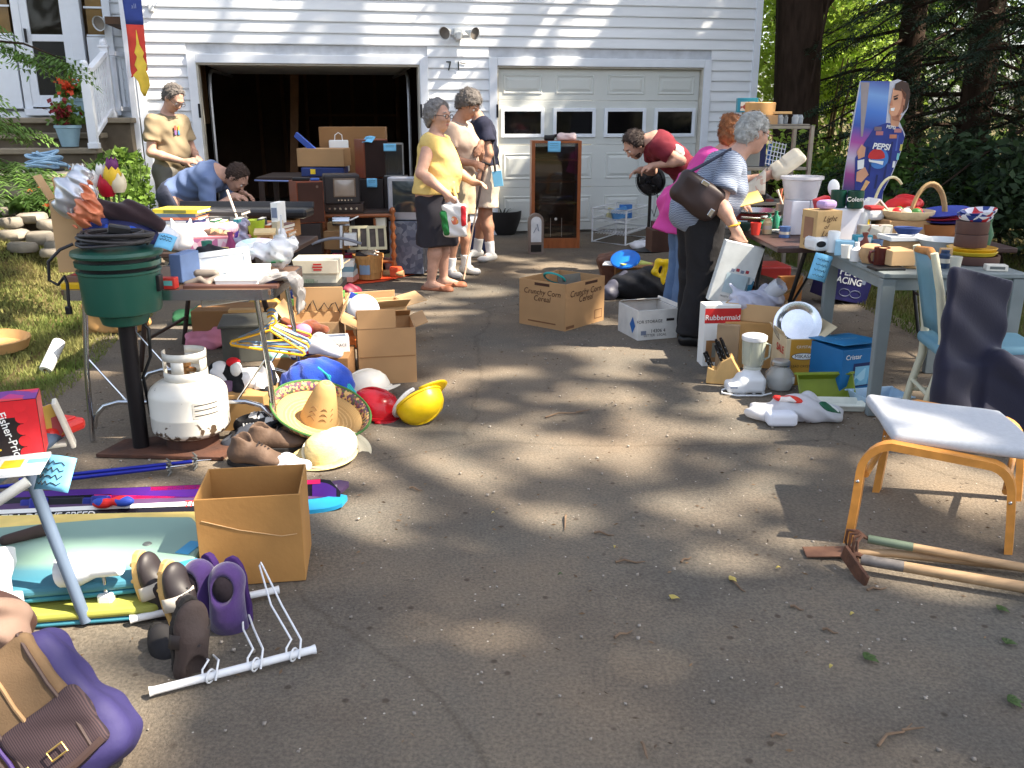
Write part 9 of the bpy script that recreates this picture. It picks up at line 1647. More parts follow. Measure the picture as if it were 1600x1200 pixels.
 a_=pp+od*.001;b_=pp+od*.007+dn*L2*.5;c_=pp+od*.003+dn*L2;Vh=np.stack([a_-sd*W2,a_+sd*W2,b_+sd*W2,b_-sd*W2,b_-sd*W2,b_+sd*W2,c_+sd*.0006,c_-sd*.0006],1).reshape(-1,3);tag(link('hair_locks',nmesh('hair_locks',Vh,np.arange(420*8).reshape(-1,4)),hair['mat'],t),kind='stuff')
 if beard:
  V,Q=soft([ell(H(.035,0,-.062),(.052*hs,.058*hs,.05*hs),Mh,k=.02)],res=.007,fo=.003,ff=120,cuts=[(H(0,0,-.035),f*.25+u)]);link('beard',nmesh('beard',V,Q),beard,t)
 ctx=dict(torso=torso,arms=arms,legs=legs,J=J,sp=sp,fw=fw,side=side,mid=mid,H=H,t=t,neck=neck)
 for name,mat,fn,kw in outfit:
  V,Q=soft(fn(ctx),res=res,**(kw(ctx) if callable(kw) else kw));link(name,nmesh(name,V,Q),mat,t)
 return t,ctx
def sleeves(c,frac=.55,r=.066,r2=None):
 o=[]
 for S in 'LR':
  sh,el=c['J']['sh'+S],c['J']['el'+S];o+=[ell(sh,(r*.92,r*.92,r*.92),k=.03),cyl_(sh,sh.lerp(el,frac),r*.9,r2 or r*1.06,k=.018)]
 return o
def shirt(frac=.55,r=.066): return lambda c:c['torso']+sleeves(c,frac,r)
def shirt_kw(hem=-.12,grow=.014,fo=.005,freq=26,seed=0,neck=.045): return lambda c:dict(grow=grow,fo=fo,ff=freq,seed=seed,cuts=[(c['J']['pel']+c['sp']*hem,-c['sp']),(c['J']['neck']-c['sp']*neck*.2+c['fw']*.0,c['sp']+c['fw']*.35)])
def trousers(to=1.,r0=.105,r1=.085):
 def fn(c):
  o=[p for p in c['torso'][:3]]
  for S in 'LR':
   h,k,a=c['J']['hip'+S],c['J']['kn'+S],c['J']['an'+S]
   if to<=.5:o.append(cyl_(h,h.lerp(k,to*2),r0,r1,k=.04));o.append(cap(h,h.lerp(k,.3),r0*.98,k=.04))
   else:o+=[cap(h,k,r0,r1*.92,k=.04),cyl_(k,k.lerp(a,(to-.5)*2),r1*.92,r1*.85,k=.03)]
  return o
 return fn
def waist_kw(up=.06,grow=.012,fo=.004,freq=22,seed=0): return lambda c:dict(grow=grow,fo=fo,ff=freq,seed=seed,cuts=[(c['J']['pel']+c['sp']*up,c['sp'])])
def shoes(r=.044,h=.03):
 def fn(c):
  o=[]
  for S in 'LR':
   a=c['J']['an'+S];toe=c['J'].get('toe'+S,Ve((1,0,0)));o+=[cap(a-toe*.045+Ve((0,0,-.045)),a+toe*.06+Ve((0,0,-.048)),r,r*1.,k=.02),ell(a+toe*.135+Ve((0,0,-.052)),(.062,.046,.034),k=.03),cap(a+Ve((0,0,-.03)),a+toe*.05+Ve((0,0,-.03)),r*.95,r*.8,k=.02)]
  return o
 return fn
SHK= lambda c:dict(grow=.0,cuts=[((0,0,.002),(0,0,-1)),((0,0,.105),(0,0,1))])
def socks(h,SS): return lambda c:[cyl_(c['J']['an'+S]+Ve((0,0,-.03)),c['J']['an'+S].lerp(c['J']['kn'+S],h/.4),.046,.052,k=.01) for S in SS]
GREY=M('hair_grey',(128,124,122),.8,var=.35,scale=30,bump=.5,bs=90);GREYD=M('hair_greydark',(96,90,86),.8,var=.35,scale=30,bump=.5,bs=90);SILV=M('hair_silver',(168,168,164),.7,var=.3,scale=30,bump=.5,bs=90);DARKH=M('hair_dark',(46,34,30),.7,var=.3,scale=40,bump=.5);AUB=M('hair_auburn',(134,82,44),.6,var=.4,scale=26,bump=.4);BRNH=M('hair_brown',(62,46,38),.75,var=.3,scale=40,bump=.4)
def stand(h=1.7,lean=0,hx=.06,hl=.17):
 k=h/1.7
 J=dict(pel=(0,0,.93),chest=(lean*.5,0,1.30),neck=(lean*.8+.01,0,1.44),head=(lean+hx,0,1.58),look=(1,0,-.1),shL=(lean*.55,hl,1.36),shR=(lean*.55,-hl,1.36),elL=(lean*.4,hl+.06,1.08),elR=(lean*.4,-hl-.06,1.08),wrL=(lean*.4+.08,hl+.04,.84),wrR=(lean*.4+.08,-hl-.04,.84),hipL=(0,.09,.90),hipR=(0,-.09,.90),knL=(.02,.10,.49),knR=(.02,-.10,.49),anL=(-.02,.11,.085),anR=(-.02,-.11,.085))
 return {a:(tuple(x*k for x in v) if a not in ('look',) and not a.startswith('an') else (v if a=='look' else (v[0]*k,v[1]*k,.085))) for a,v in J.items()}
def at(px,Y):q=PY(px,400,Y); return (q.x,Y,0)
#  man in tan T-shirt, looking down at what he holds
J=stand(1.80);J.update(look=(.72,0,-.70),head=(.12,0,1.655),elL=(.03,.25,1.15),elR=(.02,-.26,1.15),wrL=(.29,.07,1.085),wrR=(.28,-.09,1.06))
t,c=person('man in tan T-shirt with glasses looking down at his hands by the open bay',at(284,9.25),-28,J,SKINM,[('t_shirt',M('tee_tan',(140,124,98),.9,var=.08,bump=.08,bs=200),shirt(.6,.062),shirt_kw(-.20,.016,.0065,30,1)),('trousers',M('trouser_grey',(120,116,108),.9),trousers(1.,.11,.09),waist_kw(.05)),('shoes',M('shoe_white',(214,212,208),.6),shoes(),SHK)],dict(mat=GREYD,vol=.008,fo=.006,freq=120),g=dict(belly=.012,waist=1.05,chest=1.05),hands=dict(L=((.8,-.5,.1),(0,-.7,-.7),.7),R=((.8,.5,.15),(0,.8,-.5),.75)),glasses=M('glasses_dark',(60,50,46),.4))
mb=MB()
for k,(x,z,col) in en(((0,.0,(200,80,60)),(.045,.0,(220,150,60)),(0,-.045,(120,90,140)),(.045,-.045,(70,130,170)))):
 mb=MB().grid( lambda u,v:Ve((.155-.015*u,-.065+x+.042*u-.045*0,1.36+z+.042*v)),3,3);mb.bd('shirt_print',M('tp_%d'%k,col,.8),t)
mb=MB().tu([Ve(J['wrR'])+Ve((-.02,.0,0))+Ve((0,.034*mc(a),.034*ms(a))) for a in nls(0,6.28,16)[:-1]],.007,6,closed=True);mb.bd('watch_strap',BLK,t)
#  man in blue shirt bending over the books
J=dict(pel=(0,0,.80),chest=(.36,0,.965),neck=(.47,0,.985),head=(.60,0,.945),look=(.55,-.1,-.83),shL=(.38,.19,.93),shR=(.38,-.19,.93),elL=(.42,.25,.66),elR=(.42,-.25,.66),wrL=(.58,.14,.80),wrR=(.60,-.12,.80),hipL=(.0,.10,.78),hipR=(.0,-.10,.78),knL=(.24,.15,.46),knR=(.24,-.15,.46),anL=(-.02,.15,.085),anR=(-.02,-.15,.085))
t,c=person('man in blue shirt bending low over the book table',at(284,8.45),-4,J,SKINM,[('shirt',M('shirt_blue',(100,118,156),.9,var=.08,bump=.06,bs=200),shirt(1.,.058), lambda c:dict(grow=.016,fo=.0075,ff=30,seed=3,cuts=[(c['J']['pel']-c['sp']*.14,-c['sp']),(c['J']['neck']-c['sp']*.015,c['sp'])])),('trousers',M('trouser_navy',(56,60,76),.9),trousers(1.,.11,.09),waist_kw(.05)),('shoes',BLKP,shoes(),SHK)],dict(mat=BRNH,vol=.004,fo=.002,freq=150),g=dict(chest=1.05,waist=1.1),hands=dict(L=((.9,-.2,-.2),(0,-.3,-1),.5),R=((.9,.2,-.2),(0,.3,-1),.5)))
#  woman in yellow top and dark skirt
J=stand(1.60,0,.045,.17);J.update(look=(.92,-.36,-.08),elR=(-.05,-.27,1.03),wrR=(.17,-.27,.865),elL=(.12,.22,1.02),wrL=(.30,.14,.93),hipL=(0,.09,.84),hipR=(0,-.09,.84),anL=(.02,.10,.075),anR=(-.04,-.10,.075),toeL=(1,.1,0),toeR=(1,-.15,0))
def skirt(c):
 p=c['J']['pel']; return [cap(p+Ve((0,.06,0)),p+Ve((0,-.06,0)),.12,k=.05),cyl_(p+Ve((0,.05,0)),Ve((0,.05,.4)),.15,.18,k=.05),cyl_(p+Ve((0,-.05,0)),Ve((0,-.05,.4)),.15,.18,k=.05),ell(p+Ve((-.06,0,-.1)),(.13,.17,.1),k=.06)]
t,c=person('grey-haired woman in yellow sleeveless top and dark skirt holding a plastic bag',(P(683,456).x,8.02,0),-12,J,SKINM,[('yellow_top',M('top_yellow',(222,192,116),.85,var=.05), lambda c:c['torso']+[ell(c['J']['sh'+S],(.066,.06,.062),k=.04) for S in 'LR']+[cyl_(c['mid'],c['J']['pel']+Ve((0,0,.0)),.15,.17,k=.06)],shirt_kw(-.03,.020,.006,24,2)),('skirt',M('skirt_dark',(38,36,44),.8,var=.1,bump=.08),skirt,dict(fo=.006,ff=18)),('sandals',M('sandal_tan',(150,96,70),.6), lambda c:[cap(c['J']['an'+S]-c['J']['toe'+S]*.06+Ve((0,0,-.072)),c['J']['an'+S]+c['J']['toe'+S]*.17+Ve((0,0,-.072)),.042,.046,k=.02) for S in 'LR']+[cap(c['J']['an'+S]+c['J']['toe'+S]*.11+Ve((0,-.045,-.045)),c['J']['an'+S]+c['J']['toe'+S]*.11+Ve((0,.045,-.045)),.014,k=.01) for S in 'LR'],dict(cuts=[((0,0,.0),(0,0,-1))])),('shirt_knot',M('top_yellow'), lambda c:[ell(c['J']['pel']+Ve((.17,-.09,.06)),(.03,.03,.03),k=.02),cap(c['J']['pel']+Ve((.16,-.10,.05)),c['J']['pel']+Ve((.13,-.16,-.06)),.028,.012,k=.02),cap(c['J']['pel']+Ve((.16,-.08,.04)),c['J']['pel']+Ve((.22,-.12,-.06)),.026,.012,k=.02)],dict(fo=.003,ff=60))],dict(mat=GREY,vol=.026,fo=.011,freq=75,low=False,line=.012),g=dict(belly=.045,bust=1.1,butt=1.1,waist=1.18,hip=1.1,chest=1.05,arm=1.1),hands=dict(R=((.6,.05,-.8),(.3,.5,-.2),.75),L=((.9,-.3,.0),(0,-.3,-1),.5)),glasses=M('glasses_dark'))
hp_w=(Matrix.Rotation(R(-12),4,'Z')@Ve((.235,-.26,.78)))+Ve(t.location)
tb=thg('carrier_bag','white plastic bag with red and green print in the woman in yellow hand','plastic bag',hp_w,-12);
V,Q=soft([rbox((0,0,-.14),(.105,.04,.14),.03,k=.03),cap((-.05,0,-.02),(-.01,0,.05),.014,k=.02),cap((.05,0,-.02),(.01,0,.05),.014,k=.02)],res=.007,fo=.006,ff=40);link('bag',nmesh('bag',V,Q),M('bag_opaque',(226,222,218),.4),tb)
V,Q=soft([rbox((-.075,-.008,-.16),(.035,.041,.11),.025,rot=(0,-.15,0))],res=.007,fo=.004,ff=40);link('green_print',nmesh('green_print',V,Q),M('bag_green2',(24,110,50),.5),tb);V,Q=soft([rbox((.082,-.006,-.10),(.022,.041,.09),.02)],res=.007,fo=.004,ff=40);link('red_print',nmesh('red_print',V,Q),M('bag_red2',(206,40,50),.5),tb)
V,Q=soft([ell((.01,-.036,-.14),(.035,.012,.045))],res=.006);link('figure_print',nmesh('figure_print',V,Q),pch('bag_fig',[(226,150,80),(220,120,90),(240,220,200)],30,.6),tb)
#  tall grey-haired woman with a cane
J=stand(1.72,.02);J.update(look=(.78,-.12,-.62),head=(.13,0,1.585),elR=(.02,-.24,1.11),wrR=(.25,-.16,1.075),elL=(.13,.22,1.12),wrL=(.24,.02,1.25),anL=(.02,.12,.085),anR=(-.04,-.12,.085),toeR=(.8,-.6,0),toeL=(.9,-.4,0))
t,c=person('tall woman in stone-coloured polo and shorts leaning on a cane',(P(716,434).x,8.72,0),-22,J,SKINT,[('polo_shirt',M('polo_stone',(176,154,138),.9,var=.05),shirt(.55,.058),shirt_kw(-.10,.014,.005,32,5)),('shorts',M('shorts_tan',(178,160,132),.9),trousers(.38,.112,.108),waist_kw(.03)),('sock',M('sock_w',(226,226,226),.9),socks(.10,'L'),{}),('sock',M('sock_w'),socks(.10,'R'),{}),('shoes',M('shoe_white'),shoes(),SHK)],dict(mat=GREYD,vol=.024,fo=.008,freq=60,low=True),g=dict(bust=.95,belly=.02,leg=.92),hands=dict(R=((.85,.1,-.3),(.0,.8,-.6),.95),L=((.1,-.75,-.65),(-.6,.0,-.3),.35)))
hw_=(Matrix.Rotation(R(-22),4,'Z')@Ve((.335,-.13,1.045)))+Ve(t.location);gp=P(723,446);ct=thg('walking_cane','walking cane with dark upper shaft in the tall woman hand','cane',(0,0,0));g0=Ve((gp.x,gp.y,.0))
mb=MB().tu([hw_+Ve((0,0,.0)),hw_.lerp(g0,.36)],.011,8);mb.bd('upper_shaft',M('cane_dark',(58,40,34),.4),ct,sm=1);mb=MB().tu([hw_.lerp(g0,.36),hw_.lerp(g0,.97)],.008,8);mb.bd('lower_shaft',M('cane_pale',(206,176,150),.4),ct,sm=1);mb=MB().tu([hw_.lerp(g0,.95),g0],.013,8);mb.bd('tip',BLK,ct,sm=1);mb=MB().tu([hw_+Ve((-.05,0,.025)),hw_+Ve((0,0,.035)),hw_+Ve((.05,0,.02))],.011,8);mb.bd('grip',BLK,ct,sm=1)
#  person in navy shirt behind
J=stand(1.76,.10);J.update(look=(.8,.1,-.5),head=(.20,0,1.60),elL=(.0,.25,1.12),wrL=(.10,.24,.90),elR=(.04,-.25,1.12),wrR=(.22,-.16,1.),anL=(-.02,.14,.085),anR=(.10,-.14,.085),toeL=(.7,.7,0),toeR=(.8,.6,0))
t,c=person('person in navy T-shirt and pale shorts standing behind the tall woman',(P(762,402).x,9.75,0),188,J,SKINT,[('t_shirt',M('tee_navy',(32,34,54),.9),shirt(.55,.07),shirt_kw(-.06,.016,.006,30,6)),('shorts',M('shorts_pale',(206,190,172),.9),trousers(.42,.115,.115),waist_kw(.03)),('sock',M('sock_w'),socks(.12,'L'),{}),('sock',M('sock_w'),socks(.12,'R'),{}),('shoes',M('shoe_white'),shoes(),SHK)],dict(mat=GREYD,vol=.008),g=dict(chest=1.05,leg=1.05),hands=dict(L=((.3,-.1,-.9),(.7,-.5,0),.6),R=((.8,.3,-.2),(0,.4,-.8),.5)))
q=PY(776,270,9.5);tb=thg('shoulder_bag','dark strap with a light blue card hanging behind the navy shirt','bag',q);mb=MB().tu([PY(768,205,9.62)-q,PY(770,235,9.55)-q,PY(774,268,9.5)-q],.014,6);mb.bd('strap',BLK,tb,sm=1);mb=MB().box((.01,0,-.06),(.10,.012,.16),(0,R(-8),0));mb.bd('card',TAGB,tb,bv=.003)
#  man in maroon shirt bending at the fan
J=dict(pel=(0,0,.98),chest=(.30,0,1.235),neck=(.41,0,1.275),head=(.52,0,1.225),look=(.62,.25,-.74),shL=(.32,.19,1.21),shR=(.32,-.19,1.21),elL=(.12,.27,1.10),elR=(.30,-.24,.98),wrL=(.36,.20,1.055),wrR=(.42,-.10,1.),hipL=(0,.09,.95),hipR=(0,-.09,.95),knL=(.04,.12,.50),knR=(.04,-.12,.50),anL=(-.06,.13,.085),anR=(-.06,-.13,.085))
t,c=person('bearded man in maroon T-shirt bending over the black fan',at(1068,8.7),180,J,SKINM,[('t_shirt',M('tee_maroon',(110,28,42),.9,var=.08),shirt(.5,.07), lambda c:dict(grow=.016,fo=.0065,ff=30,seed=7,cuts=[(c['J']['pel']-c['sp']*.06,-c['sp']),(c['J']['neck']-c['sp']*.02,c['sp'])])),('jeans',M('jeans_dark',(60,70,96),.9),trousers(1.,.108,.085),waist_kw(.06)),('shoes',BLKP,shoes(),SHK)],dict(mat=DARKH,vol=.016,fo=.008,freq=100),g=dict(chest=1.05),hands=dict(L=((.85,-.2,-.25),(0,-.3,-1),.6),R=((.9,.1,-.2),(0,.2,-1),.5)),beard=M('beard_dark',(70,48,40),.8))
V,Q=soft([ell((.14,.125,1.17),(.075,.045,.07),rot=(0,-.6,0))],res=.008,fo=.004,ff=50);link('shirt_print',nmesh('shirt_print',V,Q),M('print_ash',(190,186,184),.8),t)
#  woman in pink with auburn hair up
J=stand(1.54,.26,.045);J.update(look=(.85,.45,-.25),shL=(.21,.15,1.18),shR=(.21,-.15,1.18),chest=(.19,0,1.13),neck=(.285,0,1.245),head=(.355,0,1.36),elL=(.36,.22,.98),wrL=(.54,.16,.95),elR=(.2,-.2,.93),wrR=(.36,-.18,.88))
t,c=person('woman in bright pink top and jeans with auburn hair pinned up',(1.32,6.95,0),8,J,SKINM,[('pink_top',M('top_pink',(206,70,150),.85,var=.06), lambda c:c['torso']+sleeves(c,.35,.06)+[cyl_(c['mid'],Ve((-.07,0,.62)),.12,.16,k=.06)], lambda c:dict(grow=.020,fo=.007,ff=22,seed=8,cuts=[((0,0,.63),(-.1,0,-1)),(c['J']['neck']-c['sp']*.05,c['sp']+c['fw']*.2)])),('jeans',M('jeans_light',(96,122,158),.9,var=.15),trousers(1.,.105,.08),waist_kw(.05)),('shoes',BLKP,shoes(),SHK)],dict(mat=AUB,vol=.014,fo=.006,freq=60,extra= lambda H:[ell(H(-.09,0,.085),(.06,.055,.05),k=.03)],low=False),g=dict(bust=.95,butt=1.05),hands=dict(L=((.9,-.1,-.1),(0,0,-1),.5),R=((.8,.1,-.3),(0,.5,-.8),.5)))
#  woman in striped blouse holding a box
J=stand(1.60,.30,.05);J.update(pel=(0,0,.88),chest=(.15,0,1.15),neck=(.245,0,1.275),head=(.325,0,1.385),look=(.9,.25,-.32),shR=(.12,-.18,1.20),shL=(.18,.17,1.20),elR=(.035,-.26,.97),wrR=(.145,-.29,.80),elL=(.32,.24,1.04),wrL=(.47,.12,1.10),hipL=(0,.09,.84),hipR=(0,-.09,.84),anL=(.02,.11,.085),anR=(-.05,-.11,.085),toeR=(-.5,-.5,0) if False else (.9,-.3,0))
STRP=stripes('blouse_stripe',[(150,160,176),(84,94,118)],2,30,.85,.6,4.)
t,c=person('silver-haired woman in striped blouse and black trousers carrying a flat white box',(P(1082,533).x,6.02,0),6,J,SKINM,[('blouse',STRP,shirt(.62,.064),shirt_kw(-.16,.018,.006,24,9)),('trousers',M('trouser_black',(26,25,28),.85),trousers(1.,.122,.105),waist_kw(.07,.014)),('shoes',BLKP,shoes(.046),SHK)],dict(mat=SILV,vol=.007,fo=.006,freq=60,low=True),g=dict(bust=1.1,belly=.04,butt=1.1,hip=1.05,waist=1.12,chest=1.02,arm=1.08),hands=dict(R=((.45,.05,-.85),(.4,.6,-.2),.7),L=((.75,-.1,.45),(.5,-.6,-.5),.55)),glasses=M('glasses_brown',(110,60,44),.4))
Wm=t.matrix_world if False else (Matrix.Translation(Ve(t.location))@Matrix.Rotation(R(6),4,'Z'))
mb=MB();w_=Ve(J['wrR']);mb.tu([w_+Ve((-.015,0,.035))+Ve((.034*mc(a),.034*ms(a),.01*mc(a))) for a in nls(0,6.28,16)[:-1]],.006,6,closed=True);mb.bd('wrist_band',M('band_yellow',(236,190,60),.5),t)
hpw=Wm@Ve((.20,-.315,.715));tb=thg('flat_white_box','flat white game box with blue picture edge held by the striped woman','box',hpw,0,None,(R(4),R(13),R(4)));dm=(.26,.055,.40)
mb=MB().box((0,0,-.20),dm);mb.bd('box',M('box_whiteglossy',(222,226,224),.4),tb,bv=.003)
def fp(a,b,w1,h1,m_,eps=.0016,name='print'):mb=MB().add([(x,-dm[1]/2-eps,z) for x,z in ((a-w1/2,b-h1/2),(a+w1/2,b-h1/2),(a+w1/2,b+h1/2),(a-w1/2,b+h1/2))],[(0,1,2,3)]);mb.bd(name,m_,tb)
fp(.02,-.26,.16,.13,M('box_icy',(186,206,214),.5));fp(.107,-.30,.046,.20,pch('blue_toys',[(40,110,140),(40,100,130),(200,206,206),(50,120,150)],26,.4));fp(.02,-.365,.17,.06,PAPER,.0013);text('FROSTY FRIENDS',.016,tb,(.0,-dm[1]/2-.003,-.352),(R(90),0,0),INK);fp(.02,-.35,.001,.001,INK)
for k in rn(4):fp(-.03+.032*k,-.175+.006*(k%2),.022,.02,M('pk_red',(170,60,70),.5) if k%2 else M('grey_print'),.002)
hpw=Wm@Ve((.60,.08,1.185));tb=thg('beige_container','beige moulded plastic container held up by the striped woman','container',hpw,0,None,(R(28),R(-38),R(-10)));V,Q=soft([rbox((0,0,0),(.12,.075,.03),.025,k=.015),rbox((0,0,.028),(.10,.058,.016),.015,k=.01)],res=.007,subs=[cap((-.02,-.09,.045),(-.02,.09,.045),.012,k=.01)]);link('container',nmesh('container',V,Q),M('plastic_beige',(222,210,186),.4),tb)
hpw=Wm@Ve((-.10,-.23,1.02));tb=thg('leather_handbag','dark brown shoulder bag hanging at the striped woman back','handbag',hpw,0,None,(0,R(30),R(-10)));V,Q=soft([rbox((0,0,0),(.16,.055,.105),.05,k=.03),ell((.05,0,-.03),(.12,.06,.10),k=.03)],res=.008,fo=.004,ff=25);link('bag',nmesh('bag',V,Q),M('bag_leather',(54,40,38),.45,var=.15,scale=6),tb)
sh=Wm@Ve((.12,-.14,1.285));L0=sh-hpw;Rinv=Euler((0,R(30),R(-10))).to_matrix().inverted();L0=Rinv@L0
mb=MB().tu([(-.12,-.03,.09),Ve((-.12,-.03,.09)).lerp(L0,.5)+Ve((0,-.02,0)),L0+Ve((0,-.02,.01)),Ve((.12,.0,.09)).lerp(L0,.6)+Ve((0,.03,0)),(.12,.02,.08)],.011,7);mb.bd('strap',M('strap_navy',(44,48,66),.6),tb,sm=1)
mb=MB().box((.0,-.058,.085),(.05,.012,.03));mb.bd('clasp',CHROME,tb,bv=.004);mb=MB().box((.13,-.06,-.05),(.03,.008,.05));mb.bd('side_clip',CHROME,tb,bv=.003)
#  more small goods among the tables
def bits(rows,grp):
 for (kind,px,py,z,s,col,lbl) in rows:
  q=P(px,py,z) if z is not None else P(px,py);m=M('bit_%d_%d_%d'%col,col,.5,var=.08);cat=kind;nm='small_'+kind
  if kind in ('box','book','case'):
   w_,d,h=s;t=thg(nm,lbl,cat,q+Ve((0,d/2,0)),(px*37+py*17)%40-20,grp);mb=MB().box((0,0,h/2),(w_,d,h));mb.bd('body',m,t,bv=min(.003,h*.2));mb=MB().box((0,-d/2-.0008,h*.55),(w_*.7,.001,h*.45));mb.bd('print',M('bit_%d_%d_%d'%((255-col[0])//2+90,(255-col[1])//2+90,(255-col[2])//2+80),((255-col[0])//2+90,(255-col[1])//2+90,(255-col[2])//2+80),.5),t)
  elif kind in ('jar','cup','bowl','tin','vase'):
   r_,h=s;pf={'jar':[(0,0),(r_,0),(r_,h*.75),(r_*.7,h*.85),(r_*.75,h),(0,h)],'cup':[(0,0),(r_*.75,0),(r_,h),(r_*.92,h),(r_*.68,.006),(0,.006)],'bowl':[(0,0),(r_*.5,0),(r_,h),(r_*.95,h),(r_*.45,.008),(0,.008)],'tin':[(0,0),(r_,0),(r_,h),(0,h)],'vase':[(0,0),(r_*.6,0),(r_,h*.4),(r_*.4,h*.8),(r_*.6,h),(r_*.5,h),(0,h*.8)]}[kind]
   t=thg(nm,lbl,cat,q+Ve((0,r_,0)),0,grp);mb=MB().la(pf,n=20);mb.bd('body',m,t,sm=40);mb=MB().la([(r_*1.005,h*.3),(r_*1.005,h*.55)] if kind in ('tin','jar') else [(r_*.3,.009),(0,.0095)],n=20);mb.bd('band',M('bit_pale',(206,200,186),.5),t,sm=40)
  else:
   r_=s;lump(nm,lbl,cat,m,[ell((0,0,r_*.5),(r_,r_*.7,r_*.5),k=r_*.4),ell((r_*.6,.02,r_*.4),(r_*.7,r_*.6,r_*.42),k=r_*.4),cap((-r_*.8,0,r_*.35),(r_*.2,-.02,r_*.7),r_*.3,k=r_*.3)],q+Ve((0,r_*.6,0)),res=max(.007,r_*.08),fo=r_*.07,ff=4.5/r_,grp=grp)
bits([('bowl',1165,362,ZR,(.07,.05),(60,90,80),'dark green bowl at the left edge of the dark table'),('cup',1182,368,ZR,(.035,.08),(206,60,50),'red cup at the left edge of the dark table'),('jar',1200,366,ZR,(.03,.10),(214,196,150),'cream jar before the saucepan'),('tin',1228,372,ZR,(.035,.07),(70,100,150),'blue tin before the wooden gift box'),('box',1290,388,ZR,(.09,.05,.06),(220,216,200),'small ivory box beside the white appliance'),('cup',1324,404,ZR,(.03,.07),(230,228,220),'white cup in front of the light blue carton'),('vase',1352,398,ZR,(.03,.12),(120,60,50),'brown vase behind the pottery jar'),('cup',1372,398,ZR,(.032,.08),(90,110,140),'slate cup behind the dark red pitcher'),('box',1430,420,ZR,(.12,.08,.045),(176,140,96),'flat tan box at the front of the grey-green table'),('bowl',1460,418,ZR,(.06,.05),(150,70,60),'terracotta bowl left of the brown tray'),('jar',1478,420,ZR,(.028,.09),(40,60,90),'dark blue jar beside the brown tray'),('cup',1496,424,ZR,(.03,.07),(200,196,180),'stone-coloured cup before the brown tray'),('box',1560,424,ZR,(.10,.06,.03),(226,220,206),'thin cream box at the right end of the grey-green table'),('bowl',1455,396,ZR,(.07,.05),(214,120,60),'orange bowl before the handled basket'),('tin',1520,388,ZR,(.05,.09),(190,40,50),'red tin behind the brown tins'),('vase',1545,384,ZR,(.035,.16),(80,120,90),'green vase behind the brown tins'),('jar',1330,376,ZR,(.03,.11),(226,226,226),'white jar right of the navy mug'),('box',1275,352,ZR,(.10,.07,.10),(120,150,110),'sage green box behind the wooden gift box'),('cup',1252,352,ZR,(.035,.09),(206,190,120),'mustard cup behind the wooden gift box'),('tin',1170,344,ZR,(.05,.05),(170,166,160),'round metal tin at the far left of the dark table')],'small goods on the right-hand tables')
bits([('box',262,452,ZT,(.07,.05,.05),(214,60,50),'small red box right of the cooker on the folding table'),('cup',345,428,ZT,(.03,.07),(226,150,60),'orange cup behind the grey straps'),('cloth',310,430,ZT,.07,(170,150,180),'mauve cloth on the folding table behind the straps'),('box',300,404,ZB,(.12,.08,.04),(60,90,140),'small blue box at the front left of the book table'),('cup',322,400,ZB,(.03,.08),(60,130,110),'green cup at the front of the book table'),('box',340,402,ZB,(.10,.06,.05),(226,200,120),'yellow box at the front of the book table'),('vase',360,400,ZB,(.03,.13),(150,60,110),'magenta vase at the front of the book table'),('box',398,402,ZB,(.11,.07,.06),(200,196,206),'pale grey box at the front right of the book table'),('jar',425,400,ZB,(.03,.09),(206,110,120),'pink jar at the front right of the book table'),('cup',440,398,ZB,(.03,.08),(90,130,180),'blue cup at the right front of the book table'),('book',330,372,ZB,(.18,.13,.03),(150,50,60),'dark red book lying before the middle stack'),('book',330,370,ZB+.031,(.17,.12,.025),(226,220,200),'cream book on the dark red book'),('book',405,372,ZB,(.17,.12,.03),(40,100,110),'teal book lying before the right stack'),('book',404,370,ZB+.031,(.16,.12,.022),(240,150,60),'orange book on the teal book'),('book',270,378,ZB,(.18,.13,.03),(60,60,120),'indigo book lying before the left stack')],'small goods on the left-hand tables')
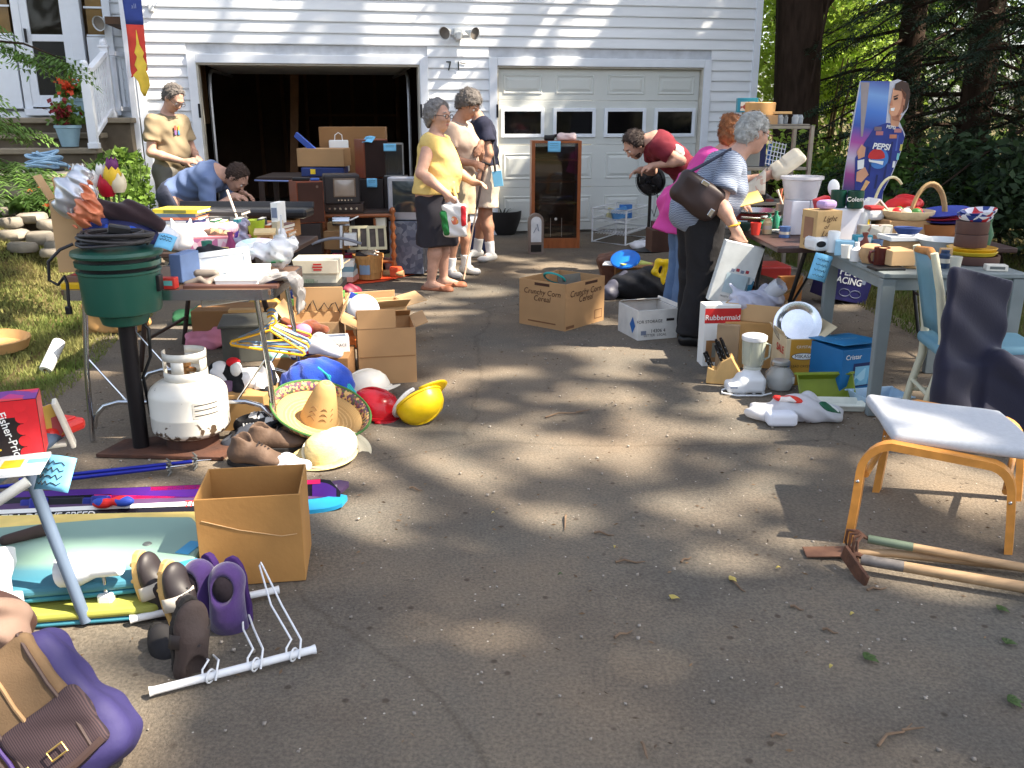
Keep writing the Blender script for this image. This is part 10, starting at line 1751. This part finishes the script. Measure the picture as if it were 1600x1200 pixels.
bits([('cloth',545,580,None,.07,(220,206,190),'cream cloth beside the large box'),('box',520,505,None,(.16,.12,.10),(90,110,150),'slate blue box behind the stuffed animals box'),('cloth',540,465,None,.10,(120,40,60),'wine red cloth beside the game boxes'),('box',500,462,None,(.2,.14,.12),(150,116,76),'tan box at the back of the game boxes'),('case',480,452,None,(.25,.2,.08),(40,44,50),'dark case behind the white printed boxes'),('cloth',440,470,None,.13,(70,100,90),'green cloth heap between the tables'),('cloth',410,490,None,.12,(180,140,60),'ochre cloth heap under the book table'),('cloth',500,420,None,.12,(150,40,60),'crimson cloth before the spindle bench'),('box',545,432,None,(.18,.14,.1),(206,196,170),'cream box left of the bushel basket'),('cloth',1000,432,None,.09,(190,186,180),'pale grey cloth on top of the bag heap'),('box',1170,500,None,(.2,.15,.12),(130,70,50),'rust coloured box under the dark table'),('bowl',1150,545,None,(.08,.05),(180,176,170),'metal bowl behind the knife block'),('box',1260,600,None,(.10,.08,.08),(224,220,210),'small white box beside the crystal box')],'goods on the ground')
NTH='first second third fourth fifth sixth seventh eighth ninth tenth eleventh twelfth'.split();CN=[('red',(170,40,44)),('navy',(34,44,90)),('white',(222,220,212)),('green',(50,104,70)),('yellow',(214,180,60)),('grey',(120,120,124)),('teal',(40,120,130)),('brown',(104,70,48)),('pink',(206,130,150)),('black',(34,32,36)),('orange',(206,110,50)),('cream',(214,200,170))]
for i,(cn,c) in en(CN):
 t=thg('paperback','%s paperback, %s from the left in the row on the book table'%(cn,NTH[i]),'book',PY(302+12*i,352,5.4),6-i%4*4,'row of paperbacks');t.location.z=ZB;h=.15+.02*ms(i*2.3);mb=MB().box((0,0,h/2),(.034,.11,h));mb.bd('cover',M('pb_%d'%i,c,.5),t,bv=.002);mb=MB().box((0,.002,h/2+.002),(.028,.106,h));mb.bd('pages',M('pages'),t)
 q=P(300+22*i+6*ms(i*3),505+28*ms(i*1.9)+10*(i%2));lump('folded_garment',CN[(i*5+3)%12][0]+' crumpled garment, %s from the left in the heap under the tables'%NTH[i],'garment',M('cloth_g%d'%i,CN[(i*5+3)%12][1],.9),[rbox((0,0,.04),(.12,.09,.04),.03,k=.03),cap((-.1,0,.06),(.08,.02,.09),.035,k=.04)],q,res=.013,fo=.012,ff=34,seed=i,grp='garments heaped under the tables')
